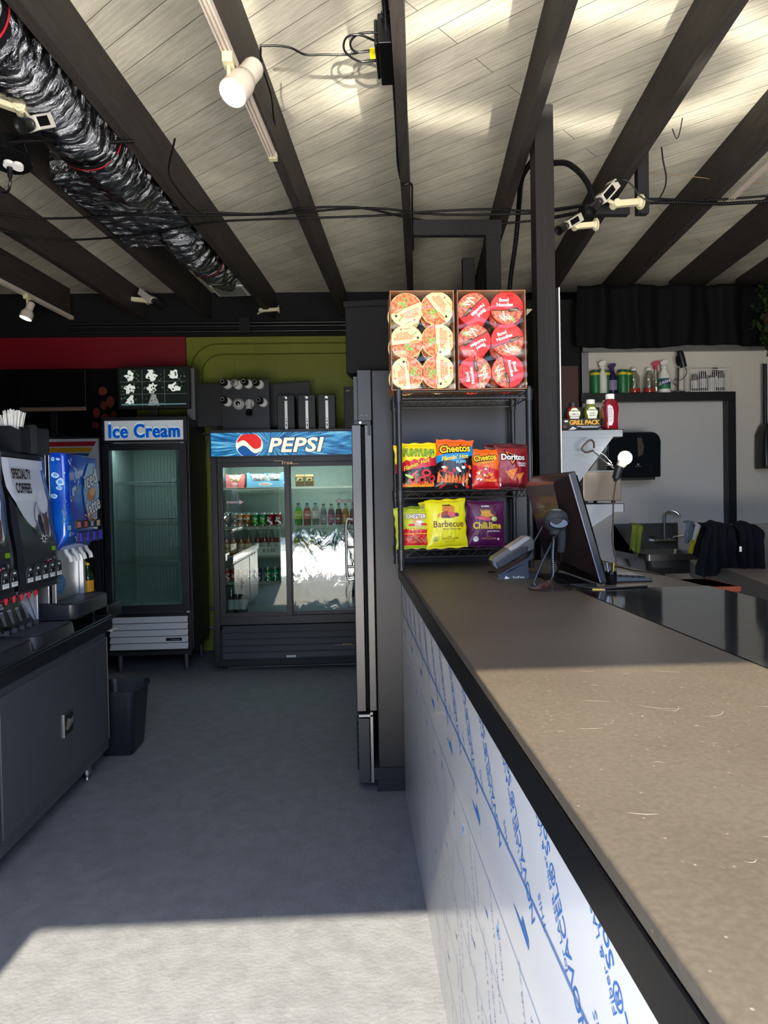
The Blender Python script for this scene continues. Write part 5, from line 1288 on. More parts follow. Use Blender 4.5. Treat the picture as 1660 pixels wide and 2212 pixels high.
area('freezer_fill_lamp', ((a0+a1)/2, YF+.05, 1.90), (RD(15),0,0), .5, .02, 2.2, (.92,1,.98))  # added fill lamp that lifts the dark freezer interior
for z in (1.605,1.28,.93):
    g = G(mat('grey coated wire',(150,158,156),.4)); xa, xb = a0+.058, a1-.058
    for zz in (z, z-.015): g.cyl((xa,YF+.1,zz),(xb,YF+.1,zz),.003,n=6)
    g.cyl((xa,YK-.1,z),(xb,YK-.1,z),.003,n=6)
    for i in range(31): xx = xa+(xb-xa)*i/30; g.cyl((xx,YF+.1,z+.002),(xx,YK-.1,z+.002),.0013,n=4,caps=False)
    g.build('shelf', fz, world=True)
lv = G(mat('pale enamel louvre', (206,206,202), .4)); lv.box((a0+.02,YF-.003,.18),(a1-.02,YF+.003,.50), BLKP)  # black backing sheet paints in the shade between the louvres
for i in range(5): z = .20+i*.056; lv.add([(a0+.026,YF-.040,z),(a1-.03,YF-.040,z),(a1-.03,YF-.012,z+.046),(a0+.026,YF-.012,z+.046),(a0+.026,YF-.004,z),(a1-.03,YF-.004,z)], [(0,1,2,3),(0,4,5,1)])
lvo = lv.build('louvre_grille', fz, world=True, smooth=0)
g = G(INK).box((a1-.21,YF-.040,.268),(a1-.08,YF-.032,.292)); g.text('T. Technology', .014, mat('soft grey print'), TR(a1-.14,YF-.041,.280) @ FRONT, res=1); g.build('badge', lvo, world=True, smooth=0)
G(CLB).box((a0+.01,YF-.03,.15),(a1-.006,YK-.02,.18)).build('base_rail', fz, world=True)
for xx in (a0+.09, a1-.06):
    for yy in (YF+.03, YK-.08): G(mat('satin leg metal',(120,122,124),.35,.8)).cyl((xx,yy,.03),(xx,yy,.155),.018,.024,n=16).cyl((xx,yy,0),(xx,yy,.03),.014,.018,n=16).build('leg', fz, world=True)
# striped cooler at the left
sc = thing('striped_cooler', 'black upright cooler with white, red and yellow striped header, behind the blue machine', 'cooler', (-2.5,6.5,0))
b0, b1 = -2.86, P6(216,1000).x
g = G(CLB).box((b0,YF+.02,.05),(b1,YK,1.99)); g.build('cabinet_body', sc, world=True, bevel=.004)
g = G(mat('white header panel',(206,204,200),.4)).box((b0+.02,YF+.005,1.62),(b1-.01,YF+.019,1.975)); ho = g.build('header_sign', sc, world=True)
g = G(RI); yy = YF+.004
def stripe(py0, py1, pxr0, pxr1, m):
    A = P6(95,py0,yy); B = P6(pxr0,py0,yy); C_ = P6(pxr1,py1,yy); D = P6(95,py1,yy); g.add([(b0+.025,yy-.001,D.z),(C_.x,yy-.001,D.z),(B.x,yy-.001,A.z),(b0+.025,yy-.001,A.z)], [(0,1,2,3)], m)
stripe(955,965,208,203,mat('crimson stripe',(176,20,36),.4)); stripe(968,978,201,196,mat('amber stripe',(206,150,16),.4)); stripe(980,992,194,188,mat('steel blue stripe',(30,90,130),.4))
g.build('stripes', ho, world=True, smooth=0)
g = G(CLB).box((b0+.01,YF-.02,.12),(b1-.01,YF+.015,1.60)); do = g.build('door_frame', sc, world=True, bevel=.003)
G(GL).box((b0+.06,YF-.026,.3),(b1-.06,YF-.022,1.52)).build('door_glass', do, world=True)
# ---------------------------------------------------------------- things under the ceiling
def RC(off, t, z): v = nx*off+ax*t; return Vector((v.x, v.y, z))
def foil(name, dark, bs):
    m = bpy.data.materials.new(name); m.use_nodes = True; nt = m.node_tree; b = nt.nodes['Principled BSDF']; N = nt.nodes.new; L = nt.links.new
    b.inputs['Metallic'].default_value = 1; b.inputs['Roughness'].default_value = .2; b.inputs['Base Color'].default_value = lin(dark)
    tc = N('ShaderNodeTexCoord'); mp = N('ShaderNodeMapping'); mp.inputs['Rotation'].default_value = (0,0,RD(20)); mp.inputs['Scale'].default_value = (.5,1.6,1); L(tc.outputs['Object'], mp.inputs[0])
    n = N('ShaderNodeTexNoise'); n.inputs['Scale'].default_value = bs; n.inputs['Detail'].default_value = 6; n.inputs['Roughness'].default_value = .6; n.inputs['Distortion'].default_value = 1.2; L(mp.outputs[0], n.inputs[0])
    bp = N('ShaderNodeBump'); bp.inputs['Strength'].default_value = 1; bp.inputs['Distance'].default_value = .030; L(n.outputs[0], bp.inputs['Height']); L(bp.outputs[0], b.inputs['Normal'])
    return m
FOIL = foil('crinkled black foil', (150,152,158), 13)
def duct(pts, r, seed, wr=.010):
    # crinkled flexible duct along points, radius with puckers
    g = G(FOIL); P = [Vector(p) for p in pts]; Q = []; L = len(P)
    for i in range(L-1):
        p0 = P[i-1] if i else P[0]*2-P[1]; p3 = P[i+2] if i+2 < L else P[-1]*2-P[-2]
        for k in range(24):
            t = k/24; p1, p2 = P[i], P[i+1]
            Q.append(.5*((2*p1)+(p2-p0)*t+(2*p0-5*p1+4*p2-p3)*t*t+(3*p1-p0-3*p2+p3)*t**3))
    Q.append(P[-1]); n = 64; vs = []; a = Vector((0,0,1)); s = 0
    for i, p in enumerate(Q):
        d = (Q[min(i+1,len(Q)-1)]-Q[max(i-1,0)]).normalized(); a = (a-d*a.dot(d)).normalized(); b = d.cross(a)
        if i: s += (Q[i]-Q[i-1]).length
        rr = r(i/(len(Q)-1)) if callable(r) else r
        for k in range(n):
            t = 2*PI*k/n; ct, st = math.cos(t), math.sin(t)
            w = noise.noise(Vector((ct*2.2+seed, st*2.2, s*5)))*wr*1.3+noise.noise(Vector((ct*5+s*6, st*5+seed, s*16)))*wr*.8+.005*math.sin(s*40+noise.noise(Vector((ct,st,s)))*3)
            vs.append(p+a*ct*(rr+w)+b*st*(rr+w))
    fs = [(i*n+k, i*n+(k+1) % n, (i+1)*n+(k+1) % n, (i+1)*n+k) for i in range(len(Q)-1) for k in range(n)]
    return g.add(vs, fs+[tuple(range(n))[::-1], tuple(range((len(Q)-1)*n, len(Q)*n))])
du = thing('flexible_duct', 'fat black foil flexible air duct hanging between the left rafters, with vent box and grille', 'duct', tuple(RC(-1.53,3.0,3.0)))
duct([RC(-1.60,1.6,3.20), RC(-1.56,2.4,3.17), RC(-1.54,3.0,3.165), RC(-1.535,3.5,3.16), RC(-1.54,3.88,3.20), RC(-1.55,4.1,3.26)], .150, 1).build('main_duct', du, world=True, smooth=70)
duct([RC(-1.56,4.5,3.25), RC(-1.55,4.8,3.20), RC(-1.53,5.2,3.20), RC(-1.515,5.55,3.22), RC(-1.51,5.8,3.27)], lambda t: .135-.012*math.exp(-((t-.5)/.05)**2), 5).build('branch_duct', du, world=True, smooth=70)
g = G(FOIL)
def plen(u, v):
    o = -1.90+.505*u; t = 3.72+1.03*v; z = 3.135+.012*noise.noise(Vector((u*7,v*11,2)))+.01*noise.noise(Vector((u*20,v*20,4))); return RC(o, t, z)
g.grid(plen, 30, 50); g.grid(lambda u,v: RC(-1.90+.505*u, 3.72+.012*noise.noise(Vector((u*9,v*5,7))), 3.135+.235*v), 30, 14); g.grid(lambda u,v: RC(-1.90, 3.72+1.03*u, 3.135+.235*v), 20, 8); g.grid(lambda u,v: RC(-1.90+.505*u, 4.75, 3.135+.235*v), 12, 8)
g.build('vent_box', du, world=True, smooth=70)
TAPE = mat('black tape', (26,26,28), .5); REDL = mat('red tape line', (214,40,52), .5)
def ring(off, t, z, r, w, tilt=.0, m=TAPE):
    g = G(m); vs = []; n = 48
    for j, dt in enumerate((-w/2, w/2)):
        for k in range(n): a = 2*PI*k/n; vs.append(RC(off+r*math.cos(a), t+dt+tilt*math.cos(a)*r, z+r*math.sin(a)))
    return g.add(vs, [(k,(k+1) % n,n+(k+1) % n,n+k) for k in range(n)])
for i, (o, t, z, r) in enumerate(((-1.56,2.47,3.17,.158),(-1.535,3.36,3.163,.158),(-1.53,5.22,3.20,.132))):
    tp = ring(o, t, z, r, .075 if i < 2 else .03, .15).build('tape_band', du, world=True, smooth=70)
    ring(o, t, z, r+.002, .010, .12, REDL).build('red_line', tp, world=True, smooth=70)
g = G(mat('white vent metal', (206,206,200), .4)); A = PZ(462,618,3.17)
c = RC(-1.52, 5.93, 3.155)
X = TR(*c) @ RZ(-5.43)
g.box((-.14,-.16,.0),(.13,.12,.012), None, X).box((-.12,-.14,.012),(.11,.10,.10), mat('galvanised collar',(150,154,156),.4,.8), X)
for i in range(12): g.box((-.115+i*.019,-.13,-.004),(-.106+i*.019,.09,.0), mat('grey metal edge'), X)
g.build('vent_grille', du, world=True)
# track lights
TRK = mat('ivory track metal', (216,204,192), .4); BRK = mat('ivory connector', (216,208,170), .45); BULB = mat('lit lamp face', (255,250,240), .3, emit=(255,248,236), estr=14)
def track(off, t0, t1, z, label, w=.036):
    t = thing('light_track', label, 'light track', tuple(RC(off,(t0+t1)/2,z))); g = G(TRK); X = TR(*RC(off,0,z)) @ RZ(-5.43)
    g.box((-w/2,t0,-.0),(w/2,t1,.018), None, X).box((-w/2,t0,-.012),(-w/2+.006,t1,0), None, X).box((w/2-.006,t0,-.012),(w/2,t1,0), None, X).box((-.004,t0,-.012),(.004,t1,0), None, X)
    g.build('rail', t, world=True, smooth=0)
    g = G(BRK).box((-w/2-.002,t1-.0,-.014),(w/2+.002,t1+.035,.018), None, X) if label[0] != 'x' else G(BRK); g.build('end_connector', t, world=True); 
    return t
track(-.695,1.0,3.56,3.131,'white light track under the second rafter at upper left')
track(-3.172,4.6,6.5,3.14,'white light track in the dark upper left corner')
track(1.83,2.8,4.34,3.131,'white light track under the right-hand rafter at the edge of the photo')
def spot(px_front, z_front, px_back, z_back, mount, label, watt, rf=.056, shell=TRK, yb=None):
    F = PZ(*px_front, z_front) if yb is None else PY(*px_front, yb); B = PZ(*px_back, z_back) if yb is None else PY(*px_back, yb+.03)
    t = thing('track_spotlight', label, 'spotlight', tuple(B)); d = (F-B).normalized(); L = (F-B).length; q = d.to_track_quat('Z','Y').to_matrix().to_4x4(); X = TR(*B) @ q
    k = L/.19; g = G(shell); g.lathe([(.02*k,-.012*k),(.036*k,-.004*k),(.040*k,.01*k),(.040*k,.085*k),(.044*k,.088*k),(rf,.125*k),(rf,.188*k),(rf-.003,.19*k),(rf-.006,.185*k),(rf-.010,.14*k),(.03*k,.12*k)], 32, X=X, cap=False); g.build('lamp_shade', t, world=True, smooth=50)
    G(BULB).lathe([(.001,.150*k),(rf-.012,.148*k),(rf-.011,.140*k)], 24, X=X, cap=False).build('lamp_face', t, world=True)
    M = Vector(mount); g = G(BRK); g.box((M.x-.02,M.y-.03,M.z-.04),(M.x+.02,M.y+.03,M.z)); J = M+Vector((0,0,-.04)); g.cyl(J,J+Vector((0,0,-.05)),.008,n=12); g.cyl(J+Vector((0,0,-.045)),B+d*.05*k,.006,n=10); g.build('bracket', t, world=True, bevel=.002)
    l = bpy.data.lights.new('spot_beam','SPOT'); l.energy = watt; l.spot_size = RD(75); l.spot_blend = .6; l.shadow_soft_size = .03; l.color = (1,.9,.76)
    o = bpy.data.objects.new('spot_beam', l); COL.objects.link(o); o.location = B+d*(.20*k); o.rotation_euler = d.to_track_quat('-Z','Y').to_euler()
    return t
MT = RC(-.695,2.74,3.125); 
spot((502,202), 2.99, (549,146), 3.15, MT, 'white cone spotlight hanging from the upper left track, lit', 30)
M2 = PY(56,640,6.0); spot((55,688), None, (68,655), None, (M2.x,6.02,M2.z+.02), 'small white spotlight on the dark corner track at far left, lit warm', 12, rf=.05, yb=6.0)
M3 = PY(1143,668,5.0); spot((1154,700), None, (1140,690), None, (M3.x,5.02,M3.z), 'small black lit spotlight just right of the red noodle tray', 8, rf=.036, shell=BLKM, yb=5.0)
# surveillance cameras on arms
CB = mat('light grey camera shell', (196,192,184), .4)
def surv(disc, end, back, front, label, s=1.0, axis=(1,0,0), body=True):
    D, E, Bk, Fr = map(Vector, (disc, end, back, front)); t = thing('surveillance_camera', label, 'camera', tuple(D))
    a = (D-E).normalized(); g = G(CREAM); g.cyl(D, D-a*.008*s, .034*s, .034*s, 24).cyl(D-a*.008*s, D-a*.02*s, .026*s, .017*s, 20)
    up = Vector((0,0,1)); sd = a.cross(up).normalized(); M = Matrix((a, sd, a.cross(sd))).transposed().to_4x4(); M.translation = E; L = (D-E).length
    g.box((0,-.014*s,-.014*s),(L-.01,.014*s,.014*s), None, M).cyl(E-sd*.022*s, E+sd*.022*s, .019*s, n=18).cyl(E-sd*.028*s, E-sd*.022*s, .012*s, n=14)
    g.tube([E, E+(Bk*.5+Fr*.5-E)*.6, Bk*.5+Fr*.5], .009*s, 8, sub=2); g.build('mount_arm', t, world=True, bevel=.002)
    if body:
        d = (Fr-Bk).normalized(); L = (Fr-Bk).length; s2 = d.cross(up).normalized(); u2 = s2.cross(d); M = Matrix((s2, d, u2)).transposed().to_4x4(); M.translation = Bk
        b = G(CB).box((-.026*s,0,-.022*s),(.026*s,L*.62,.022*s), None, M); cbo = b.build('camera_body', t, world=True, bevel=.004)
        G(INK).box((-.0275*s,L*.2,-.013*s),(-.026*s,L*.58,.015*s), None, M).box((-.020*s,L*.15,.022*s),(.020*s,L*.5,.0228*s), None, M).box((-.018*s,L*.28,-.0228*s),(.018*s,L*.55,-.022*s), None, M).build('label_plate', t, world=True)
        g = G(BLKP); M2_ = M @ RX(-90); g.lathe([(.018*s,L*.62),(.020*s,L*.70),(.017*s,L*.72),(.022*s,L*.78),(.025*s,L),(.021*s,L),(.016*s,L*.93),(.001,L*.92)], 20, X=M @ RX(-90) @ SCL(1,1,1), cap=False); g.cyl(M @ Vector((0,L*.7,.02*s)), M @ Vector((0,L*.7,.034*s)), .003*s, n=8); g.cyl(M @ Vector((.02*s,L*.76,0)), M @ Vector((.034*s,L*.76,0)), .003*s, n=8)
        g.build('lens', t, world=True)
    return t
yc = 3.80; surv(PY(1386,436,yc+.02), PY(1330,441,yc-.01), PY(1328,398,yc-.03), PY(1277,456,yc-.10), 'surveillance camera on a cream arm, upper of the two right of the post', 1.15)
surv(PY(1289,485,3.92), PY(1245,489,3.90), PY(1252,470,3.88), PY(1207,498,3.80), 'surveillance camera on a cream arm, lower of the two beside the post', 1.0)
surv(PY(272,645,6.6), PY(318,650,6.6), PY(306,630,6.6), PY(348,662,6.45), 'surveillance camera on a cream arm above the red fascia board', 1.35)
surv(PY(604,668,6.6), PY(564,671,6.6), PY(560,676,6.6), PY(556,680,6.5), 'empty cream camera arm on the header near the middle rafters', 1.0, body=False)
surv(RC(-1.86,2.74,3.10), PY(44,234,2.98), PY(104,262,3.02), PY(44,272,2.90), 'surveillance camera on a cream arm left of the foil duct, lens toward the counter', 1.25)
# power boxes and cords
def pz(pts, z): return [PZ(a, b, z) for a, b in pts]
jb = thing('junction_box', 'black outdoor socket box with two plugs on the middle rafter', 'junction box', tuple(RC(-.10,3.05,3.2)))
X = TR(*RC(0,0,0)) @ RZ(-5.43); GB = mat('glossy black paint', (20,21,23), .22)
g = G(GB).box((-.135,2.90,3.24),(-.077,3.20,3.36), None, X).box((-.15,2.92,3.25),(-.135,3.17,3.35), None, X); g.build('box_body', jb, world=True, bevel=.006)
g = G(GB); g.tube([RC(-.10,1.5,3.33),RC(-.10,2.9,3.33)], .014, 10, sub=1); g.tube([RC(-.10,2.86,3.33),RC(-.10,2.93,3.33)],.02,10,sub=1); g.build('conduit', jb, world=True)
for i, (a, b) in enumerate(((838,108),(838,129))):
    e = PZ(a, b, 3.29); f = PZ(a-28, b+2, 3.28); G(BLKP).cyl(e, e*.45+f*.55, .014, .012, 12).cyl(e*.45+f*.55, f, .009, .006, 10).build('plug', jb, world=True)
CORD = mat('black cord', (18,18,20), .35)
g = G(CORD); g.tube(pz([(810,110),(770,112),(757,95),(770,76),(800,70),(838,74)],3.29), .0045, 8); tag(g.build('cable', smooth=60), 'black cord looping up from the socket box on the middle rafter', 'cord')
g = G(CORD); g.tube(pz([(812,131),(775,132),(745,110),(748,82),(775,75),(810,88),(835,97)],3.285), .0045, 8); tag(g.build('cable', smooth=60), 'outer black cord loop plugged into the lower socket of the rafter box', 'cord')
g = G(CORD); g.tube(pz([(562,99),(600,99),(630,104),(660,118),(700,118),(750,118),(790,110),(815,108)],3.30), .0045, 8); tag(g.build('cable', smooth=60), 'black cord running from the second rafter across planks to the socket box', 'cord')
g = G(CORD); g.tube(pz([(563,101),(566,140),(586,205),(592,255),(602,305),(608,328)],3.24), .0045, 8); tag(g.build('cable', smooth=60), 'black cord hanging along the second rafter to the track end', 'cord')
g = G(mat('yellow tag', (236,214,20), .5)); c = PZ(806,114,3.28); g.box((c.x-.013,c.y-.03,c.z-.001),(c.x+.013,c.y+.02,c.z+.001)); g.box((c.x-.01,c.y+.02,c.z-.012),(c.x+.012,c.y+.022,c.z+.001)); tag(g.build('cord_tag', smooth=0), 'small yellow tag on the black cord by the rafter socket box', 'tag')
g = G(CORD); g.tube([RC(-.083,3.2,3.26),RC(-.083,3.6,3.24),RC(-.083,3.9,3.2),RC(-.06,3.98,3.146),RC(-.015,4.02,3.16),RC(-.015,4.4,3.2),RC(-.015,5.2,3.2)], .006, 8); tag(g.build('cable', smooth=60), 'black cord clipped along the middle rafter toward the back', 'cord')
lb = thing('junction_box', 'black round socket box with two white outlets at the upper left edge', 'junction box', tuple(PY(25,345,3.5)))
c = PY(22,342,3.5); g = G(GB); g.cyl((c.x-.02,c.y,c.z+.06),(c.x,c.y-.01,c.z-.01), .085, .09, 26).cyl((c.x,c.y-.01,c.z-.01),(c.x,c.y-.012,c.z-.02), .10, .10, 26); g.build('box_body', lb, world=True)
for (a, b) in ((20,358),(39,362)):
    p = PY(a, b, 3.44); G(WHITE).cyl(p+Vector((0,.0,.012)), p+Vector((0,-.004,-.004)), .025, n=18, X=None).build('outlet', lb, world=True)
p = PY(21,362,3.43); g = G(CORD).cyl(p, p+Vector((0,0,-.045)), .013, .010, 12); g.tube([p+Vector((0,0,-.04)),p+Vector((0,0,-.07)),p+Vector((-.02,.02,-.10)),p+Vector((-.06,.05,-.09))], .006, 8); g.build('plug', lb, world=True)
g = G(CORD).tube([RC(-1.985,3.3,3.20),RC(-1.985,3.9,3.19),RC(-1.985,4.5,3.19),RC(-1.985,5.5,3.2)], .012, 8); tag(g.build('rafter_conduit', smooth=60), 'black conduit running along the rafter left of the foil duct', 'conduit')
# sagging cable runs across the rafters
RIB = mat('ribbed black conduit', (18,18,20), .5)
def run(pts, z, r, label, dz=None):
    P = [PZ(a, b, z+(dz[i] if dz else 0)) for i, (a, b) in enumerate(pts)]; g = G(RIB); g.tube(P, r, 8, sub=40, rib=.14); return tag(g.build('cable_run', smooth=0), label, 'cable', 'cable runs under the rafters')
run([(-60,452),(0,462),(80,471),(160,471),(300,464),(440,465),(600,462),(760,450),(840,452),(900,460),(1000,464),(1160,460),(1250,447),(1300,437)], 3.13, .0065, 'ribbed black cable run crossing the whole ceiling, upper of the bundle')
run([(-60,490),(0,498),(80,512),(160,518),(300,507),(440,482),(560,474),(700,470),(830,465),(900,459),(1040,452),(1160,455),(1300,438),(1400,430),(1530,432),(1700,420)], 3.125, .0065, 'ribbed black cable sagging lowest at the left and running to the right edge')
run([(440,458),(560,462),(660,450),(740,447),(800,452),(880,470),(960,482),(1050,484),(1160,476),(1240,463),(1290,462)], 3.12, .0065, 'ribbed black cable dipping behind the post between middle and right rafters')
run([(1195,470),(1290,452),(1350,440),(1450,437),(1560,440),(1700,432)], 3.11, .010, 'ribbed black cable run right of the post')
run([(-30,318),(0,311),(60,305),(140,305),(200,308),(290,305)], 3.10, .009, 'ribbed black conduit crossing the foil duct at upper left')
def fly(pts, y, r, label, nm='flexible_conduit', m=None, rib=.16, sub=26):
    g = G(m or RIB).tube([PY(a, b, yy) for (a, b), yy in zip(pts, y if isinstance(y, list) else [y]*len(pts))], r, 9, sub=sub, rib=rib); return tag(g.build(nm, smooth=0 if rib else 60), label, 'conduit' if rib else 'wire')
fly([(1196,352),(1225,353),(1252,372),(1272,400),(1282,432)], 3.75, .014, 'thick ribbed black conduit arching right of the post')
fly([(1152,345),(1128,385),(1122,440),(1115,520),(1105,590),(1100,640)], [3.7,4.0,4.5,4.7,4.8,4.8], .014, 'ribbed black conduit dropping behind the post toward the noodle trays')
fly([(1330,392),(1350,388),(1368,402),(1385,425),(1415,436),(1433,415),(1440,385),(1433,345),(1430,318)], 3.7, .004, 'thin grey looping wire from the upper right camera', 'wire', CORD, 0, 6)
fly([(1453,278),(1463,300),(1470,282),(1475,255)], 3.45, .0025, 'thin dark wire hanging in a V below the right rafter', 'wire', CORD, 0, 3)
fly([(1404,372),(1460,378),(1510,383),(1560,390),(1620,396),(1680,398)], 4.2, .002, 'thin pale wire stretched between the right rafters', 'wire', mat('tan wire',(140,116,84),.5), 0, 4)
fly([(378,300),(365,370),(385,410),(420,450),(445,463)], [3.6,3.9,4.1,4.25,4.3], .005, 'thin black cord hanging across the foil duct', 'wire', CORD, 0, 8)
# ---------------------------------------------------------------- steel wall shelves and what stands on them
SHM = mat('stainless shelf steel', (122,126,130), .45, .35, bump=.04, bscale=10, stretch=(1,1,12))
XW = pb
def shelf_unit(ztop, zlip, xr, y0, y1, ztri, label):
    t = thing('wall_shelf', label, 'shelf', (XW+.13,(y0+y1)/2,ztop))
    g = G(SHM).box((XW+.002,y0,ztop-.003),(xr,y1,ztop)).box((XW+.002,y0,zlip),(xr,y0+.003,ztop)).box((xr-.003,y0,zlip),(xr,y1,ztop)); g.build('shelf_board', t, world=True)
    for yy in (y0+.006, y1-.03):
        b = G(SHM).prism([(XW+.002,zlip),(xr-.05,zlip),(XW+.002,ztri)], 0, .003, None, TR(0,yy,0) @ FRONT); b.build('bracket', t, world=True, smooth=0)
    return t
Y1 = 3.62
zs1 = PY(1280,928,Y1).z; zl1 = PY(1340,943,Y1).z; xr = PY(1347,930,Y1).x
shelf_unit(zs1, zl1, xr, Y1, 4.8, zl1-.36, 'upper stainless wall shelf right of the post, carrying the condiment bottles')
zs2 = PY(1300,1088,Y1).z; zl2 = PY(1340,1106,Y1).z
shelf_unit(zs2, zl2, xr, Y1, 4.8, zl2-.18, 'lower stainless wall shelf right of the post, carrying the steel box')
# condiment bottles in a carton
def squeeze(px, y, col, capcol, lines, label, h=.165, w=.066, d=.05, seam=False, rz=0):
    p = PY(px, 920, y); t = thing('condiment_bottle', label, 'bottle', (p.x,y,zs1+.0015), rz)
    m = mat('condiment '+label[:14], col, .18, spec=.6); g = G(m); a = w/2
    loft(g, [(-a*.84,a*.84,-d*.42,d*.42,.012,0),(-a*.94,a*.94,-d*.48,d*.48,.016,.006),(-a*.90,a*.90,-d*.46,d*.46,.016,h*.3),(-a*1.05,a*1.05,-d*.5,d*.5,.018,h*.62),(-a*.85,a*.85,-d*.44,d*.44,.018,h*.78),(-a*.46,a*.46,-d*.36,d*.36,.014,h*.86)], n=6); g.build('bottle_body', t, smooth=50)
    g = G(mat('cap '+str(capcol), capcol, .4)); g.lathe([(.022,h*.855),(.0225,h*.99),(.020,h)], 24); g.build('cap', t)
    L = G(mat('cream label', (236,232,214), .5)); yy = -d*.5-.0015; s = w/.066
    P = [(-.021,0),(.021,0),(.026,.030),(.030,.034),(.030,.052),(.022,.052),(.020,.060),(.010,.070),(-.010,.070),(-.020,.060),(-.022,.052),(-.030,.052),(-.030,.034),(-.026,.030)]
    if not lines: return t
    L.prism([(x*s*1.02, z+h*.34) for x, z in P], 0, .001, GRP, TR(0,yy+.0008,0) @ FRONT); L.prism([(x*s*.94, z*.95+h*.34+.001) for x, z in P], 0, .001, None, TR(0,yy,0) @ FRONT)
    for s_, sz, z in lines: L.text(s_, sz, INK, TR(0,yy-.0016,z+h*.34) @ FRONT, bold=.02, res=1)
    L.build('label', t, smooth=0); return t
YC = 3.74
squeeze(1239,YC,(146,24,40),(26,26,30),(('HEINZ',.013,.053),('TOMATO',.0115,.036),('KETCHUP',.0105,.024)),'red ketchup bottle with black cap, leftmost in the grill pack carton',h=.150)
squeeze(1277,YC,(112,112,34),(236,234,228),(('HEINZ',.013,.053),('SWEET',.0095,.036),('RELISH',.0105,.024)),'green relish bottle with white cap in the middle of the grill pack carton',h=.165)
squeeze(1312,YC+.02,(216,150,50),(236,234,228),(('HEINZ',.013,.053),('YELLOW',.0095,.036),('MUSTARD',.0095,.024)),'yellow mustard bottle behind the front ketchup bottle on the upper shelf',h=.163)
kt = squeeze(1319,3.66,(122,20,34),(236,234,228),(),'large dark red ketchup bottle with white cap standing alone at the shelf front',h=.182,w=.078,d=.056,rz=8)
g = G(mat('pale back label', (206,200,206), .5)); g.prism([(-.026,.02),(-.006,.02),(.002,.04),(.004,.09),(-.002,.115),(-.018,.125),(-.028,.12)], 0, .001, None, TR(0,-.0295,0) @ FRONT)
for i in range(9): g.box((-.023,-.0312,.04+i*.008),(-.003,-.0306,.042+i*.008), mat('fine print grey',(120,116,122),.5))
g.build('label', kt, smooth=0)
gp = thing('condiment_carton', 'dark grey GRILL PACK carton holding three condiment bottles', 'carton', (PY(1262,925,3.69).x,3.70,zs1+.0015))
xa = PY(1216,925,3.69).x-gp.location.x; xb = PY(1309,925,3.69).x-gp.location.x
g = G(mat('charcoal carton',(52,54,52),.55)).box((xa,-.005,0),(xb,-.002,.062)).box((xa,.078,0),(xb,.081,.13)).box((xa,-.002,0),(xa+.003,.078,.09)).box((xb-.003,-.002,0),(xb,.078,.062)); g.build('carton', gp, smooth=0)
g = G(mat('amber lettering',(236,170,40),.5)); g.text('GRILL PACK', .032, None, TR(.004,-.0056,.042) @ FRONT, bold=.03, shear=.08, space=.90); 
g.box((-.035,-.0058,.021),(.09,-.0052,.0235), WHITE).box((-.01,-.0058,.015),(.075,-.0052,.0172), WHITE).box((xb-.035,-.0058,.006),(xb-.006,-.0052,.009), WHITE)
g.flat([(xa+.03,.004),(xa+.055,.022),(xa+.075,.012),(xa+.06,.003)], WHITE, TR(0,-.0056,0) @ FRONT); g.flat([(xa+.004,.03),(xa+.02,.028),(xa+.024,.016),(xa+.004,.012)], mat('wine print',(120,40,50),.5), TR(0,-.0056,0) @ FRONT)
g.flat([(xa+.012,.046),(xa+.03,.046),(xa+.03,.054),(xa+.012,.054)], WHITE, TR(0,-.0056,0) @ FRONT); g.build('front_print', gp, smooth=0)
# steel box, scoop and clip lamp
sb = thing('steel_box', 'polished stainless box on the lower wall shelf behind the monitor', 'steel box', (PY(1290,1085,3.75).x,3.78,zs2+.001), 8)
MIR = mat('polished stainless', (170,156,142), .3, .8, bump=.02, bscale=2)
xl_, xr_ = -.115, .098
g = G(MIR).box((xl_,-.10,.012),(xr_,.16,.168)).box((xl_-.004,-.104,.160),(xr_+.004,.164,.170), SHM); g.build('box_body', sb, bevel=.006)
for x in (xl_+.03, xr_-.03):
    for y in (-.07,.13): G(BLKP).cyl((x,y,0),(x,y,.012),.01,n=10).build('foot', sb)
G(WHITEP).box((xr_+.0005,-.05,.02),(xr_+.003,-.02,.13)).build('side_label', sb)
sp_ = thing('steel_scoop', 'shiny steel tumbler lying tilted on top of the steel box', 'scoop', tuple(PY(1272,1005,3.78)))
A = PY(1262,1012,3.78); B = PY(1296,966,3.80); d = (B-A).normalized(); q = d.to_track_quat('Z','Y').to_matrix().to_4x4()
g = G(MIR).lathe([(.030,-.01),(.030,.10),(.034,.135),(.036,.137),(.033,.13),(.028,.10),(.028,.0)], 28, X=TR(*A) @ q, cap=False); g.lathe([(.001,-.01),(.030,-.01)],28,X=TR(*A) @ q,cap=False); g.build('tumbler', sp_, world=True)
G(SHM).tube([B, B+Vector((.012,0,.015)), B+Vector((.03,0,.01)), B+Vector((.028,0,-.02)), A+Vector((.045,-.01,.03))], .007, 8).build('handle', sp_, world=True)
lp = thing('clip_lamp', 'bare lit round bulb in a black clip lamp holder beside the steel shelf', 'lamp', tuple(PY(1330,1030,3.56)))
YL = 3.56
S0 = PY(1331,1034,YL); S1 = PY(1338,1010,YL); N1 = PY(1343,1003,YL); BC = PY(1351,989,YL); dd = (BC-S0).normalized()
g = G(BLKP).cyl(S0, S1, .020, .021, 20).cyl(PY(1329,1040,YL), S0, .008, .014, 14).cyl(S1, S1+dd*.006, .023, .022, 20); g.build('socket', lp, world=True)
g = G(mat('warm white bulb base',(196,188,168),.5)).cyl(S1, PY(1345,1000,YL), .017, .026, 20); g.build('bulb_base', lp, world=True)
G(mat('glowing bulb',(255,255,255),.3,emit=(255,252,246),estr=12)).sphere(tuple(BC), .034, n=28, k=18).build('bulb', lp, world=True)
g = G(CHROME)
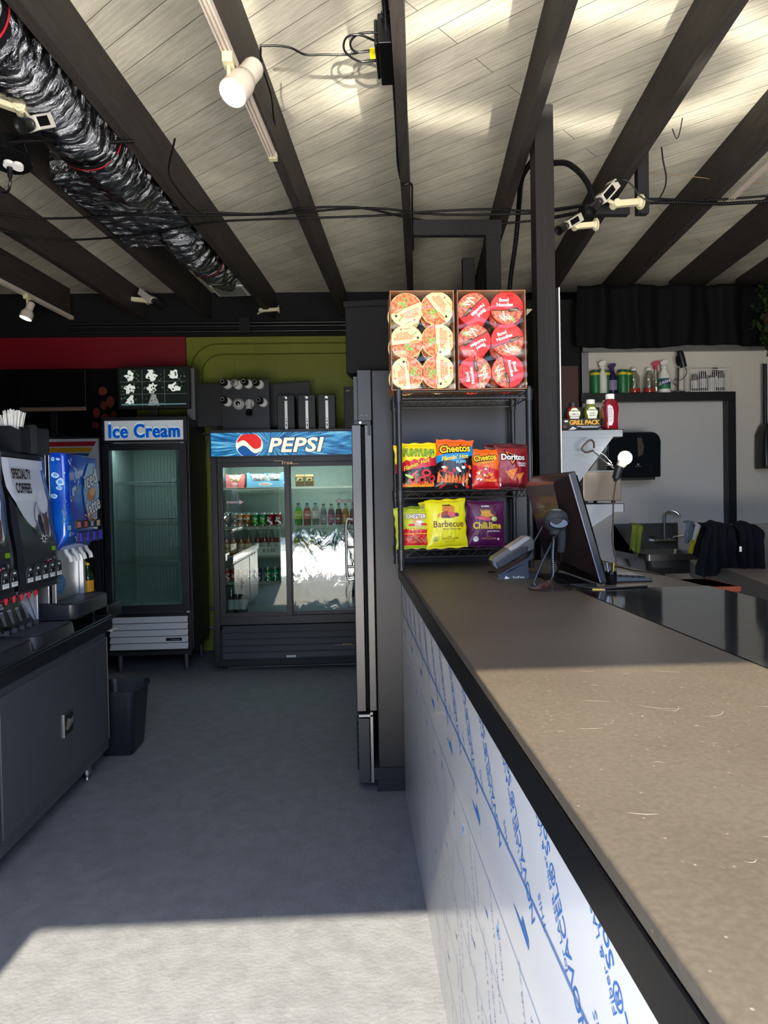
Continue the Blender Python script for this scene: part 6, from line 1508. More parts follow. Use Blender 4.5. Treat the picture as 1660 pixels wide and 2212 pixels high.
for o in (-.006,.006): g.tube([PY(1283,975,YL)+Vector((0,o,0)), PY(1300,990,YL)+Vector((0,o,0)), PY(1315,1004,YL)+Vector((0,o,.006)), PY(1327,1012,YL)+Vector((0,o,0))], .0022, 6)
g.tube([PY(1284,974,YL),PY(1305,982,YL),PY(1322,1001,YL)], .0022, 6)
for k in range(5): c = PY(1316,1005,YL); g.tube([(c.x+.011*math.cos(a)-.004+k*.003, c.y+.011*math.sin(a)-.006, c.z) for a in (0,1,2,3,4,5,6.28)], .0018, 5)
g.build('spring_clamp', lp, world=True)
g = G(mat('brown rubber sleeve',(70,56,52),.5)).tube([PY(1283,973,YL),PY(1267,977,YL),PY(1258,970,YL),PY(1264,960,YL),PY(1275,951,YL),PY(1283,955,YL),PY(1284,968,YL)], .0052, 8); g.build('clamp_grip', lp, world=True)
q0 = PY(1331,1040,YL); qe = PZ(1329,1216,CT+.003)
g = G(mat('brown cord',(64,54,50),.5)).tube([q0, PY(1326,1080,YL-.02), PY(1325,1130,YL-.1), PY(1323,1160,YL-.16), PY(1327,1190,3.33), (qe.x,qe.y,CT+.0045), (qe.x-.10,qe.y+.03,CT+.0045)], .0042, 8); g.build('cord', lp, world=True)
pl = bpy.data.lights.new('bulb_light','POINT'); pl.energy = 1.0; pl.shadow_soft_size = .035; pl.color = (1,.93,.82); po = bpy.data.objects.new('bulb_light', pl); COL.objects.link(po); po.location = BC+Vector((0,-.04,0))

# ---------------------------------------------------------------- checkout equipment on the counter
MB = mat('brown black monitor plastic', (40,30,28), .22, spec=.6); MB2 = mat('black monitor plastic', (20,21,26), .3, spec=.5)
mo = thing('monitor', 'black PLANAR touchscreen monitor on the counter seen from behind, leaning back', 'monitor', (.845,2.645,CT+.001), -90)
lean = RX(15.5); Wm = .255
g = G(MB2).box((-Wm,-.008,.012),(Wm,.016,.405), None, lean); g.build('screen_panel', mo, bevel=.004)
g = G(mat('grey bezel line',(112,116,128),.3,.4)).box((Wm-.004,-.0095,.02),(Wm+.001,-.006,.400), None, lean).box((-Wm,.0162,.03),(Wm,.018,.39), mat('screen glass',(14,15,18),.05), lean); g.build('bezel', mo, bevel=0)
g = G(MB)
ring1 = [(-Wm+.004,-.008,.04),(Wm-.006,-.008,.03),(Wm-.006,-.008,.400),(-Wm+.004,-.008,.400)]; ring2 = [(-Wm+.03,-.055,.09),(Wm-.105,-.060,.08),(Wm-.085,-.045,.385),(-Wm+.02,-.042,.385)]
g.add(ring1+ring2, [(4,5,6,7),(0,1,5,4),(1,2,6,5),(2,3,7,6),(3,0,4,7)], None, lean); hb = g.build('rear_housing', mo, smooth=0, bevel=.012, seg=4)
g = G(mat('vent grey',(72,62,68),.5))
for i in range(46): g.box((-Wm+.03+i*.0085,-.047,.335),(-Wm+.036+i*.0085,-.0445,.378), None, lean)
v = g.build('rear_vent', mo, smooth=0)
g = G(mat('silver print',(150,148,150),.4)); g.text('PLANAR', .028, None, lean @ TR(-.03,-.0605,.300) @ RX(90) @ RX(2), res=1, bold=.0); g.tube([(-.065,-.058,.281),(-.03,-.0585,.286),(.005,-.058,.281)], .001, 5, X=lean); g.build('lettering', mo, smooth=0)
g = G(mat('satin strut',(48,50,58),.4,.3))
for x in (-.13,.10): g.tube([(x,-.10,.20),(x+.012,-.16,.10),(x+.02,-.205,.006),(x+.05,-.21,.004)], .0045, 8)
g.box((-.16,-.13,.0),(.18,.0,.006), MB2); g.build('stand', mo)
# card terminal
tm = thing('card_terminal', 'grey card payment terminal on an angled black stand by the rack', 'card terminal', tuple(PZ(1115,1252,CT)))
YT = 2.715
def prof(pts, y0, y1, m, g): 
    q = [PY(a, b, YT) for a, b in pts]; g.prism([(v.x, v.z) for v in q], -(y1), -(y0), m, FRONT) if False else g.prism([(v.x, v.z) for v in q], -y1, -y0, m, RX(90)); return g
TMB = mat('slate stand plastic',(56,62,74),.45)
g = G(TMB); prof([(1074,1251),(1082,1243),(1098,1236),(1143,1236),(1143,1251)], YT, YT+.095, TMB, g); prof([(1076,1244),(1143,1205),(1152,1192),(1155,1205),(1143,1212),(1143,1238),(1096,1236),(1140,1214),(1080,1248)], YT+.008, YT+.085, TMB, g); prof([(1142,1238),(1160,1239),(1161,1251),(1142,1251)], YT+.01, YT+.08, BLKP, g); st_ = g.build('stand', tm, world=True, smooth=30)
c = PY(1115,1247,YT-.0006); g = G(WHITE); g.text('VeriFone', .0125, None, TR(c.x+.010,c.y-.0004,c.z) @ FRONT, res=1); g.prism([(-.014,-.005),(-.008,.006),(-.002,.0),(.004,.0),(.004,-.004),(-.014,-.005)][:5], 0, .0004, None, TR(c.x-.030,c.y-.0002,c.z) @ FRONT); g.build('lettering', st_, world=True, smooth=0)
TG = mat('warm grey terminal',(108,104,102),.35); g = G(TG)
prof([(1064,1213),(1068,1206),(1138,1160),(1147,1158),(1156,1170),(1155,1186),(1140,1193),(1084,1226),(1074,1229),(1066,1222)], YT+.002, YT+.083, TG, g); prof([(1072,1216),(1126,1181),(1142,1180),(1140,1192),(1085,1225),(1076,1226)], YT-.003, YT+.088, DKGREY, g); g.build('terminal_body', tm, world=True, bevel=.003)
g = G(mat('pale terminal top',(196,190,186),.25,.3)); prof([(1098,1185),(1137,1159),(1141,1159),(1146,1163),(1118,1183),(1104,1190)], YT-.001, YT+.08, None, g)
g.build('top_cover', tm, world=True, smooth=0)
g = G(mat('key grey',(150,150,150),.4))
for i in range(4):
    a, b = 1078+i*6.0, 1203-i*4.0; m_ = (mat('key red',(200,60,50),.4) if i == 0 else None)
    prof([(a-3,b+2.6),(a-3.2,b-.4),(a+.6,b-2.6),(a+1.2,b+.2)], YT+.006, YT+.02, m_, g); prof([(a-3,b+2.6),(a-3.2,b-.4),(a+.6,b-2.6),(a+1.2,b+.2)], YT+.026, YT+.04, mat('key yellow',(210,190,60),.4) if i==0 else None, g); prof([(a-3,b+2.6),(a-3.2,b-.4),(a+.6,b-2.6),(a+1.2,b+.2)], YT+.046, YT+.06, mat('key green',(60,160,80),.4) if i==0 else None, g)
g.build('keypad', tm, world=True, smooth=0)
# barcode scanner on its gooseneck stand
sn = thing('barcode_scanner', 'black handheld barcode scanner on a chrome gooseneck stand in front of the monitor', 'scanner', (.665,2.40,CT+.001))
YS = 2.40; o_ = Vector((.665,2.40,CT+.001))
g = G(mat('brown black weighted base',(44,36,34),.22)).lathe([(.074,0),(.074,.004),(.045,.011),(.018,.020),(.009,.03)], 40); g.build('base', sn)
P_ = [Vector((.0,0,.02)), PY(1195,1240,YS)-o_, PY(1194,1200,YS)-o_, PY(1196,1170,YS)-o_, PY(1198,1150,YS)-o_]
g = G(mat('chrome gooseneck',(88,90,94),.2,1)).tube(P_, .0052, 10, sub=18, rib=.12); g.build('gooseneck', sn, smooth=0)
SC_ = mat('dark grey scanner rubber',(50,51,52),.5); c = PY(1202,1121,YS)-o_
g = G(SC_); g.lathe([(.018,-.05),(.030,-.042),(.041,-.022),(.0425,.004),(.037,.022),(.026,.032),(.012,.036)], 32, X=TR(*c) @ RZ(10) @ SCL(1,.62,.86)); g.build('scanner_head', sn)
g = G(mat('scanner lens gloss',(16,18,24),.08)); g.lathe([(.001,.0005),(.030,.0005),(.033,-.004)], 28, X=TR(c.x+.002,c.y-.0245,c.z-.014) @ RX(76) @ SCL(1,.5,1), cap=False); g.build('scanner_window', sn)
g = G(mat('chrome gooseneck')).tube([(c.x+.036*math.cos(a),c.y-.028,c.z-.012+.018*math.sin(a)) for a in (.1,.5,1,1.57,2.1,2.6,3.0)], .0014, 6); g.build('window_rim', sn)
g = G(mat('grey green scanner top',(96,104,98),.4)).sphere((c.x,c.y,c.z+.026), .02, sc=(1.1,.7,.45)).build('scanner_cap', sn)
h0, h1 = PY(1212,1140,YS+.01)-o_, PY(1212,1192,YS+.02)-o_
g = G(SC_).tube([h0, (h0+h1)/2+Vector((.003,0,0)), h1], lambda t: .0165-.004*t, 14); g.lathe([(.015,-.01),(.019,0),(.016,.012)], 20, X=TR(*(PY(1199,1148,YS)-o_))); g.build('handle', sn)
g = G(CORD).tube([h1+o_-Vector((0,0,.005)), PY(1213,1215,2.43), PY(1204,1235,2.5), (.70,2.56,CT+.006), (.74,2.66,CT+.006), (.70,2.80,CT+.006)], .0032, 8); g.build('cord', sn, world=True)
# keyboard
kb = thing('keyboard', 'black computer keyboard lying behind the monitor', 'keyboard', (.995,2.76,CT+.001), -90)
g = G(BLKP); g.add([(-.235,-.075,0),(.235,-.075,0),(.235,.075,0),(-.235,.075,0),(-.232,-.072,.022),(.232,-.072,.022),(.232,.072,.012),(-.232,.072,.012)], [(3,2,1,0),(4,5,6,7),(0,1,5,4),(1,2,6,5),(2,3,7,6),(3,0,4,7)]); g.build('case', kb, bevel=.003)
g = G(mat('key cap black',(34,35,40),.35))
for r_ in range(5):
    for k in range(20):
        x = -.22+k*.0225; y = -.058+r_*.0225; z = .0245-.0017*(r_+.5); g.box((x,y,z-.006),(x+.0185,y+.0185,z+.003))
g.build('keys', kb, smooth=0)
g = G(CORD).tube([(1.07,2.98,CT+.01),(1.10,2.95,CT+.012),(1.13,2.86,CT+.006),(1.16,2.80,CT+.005),(1.17,2.70,CT+.005)], .0025, 8); tag(g.build('keyboard_cable', smooth=60), 'thin black cable curling on the counter beside the keyboard', 'cable')
pj = thing('pen_cup', 'small glossy dark cup with pens at the foot of the monitor', 'cup', tuple(PZ(1320,1262,CT+.0005)))
g = G(BLKG).lathe([(.018,0),(.021,.004),(.021,.045),(.0195,.045),(.018,.008),(.001,.006)], 20, cap=False); g.build('cup', pj)
for i, (x, m_) in enumerate(((.004,BLKP),(-.006,STEEL),(.008,mat('yellow pencil',(214,180,60),.5)))): G(m_).cyl((x*.5,0,.008),(x*1.8,.004*i,.075),.0035,n=8).build('pen', pj)
cr = PZ(1302,1272,CT+.006); tag(G(mat('pink eraser',(214,130,150),.6)).cyl((cr.x,cr.y,CT+.003),(cr.x+.008,cr.y-.004,CT+.003),.003,n=10).cyl((cr.x-.03,cr.y+.01,CT+.003),(cr.x,cr.y,CT+.003),.0028,n=8,m=mat('yellow pencil')).build('pencil'), 'short pencil with pink eraser on the counter at the monitor corner', 'pencil')
cbm = G(CORD); cbm.tube([(.56,2.95,CT+.005),(.64,2.83,CT+.008),(.72,2.72,CT+.006),(.76,2.56,CT+.006),(.74,2.42,CT+.006),(.80,2.34,CT+.006),(.98,2.36,CT+.006)], .0035, 8); cbo_ = tag(cbm.build('power_cable', smooth=60), 'black cable snaking over the counter below the monitor', 'cable')

# ---------------------------------------------------------------- rear counter wall: cleaning bottles, dispenser, sink
YL_ = YR-.07; LZ = LEDGE_Z+.0008
def ledge(px, y=YL_): return (PY(px, 848, y).x, y, LZ)
def canister(px, label, y=YL_, first=[None]):
    if first[0] is None:
        t = thing('wipes_canister', label, 'canister', ledge(px, y), 0, 'green cleaner canisters'); g = G(mat('deep green canister',(34,110,62),.4)); g.lathe([(.038,0),(.040,.004),(.040,.145)], 24); g.build('canister', t); G(mat('yellow band',(206,186,40),.4)).lathe([(.0405,.145),(.0405,.165)],24,cap=False).build('band', t); G(mat('dark green lid',(24,84,50),.4)).lathe([(.0405,.165),(.0405,.18),(.036,.185),(.001,.184)],24,cap=False).build('lid', t); first[0] = t; return t
    return dup(first[0], ledge(px, y), label=label)
canister(1287, 'green canister with yellow band, leftmost on the black ledge', YL_+.01); canister(1309,'green canister half hidden between the white and purple sprayers',YL_+.02); canister(1346,'green canister right of the purple spray bottle',YL_); canister(1357,'green canister mostly hidden behind the orange-filled bottle',YL_+.03)
def sprayer(px, body, head, label, h=.2, fillc=None, y=YL_, lab=None, r=.034, trigger=True, clear=False, spray=True):
    t = thing('spray_bottle', label, 'bottle', ledge(px, y)); m = body; g = G(m)
    pr = [(r*.9,0),(r,.005),(r,h*.45),(r*.92,h*.62),(r*.42,h*.80),(r*.40,h*.84)]
    g.lathe(pr, 22, cap=not clear); g.build('bottle_body', t)
    if fillc: G(fillc).lathe([(r*.86,.003),(r*.96,.006),(r*.96,h*.17)], 22).build('liquid', t)
    k = G(head); k.lathe([(r*.48,h*.82),(r*.48,h*.90),(r*.3,h*.94)], 16)
    if spray: k.prism([(-.03,h*.96),(-.034,h*1.03),(-.012,h*1.10),(.018,h*1.12),(.030,h*1.06),(.014,h*.94),(-.012,h*.93)], -.010, .010, None, FRONT); k.prism([(-.018,h*.96),(-.026,h*.86),(-.020,h*.85),(-.010,h*.95)], -.004, .004, None, FRONT)
    k.build('spray_head', t, bevel=.002)
    if lab: l = G(lab); l.lathe([(r*1.01,h*.12),(r*1.01,h*.48)],22,cap=False); l.build('label', t)
    return t
sprayer(1303, WHITEP, WHITEP, 'tall white spray bottle on the black ledge', .235, r=.034)
sprayer(1324, mat('deep purple bottle',(34,18,66),.25), mat('purple head',(58,32,96),.4), 'dark purple spray bottle on the black ledge', .215, lab=mat('lilac label',(140,120,160),.5), r=.036)
CLR = glass_mat('clear plastic bottle',(226,226,222),.10); ORL = mat('orange cleaner',(226,74,30),.15,emit=(226,60,20),estr=.0)
sprayer(1371, CLR, WHITEP, 'clear bottle with a little orange cleaner, left of the pair on the ledge', .215, ORL, r=.046, clear=True, spray=False)
sprayer(1403, CLR, WHITEP, 'clear bottle with a little orange cleaner, right of the pair on the ledge', .215, ORL, r=.046, clear=True, spray=False)
sprayer(1418, CLR, mat('rose trigger',(190,70,90),.4), 'clear spray bottle with pink trigger behind the orange-filled pair', .235, None, y=YL_+.03, r=.03, clear=True)
sb_ = sprayer(1436, WHITEP, mat('soft white nozzle',(214,210,206),.4), 'white CLEANER bottle with green label beside the microphone', .235, r=.047, lab=mat('green cleaner label',(40,120,80),.5))
tv, tf = text_geo('CLEANER', .030, bold=.05, res=1); g = G(WHITE); R_ = .0485; g.add([(R_*math.sin(v.x/R_-.15), -R_*math.cos(v.x/R_-.15), .083+v.y+v.x*.3) for v in tv], tf)
g.add([(R_*.995*math.sin(a/10-.1), -R_*.995*math.cos(a/10-.1), z) for z in (.062,.104) for a in range(-9,9)], [(i,i+1,19+i,18+i) for i in range(17)], mat('blue label panel',(30,50,110),.5)); g.build('lettering', sb_, smooth=0)
mc = thing('microphone', 'black desk microphone with pop filter on the ledge', 'microphone', ledge(1465))
g = G(BLKM).lathe([(.055,0),(.055,.008),(.012,.014),(.008,.02)], 28); g.build('base', mc); G(BLKM).cyl((0,0,.01),(.006,0,.20),.008,n=12).build('stand_pole', mc)
G(BLKP).lathe([(.026,0),(.027,.02),(.027,.11),(.02,.13),(.001,.135)], 20, X=TR(.045,-.01,.20) @ RY(-14)).build('microphone_body', mc); G(mat('black foam',(20,20,22),.8)).lathe([(.001,-.006),(.038,-.005),(.042,0),(.038,.006),(.001,.008)], 26, X=TR(-.012,-.03,.245) @ RY(80) @ RX(10)).build('pop_filter', mc)
G(CORD).tube([(.06,0,.21),(.075,0,.16),(.05,0,.12),(.02,0,.10),(-.02,0,.11),(-.035,0,.08),(.0,0,.05)], .003, 7).build('cord', mc)
bk = thing('wire_basket', 'white wire basket of small bottles on the ledge', 'basket', ledge(1528, YL_-.0)); wb2 = .165; db = .05; hb_ = .175
g = G(WHITEP)
for z in (.004, hb_): g.tube([(-wb2,-db,z),(wb2,-db,z),(wb2,db,z),(-wb2,db,z)], .0032, 6, sub=1, closed=True)
for i in range(23): x = -wb2+2*wb2*i/22; g.cyl((x,-db,.004),(x,-db,hb_),.0019,n=5).cyl((x,db,.004),(x,db,hb_),.0019,n=5)
for i in range(5): y = -db+2*db*i/4; g.cyl((-wb2,y,.004),(-wb2,y,hb_),.0019,n=5).cyl((wb2,y,.004),(wb2,y,hb_),.0019,n=5)
g.build('wire_frame', bk, smooth=60)
for i, (dx, c_, r_, h_) in enumerate(((-.10,(70,52,48),.028,.14),(-.03,(60,62,84),.030,.16),(.04,(196,190,184),.032,.13),(.11,(60,58,58),.030,.165),(.075,(30,30,34),.024,.19))):
    x, y, z = ledge(1528); t = thing('small_bottle', f'{("brown","blue-grey","white","dark grey","tall black-lidded")[i]} bottle inside the white wire basket', 'bottle', (x+dx,y+(.012 if i==4 else 0),z+.003), 0, 'bottles in the wire basket')
    G(mat(f'basket bottle {i}', c_, .4)).lathe([(r_*.9,0),(r_,.006),(r_,h_*.85)],18).build('bottle_body', t); G(BLKP).lathe([(r_*.8,h_*.85),(r_*.8,h_),(r_*.6,h_+.003)],16).build('cap', t); G(mat('pale wrap',(190,188,184),.5)).lathe([(r_*1.01,h_*.2),(r_*1.01,h_*.65)],18,cap=False).build('label', t)
# towel dispenser
YD = 5.42; da = PY(1312,934,YD); db2 = PY(1429,1030,YD); W2 = (db2.x-da.x)/2; H2 = da.z-db2.z
td = thing('towel_dispenser', 'black paper towel dispenser on the rear wall behind the lit bulb', 'dispenser', ((da.x+db2.x)/2, 5.42, db2.z))
TD = mat('smoked black plastic',(18,22,26),.15,spec=.6)
g = G(TD); pts = []; rr = .07
pts = [(-W2,.0),(W2,0),(W2,H2-rr)]+[(W2-rr+rr*math.cos(a*PI/12), H2-rr+rr*math.sin(a*PI/12)) for a in range(0,7)]+[(-W2+rr*.5+rr*.5*math.cos(a*PI/12), H2-rr*.5+rr*.5*math.sin(a*PI/12)) for a in range(6,13)]
g.prism(pts, -.20, 0, None, FRONT); g.build('housing', td, bevel=.01, seg=3)
g = G(mat('brown paper window',(70,60,54),.3)); g.prism([(.03,H2*.45),(.065,H2*.5),(.075,H2*.68),(.06,H2*.86),(.025,H2*.88)], 0, .003, None, TR(0,-.001,0) @ FRONT); g.build('window', td, smooth=30)
g = G(BLKP).box((-W2,.01,-.02),(W2*.8,.18,0)).box((W2*.62,-.004,.02),(W2*.68,.0,H2*.6), TD); g.build('paper_chute', td, bevel=.003)
g = G(mat('fine print grey')).cyl((.03,-.001,H2*.28),(.03,-.003,H2*.28),.009,n=16); g.box((.005,-.002,H2*.235),(.055,-.0005,H2*.24)); g.build('emblem', td)
ph = thing('wall_unit', 'black wall-mounted unit with conduit above it at the right edge', 'wall unit', tuple(PY(1655,1015,5.6)))
A = PY(1640,930,5.6); B = PY(1640,1012,5.6); g = G(BLKP); loft(g, [(A.x,A.x+.12,5.52,5.665,.02,B.z),(A.x-.006,A.x+.12,5.51,5.665,.03,B.z+.03),(A.x,A.x+.12,5.52,5.665,.02,A.z-.03),(A.x+.04,A.x+.10,5.56,5.665,.015,A.z+.05)], n=5); g.build('housing', ph, world=True); G(BLKP).cyl((A.x+.065,5.62,A.z+.04),(A.x+.065,5.62,2.44),.016,n=12).build('conduit', ph, world=True)
# hand sink
SK = mat('sink steel',(126,126,124),.3,.9,bump=.03,bscale=6)
YK0 = 5.645; YK1 = 5.16
s0 = PY(1397,1200,YK1); s1 = PY(1530,1200,YK1); b0_ = PY(1367,1131,YK0); 
sk = thing('hand_sink', 'wall-mounted stainless hand sink with gooseneck tap below the towel dispenser', 'sink', ((s0.x+s1.x)/2,5.4,.85))
zr = PY(1450,1197,YK1).z; zr0 = PY(1450,1211,YK1).z; zb_ = PY(1450,1236,YK1).z; xa_, xb_ = s0.x-.06, s1.x
g = G(SK).box((xa_,YK0-.004,zr0),(xb_,YK0,b0_.z)); g.box((xa_,YK1+.02,zr0),(xa_+.004,YK0,zr+.02)).add([(xa_,YK1+.06,zr),(xa_,YK0,zr),(xa_,YK0,b0_.z)], [(0,1,2),(2,1,0)])
g.build('backsplash', sk, world=True, smooth=0)
g = G(SK); x0_, x1_ = s0.x, xb_
loft(g, [(x0_+.06,x1_-.06,YK1+.07,YK0-.10,.05,zb_-.02),(x0_+.03,x1_-.03,YK1+.04,YK0-.06,.06,zb_+.01),(x0_+.015,x1_-.01,YK1+.02,YK0-.03,.05,zr0),(x0_,x1_,YK1,YK0-.005,.03,zr0+.001),(x0_,x1_,YK1,YK0-.005,.03,zr),(x0_+.012,x1_-.012,YK1+.012,YK0-.02,.03,zr),(x0_+.03,x1_-.03,YK1+.03,YK0-.05,.05,zb_+.03)], n=8); g.build('basin', sk, world=True, smooth=45)
tz = PY(1436,1104,YK0-.04).z; tx = PY(1436,1150,YK0-.04).x; zt_ = PY(1436,1168,YK0-.03).z; T_ = YK0-.045
g = G(CHROME).cyl((tx-.085,T_,zt_),(tx+.085,T_,zt_),.012,n=16).cyl((tx-.075,T_+.04,zt_),(tx-.075,T_-.01,zt_),.014,n=14).cyl((tx+.065,T_+.04,zt_),(tx+.065,T_-.01,zt_),.014,n=14); g.build('tap_body', sk, world=True)
g = G(CHROME).tube([(tx,T_,zt_),(tx,T_,zt_+.10),(tx,T_,tz-.05),(tx+.015,T_-.01,tz-.01),(tx+.05,T_-.03,tz),(tx+.085,T_-.05,tz-.02),(tx+.095,T_-.055,tz-.045)], .0105, 12); g.build('spout', sk, world=True)
for s_ in (-1,1): G(CHROME).tube([(tx+s_*.07,T_-.005,zt_),(tx+s_*.07,T_-.01,zt_+.028),(tx+s_*.10,T_-.03,zt_+.036),(tx+s_*.14,T_-.04,zt_+.04)], .006, 8).build('tap_handle', sk, world=True)
g = G(BLKP).cyl(((x0_+x1_)/2,5.42,zb_-.20),((x0_+x1_)/2,5.42,zb_-.02),.022,n=16); g.tube([((x0_+x1_)/2,5.42,zb_-.2),((x0_+x1_)/2,5.46,zb_-.24),((x0_+x1_)/2,5.55,zb_-.2),((x0_+x1_)/2,5.67,zb_-.2)],.02,12); g.build('drain_pipe', sk, world=True)
def cloth(name, top, bot, y, col, label, folds=3, amp=.012, cat='cloth', th=.004, nm='towel', drop=.0, col2=None):
    """hanging cloth: top and bottom edges as pixel polylines on plane y, real folds and thickness"""
    def at(P, u):
        k = u*(len(P)-1); i = min(len(P)-2, int(k)); f = k-i; return (P[i][0]+(P[i+1][0]-P[i][0])*f, P[i][1]+(P[i+1][1]-P[i][1])*f)
    def fn(u, v):
        a = at(top, u); b = at(bot, u); p = PY(a[0]+(b[0]-a[0])*v, a[1]+(b[1]-a[1])*v, y)
        q = amp*(.3+.7*v)*math.sin(u*folds*2*PI+1.5*math.sin(v*2.3)+u)+amp*.7*noise.noise(Vector((u*4,v*5,y+folds)))
        return (p.x, y+q+.06*max(0,(.10-v)/.10)**2, p.z)
    g = G(mat(name, col, .85, bump=.2, bscale=120, col2=col2)); g.grid(fn, 30, 34); o = g.build(nm, smooth=80); s = o.modifiers.new('s','SOLIDIFY'); s.thickness = th
    return tag(o, label, cat)
cloth('olive green terry',[(1367,1131),(1380,1132),(1391,1134)],[(1362,1189),(1374,1193),(1383,1198)],5.30,(124,138,52),'green towel draped over the left side of the hand sink',2,.014)
cloth('grey blue cotton',[(1484,1128),(1495,1125),(1509,1128)],[(1479,1172),(1487,1176),(1494,1160)],5.25,(112,130,140),'grey-blue cloth hanging on the right side of the hand sink',2,.012)
cloth('bright yellow microfibre',[(1504,1134),(1509,1132),(1515,1131)],[(1487,1194),(1495,1197),(1501,1196)],5.22,(196,196,40),'yellow cloth hanging beside the black jacket at the sink',2,.010)
cloth('white cotton strip',[(1503,1131),(1512,1129),(1522,1129)],[(1497,1166),(1500,1168),(1504,1140)],5.17,(196,194,204),'narrow white cloth over the yellow one at the sink',1,.006)
# steel unit and the black clothes over it
A, B, C_ = PZ(1500,1248,.86), PZ(1573,1263,.86), PZ(1665,1305,.86)
UM = mat('beige grey sheet metal',(132,126,120),.4,.5,bump=.02,bscale=3)
g = G(UM); 
pl_ = [(A.x,A.y),(B.x,B.y),(C_.x,C_.y),(C_.x+1.2,C_.y),(C_.x+1.2,5.0),(A.x+.1,5.0)]
tu = thing('steel_work_unit', 'beige grey sheet metal work unit at the lower right under the black clothes', 'work unit', (A.x+.6,4.5,0)); g.prism(pl_, .84, .955, None); g.build('top_box', tu, world=True, bevel=.004)
for (x, y) in ((A.x+.12,4.9),(B.x+.06,B.y+.05),(C_.x+1.1,C_.y+.08),(C_.x+1.1,4.9)): G(BLKM).box((x-.02,y-.02,0),(x+.02,y+.02,.84)).build('leg', tu, world=True)
G(UM).box((B.x+.10,4.60,.9555),(C_.x+1.1,4.63,1.22)).build('back_guard', tu, world=True, bevel=.004)
G(mat('dark lower shelf',(30,30,34),.5)).box((A.x+.12,4.2,.40),(C_.x+1.1,4.9,.43)).build('lower_shelf', tu, world=True)
JK = (16,18,26)
cloth('black jersey',[(1528,1133),(1536,1130),(1546,1126),(1560,1130),(1578,1134),(1596,1137)],[(1505,1240),(1520,1248),(1545,1243),(1565,1238),(1585,1236),(1604,1236)],4.42,JK,'black garment hung over the steel unit, left and wider one beside the sink',4,.03,'jacket',.008,'jacket')
cloth('black fleece',[(1594,1136),(1602,1130),(1612,1127),(1626,1132),(1642,1136),(1652,1146)],[(1604,1250),(1610,1262),(1620,1266),(1632,1270),(1645,1279),(1652,1215)],4.36,JK,'black jacket with hanging sleeve, rightmost over the steel unit',3,.035,'jacket',.008,'jacket')
cloth('navy shade jersey',[(1517,1131),(1524,1132),(1532,1136)],[(1500,1197),(1512,1215),(1520,1235)],4.55,(14,17,27),'dark sleeve of clothing hanging just right of the yellow cloth',2,.02,'garment',.008,'garment')
c = PY(1599,1186,4.31); tag(G(WHITE).box((c.x-.007,4.30,c.z-.016),(c.x+.007,4.304,c.z+.016)).build('garment_tag', smooth=0), 'tiny white care tag on the black clothes', 'tag')
a_ = PY(1515,1268,3.7); b_ = PY(1597,1292,3.7)
tag(G(mat('orange crate plastic',(132,58,34),.5)).box((a_.x,3.7,b_.z-.15),(b_.x,4.05,a_.z)).box((a_.x-.01,3.69,a_.z-.03),(b_.x+.01,4.06,a_.z)).build('storage_crate', bevel=.006), 'orange crate showing just behind the counter at the right', 'crate')
st = thing('crate_stand', 'dark low stand carrying the orange crate behind the counter', 'stand', ((a_.x+b_.x)/2,3.88,0)); G(BLKM).box((a_.x-.03,3.66,b_.z-.19),(b_.x+.1,4.1,b_.z-.152)).build('stand_top', st, world=True)
for x in (a_.x,b_.x+.06):
    for y in (3.7,4.06): G(BLKM).box((x-.015,y-.015,0),(x+.015,y+.015,b_.z-.19)).build('leg', st, world=True)
# dark things between post and rear wall
a_ = PY(1216,770,5.35); b_ = PY(1257,862,5.35)
tag(G(mat('reddish brown timber',(62,34,26),.6,bump=.1)).box((a_.x-.25,5.35,.0),(b_.x-.02,5.45,PY(1216,790,5.35).z)).build('wooden_panel', bevel=.004), 'reddish brown wooden panel standing in the gap right of the post', 'wooden panel')
g = G(mat('dark leaves',(34,52,22),.7,var=.5,vscale=30)); rl = random.Random(2); pc_ = PY(1655,680,5.2)
for i in range(420):
    a = rl.uniform(0,2*PI); b = rl.uniform(-PI/2,PI/2); r = rl.uniform(.12,.20); c = Vector((pc_.x+.05+r*math.cos(a)*math.cos(b)*.8, 5.2+r*math.sin(a)*math.cos(b)*.7, pc_.z+r*math.sin(b)*1.5)); X = TR(*c) @ RZ(rl.uniform(0,360)) @ RX(rl.uniform(-60,60))
    g.add([(-.014,0,0),(0,-.03,.004),(.014,0,0),(0,.03,-.004)], [(0,1,2,3)], None, X)
hp = thing('hanging_plant', 'dark green leafy plant hanging before the black curtain at the right edge', 'plant', tuple(pc_)); g.build('foliage', hp, world=True, smooth=0)
G(CORD).cyl((pc_.x+.05,5.2,pc_.z+.1),(pc_.x+.05,5.2,3.39),.004,n=6).build('hanging_cord', hp, world=True); G(mat('plant pot brown',(60,44,36),.6)).lathe([(.05,-.12),(.07,.0),(.072,.005)],18,X=TR(pc_.x+.05,5.2,pc_.z)).build('pot', hp, world=True)

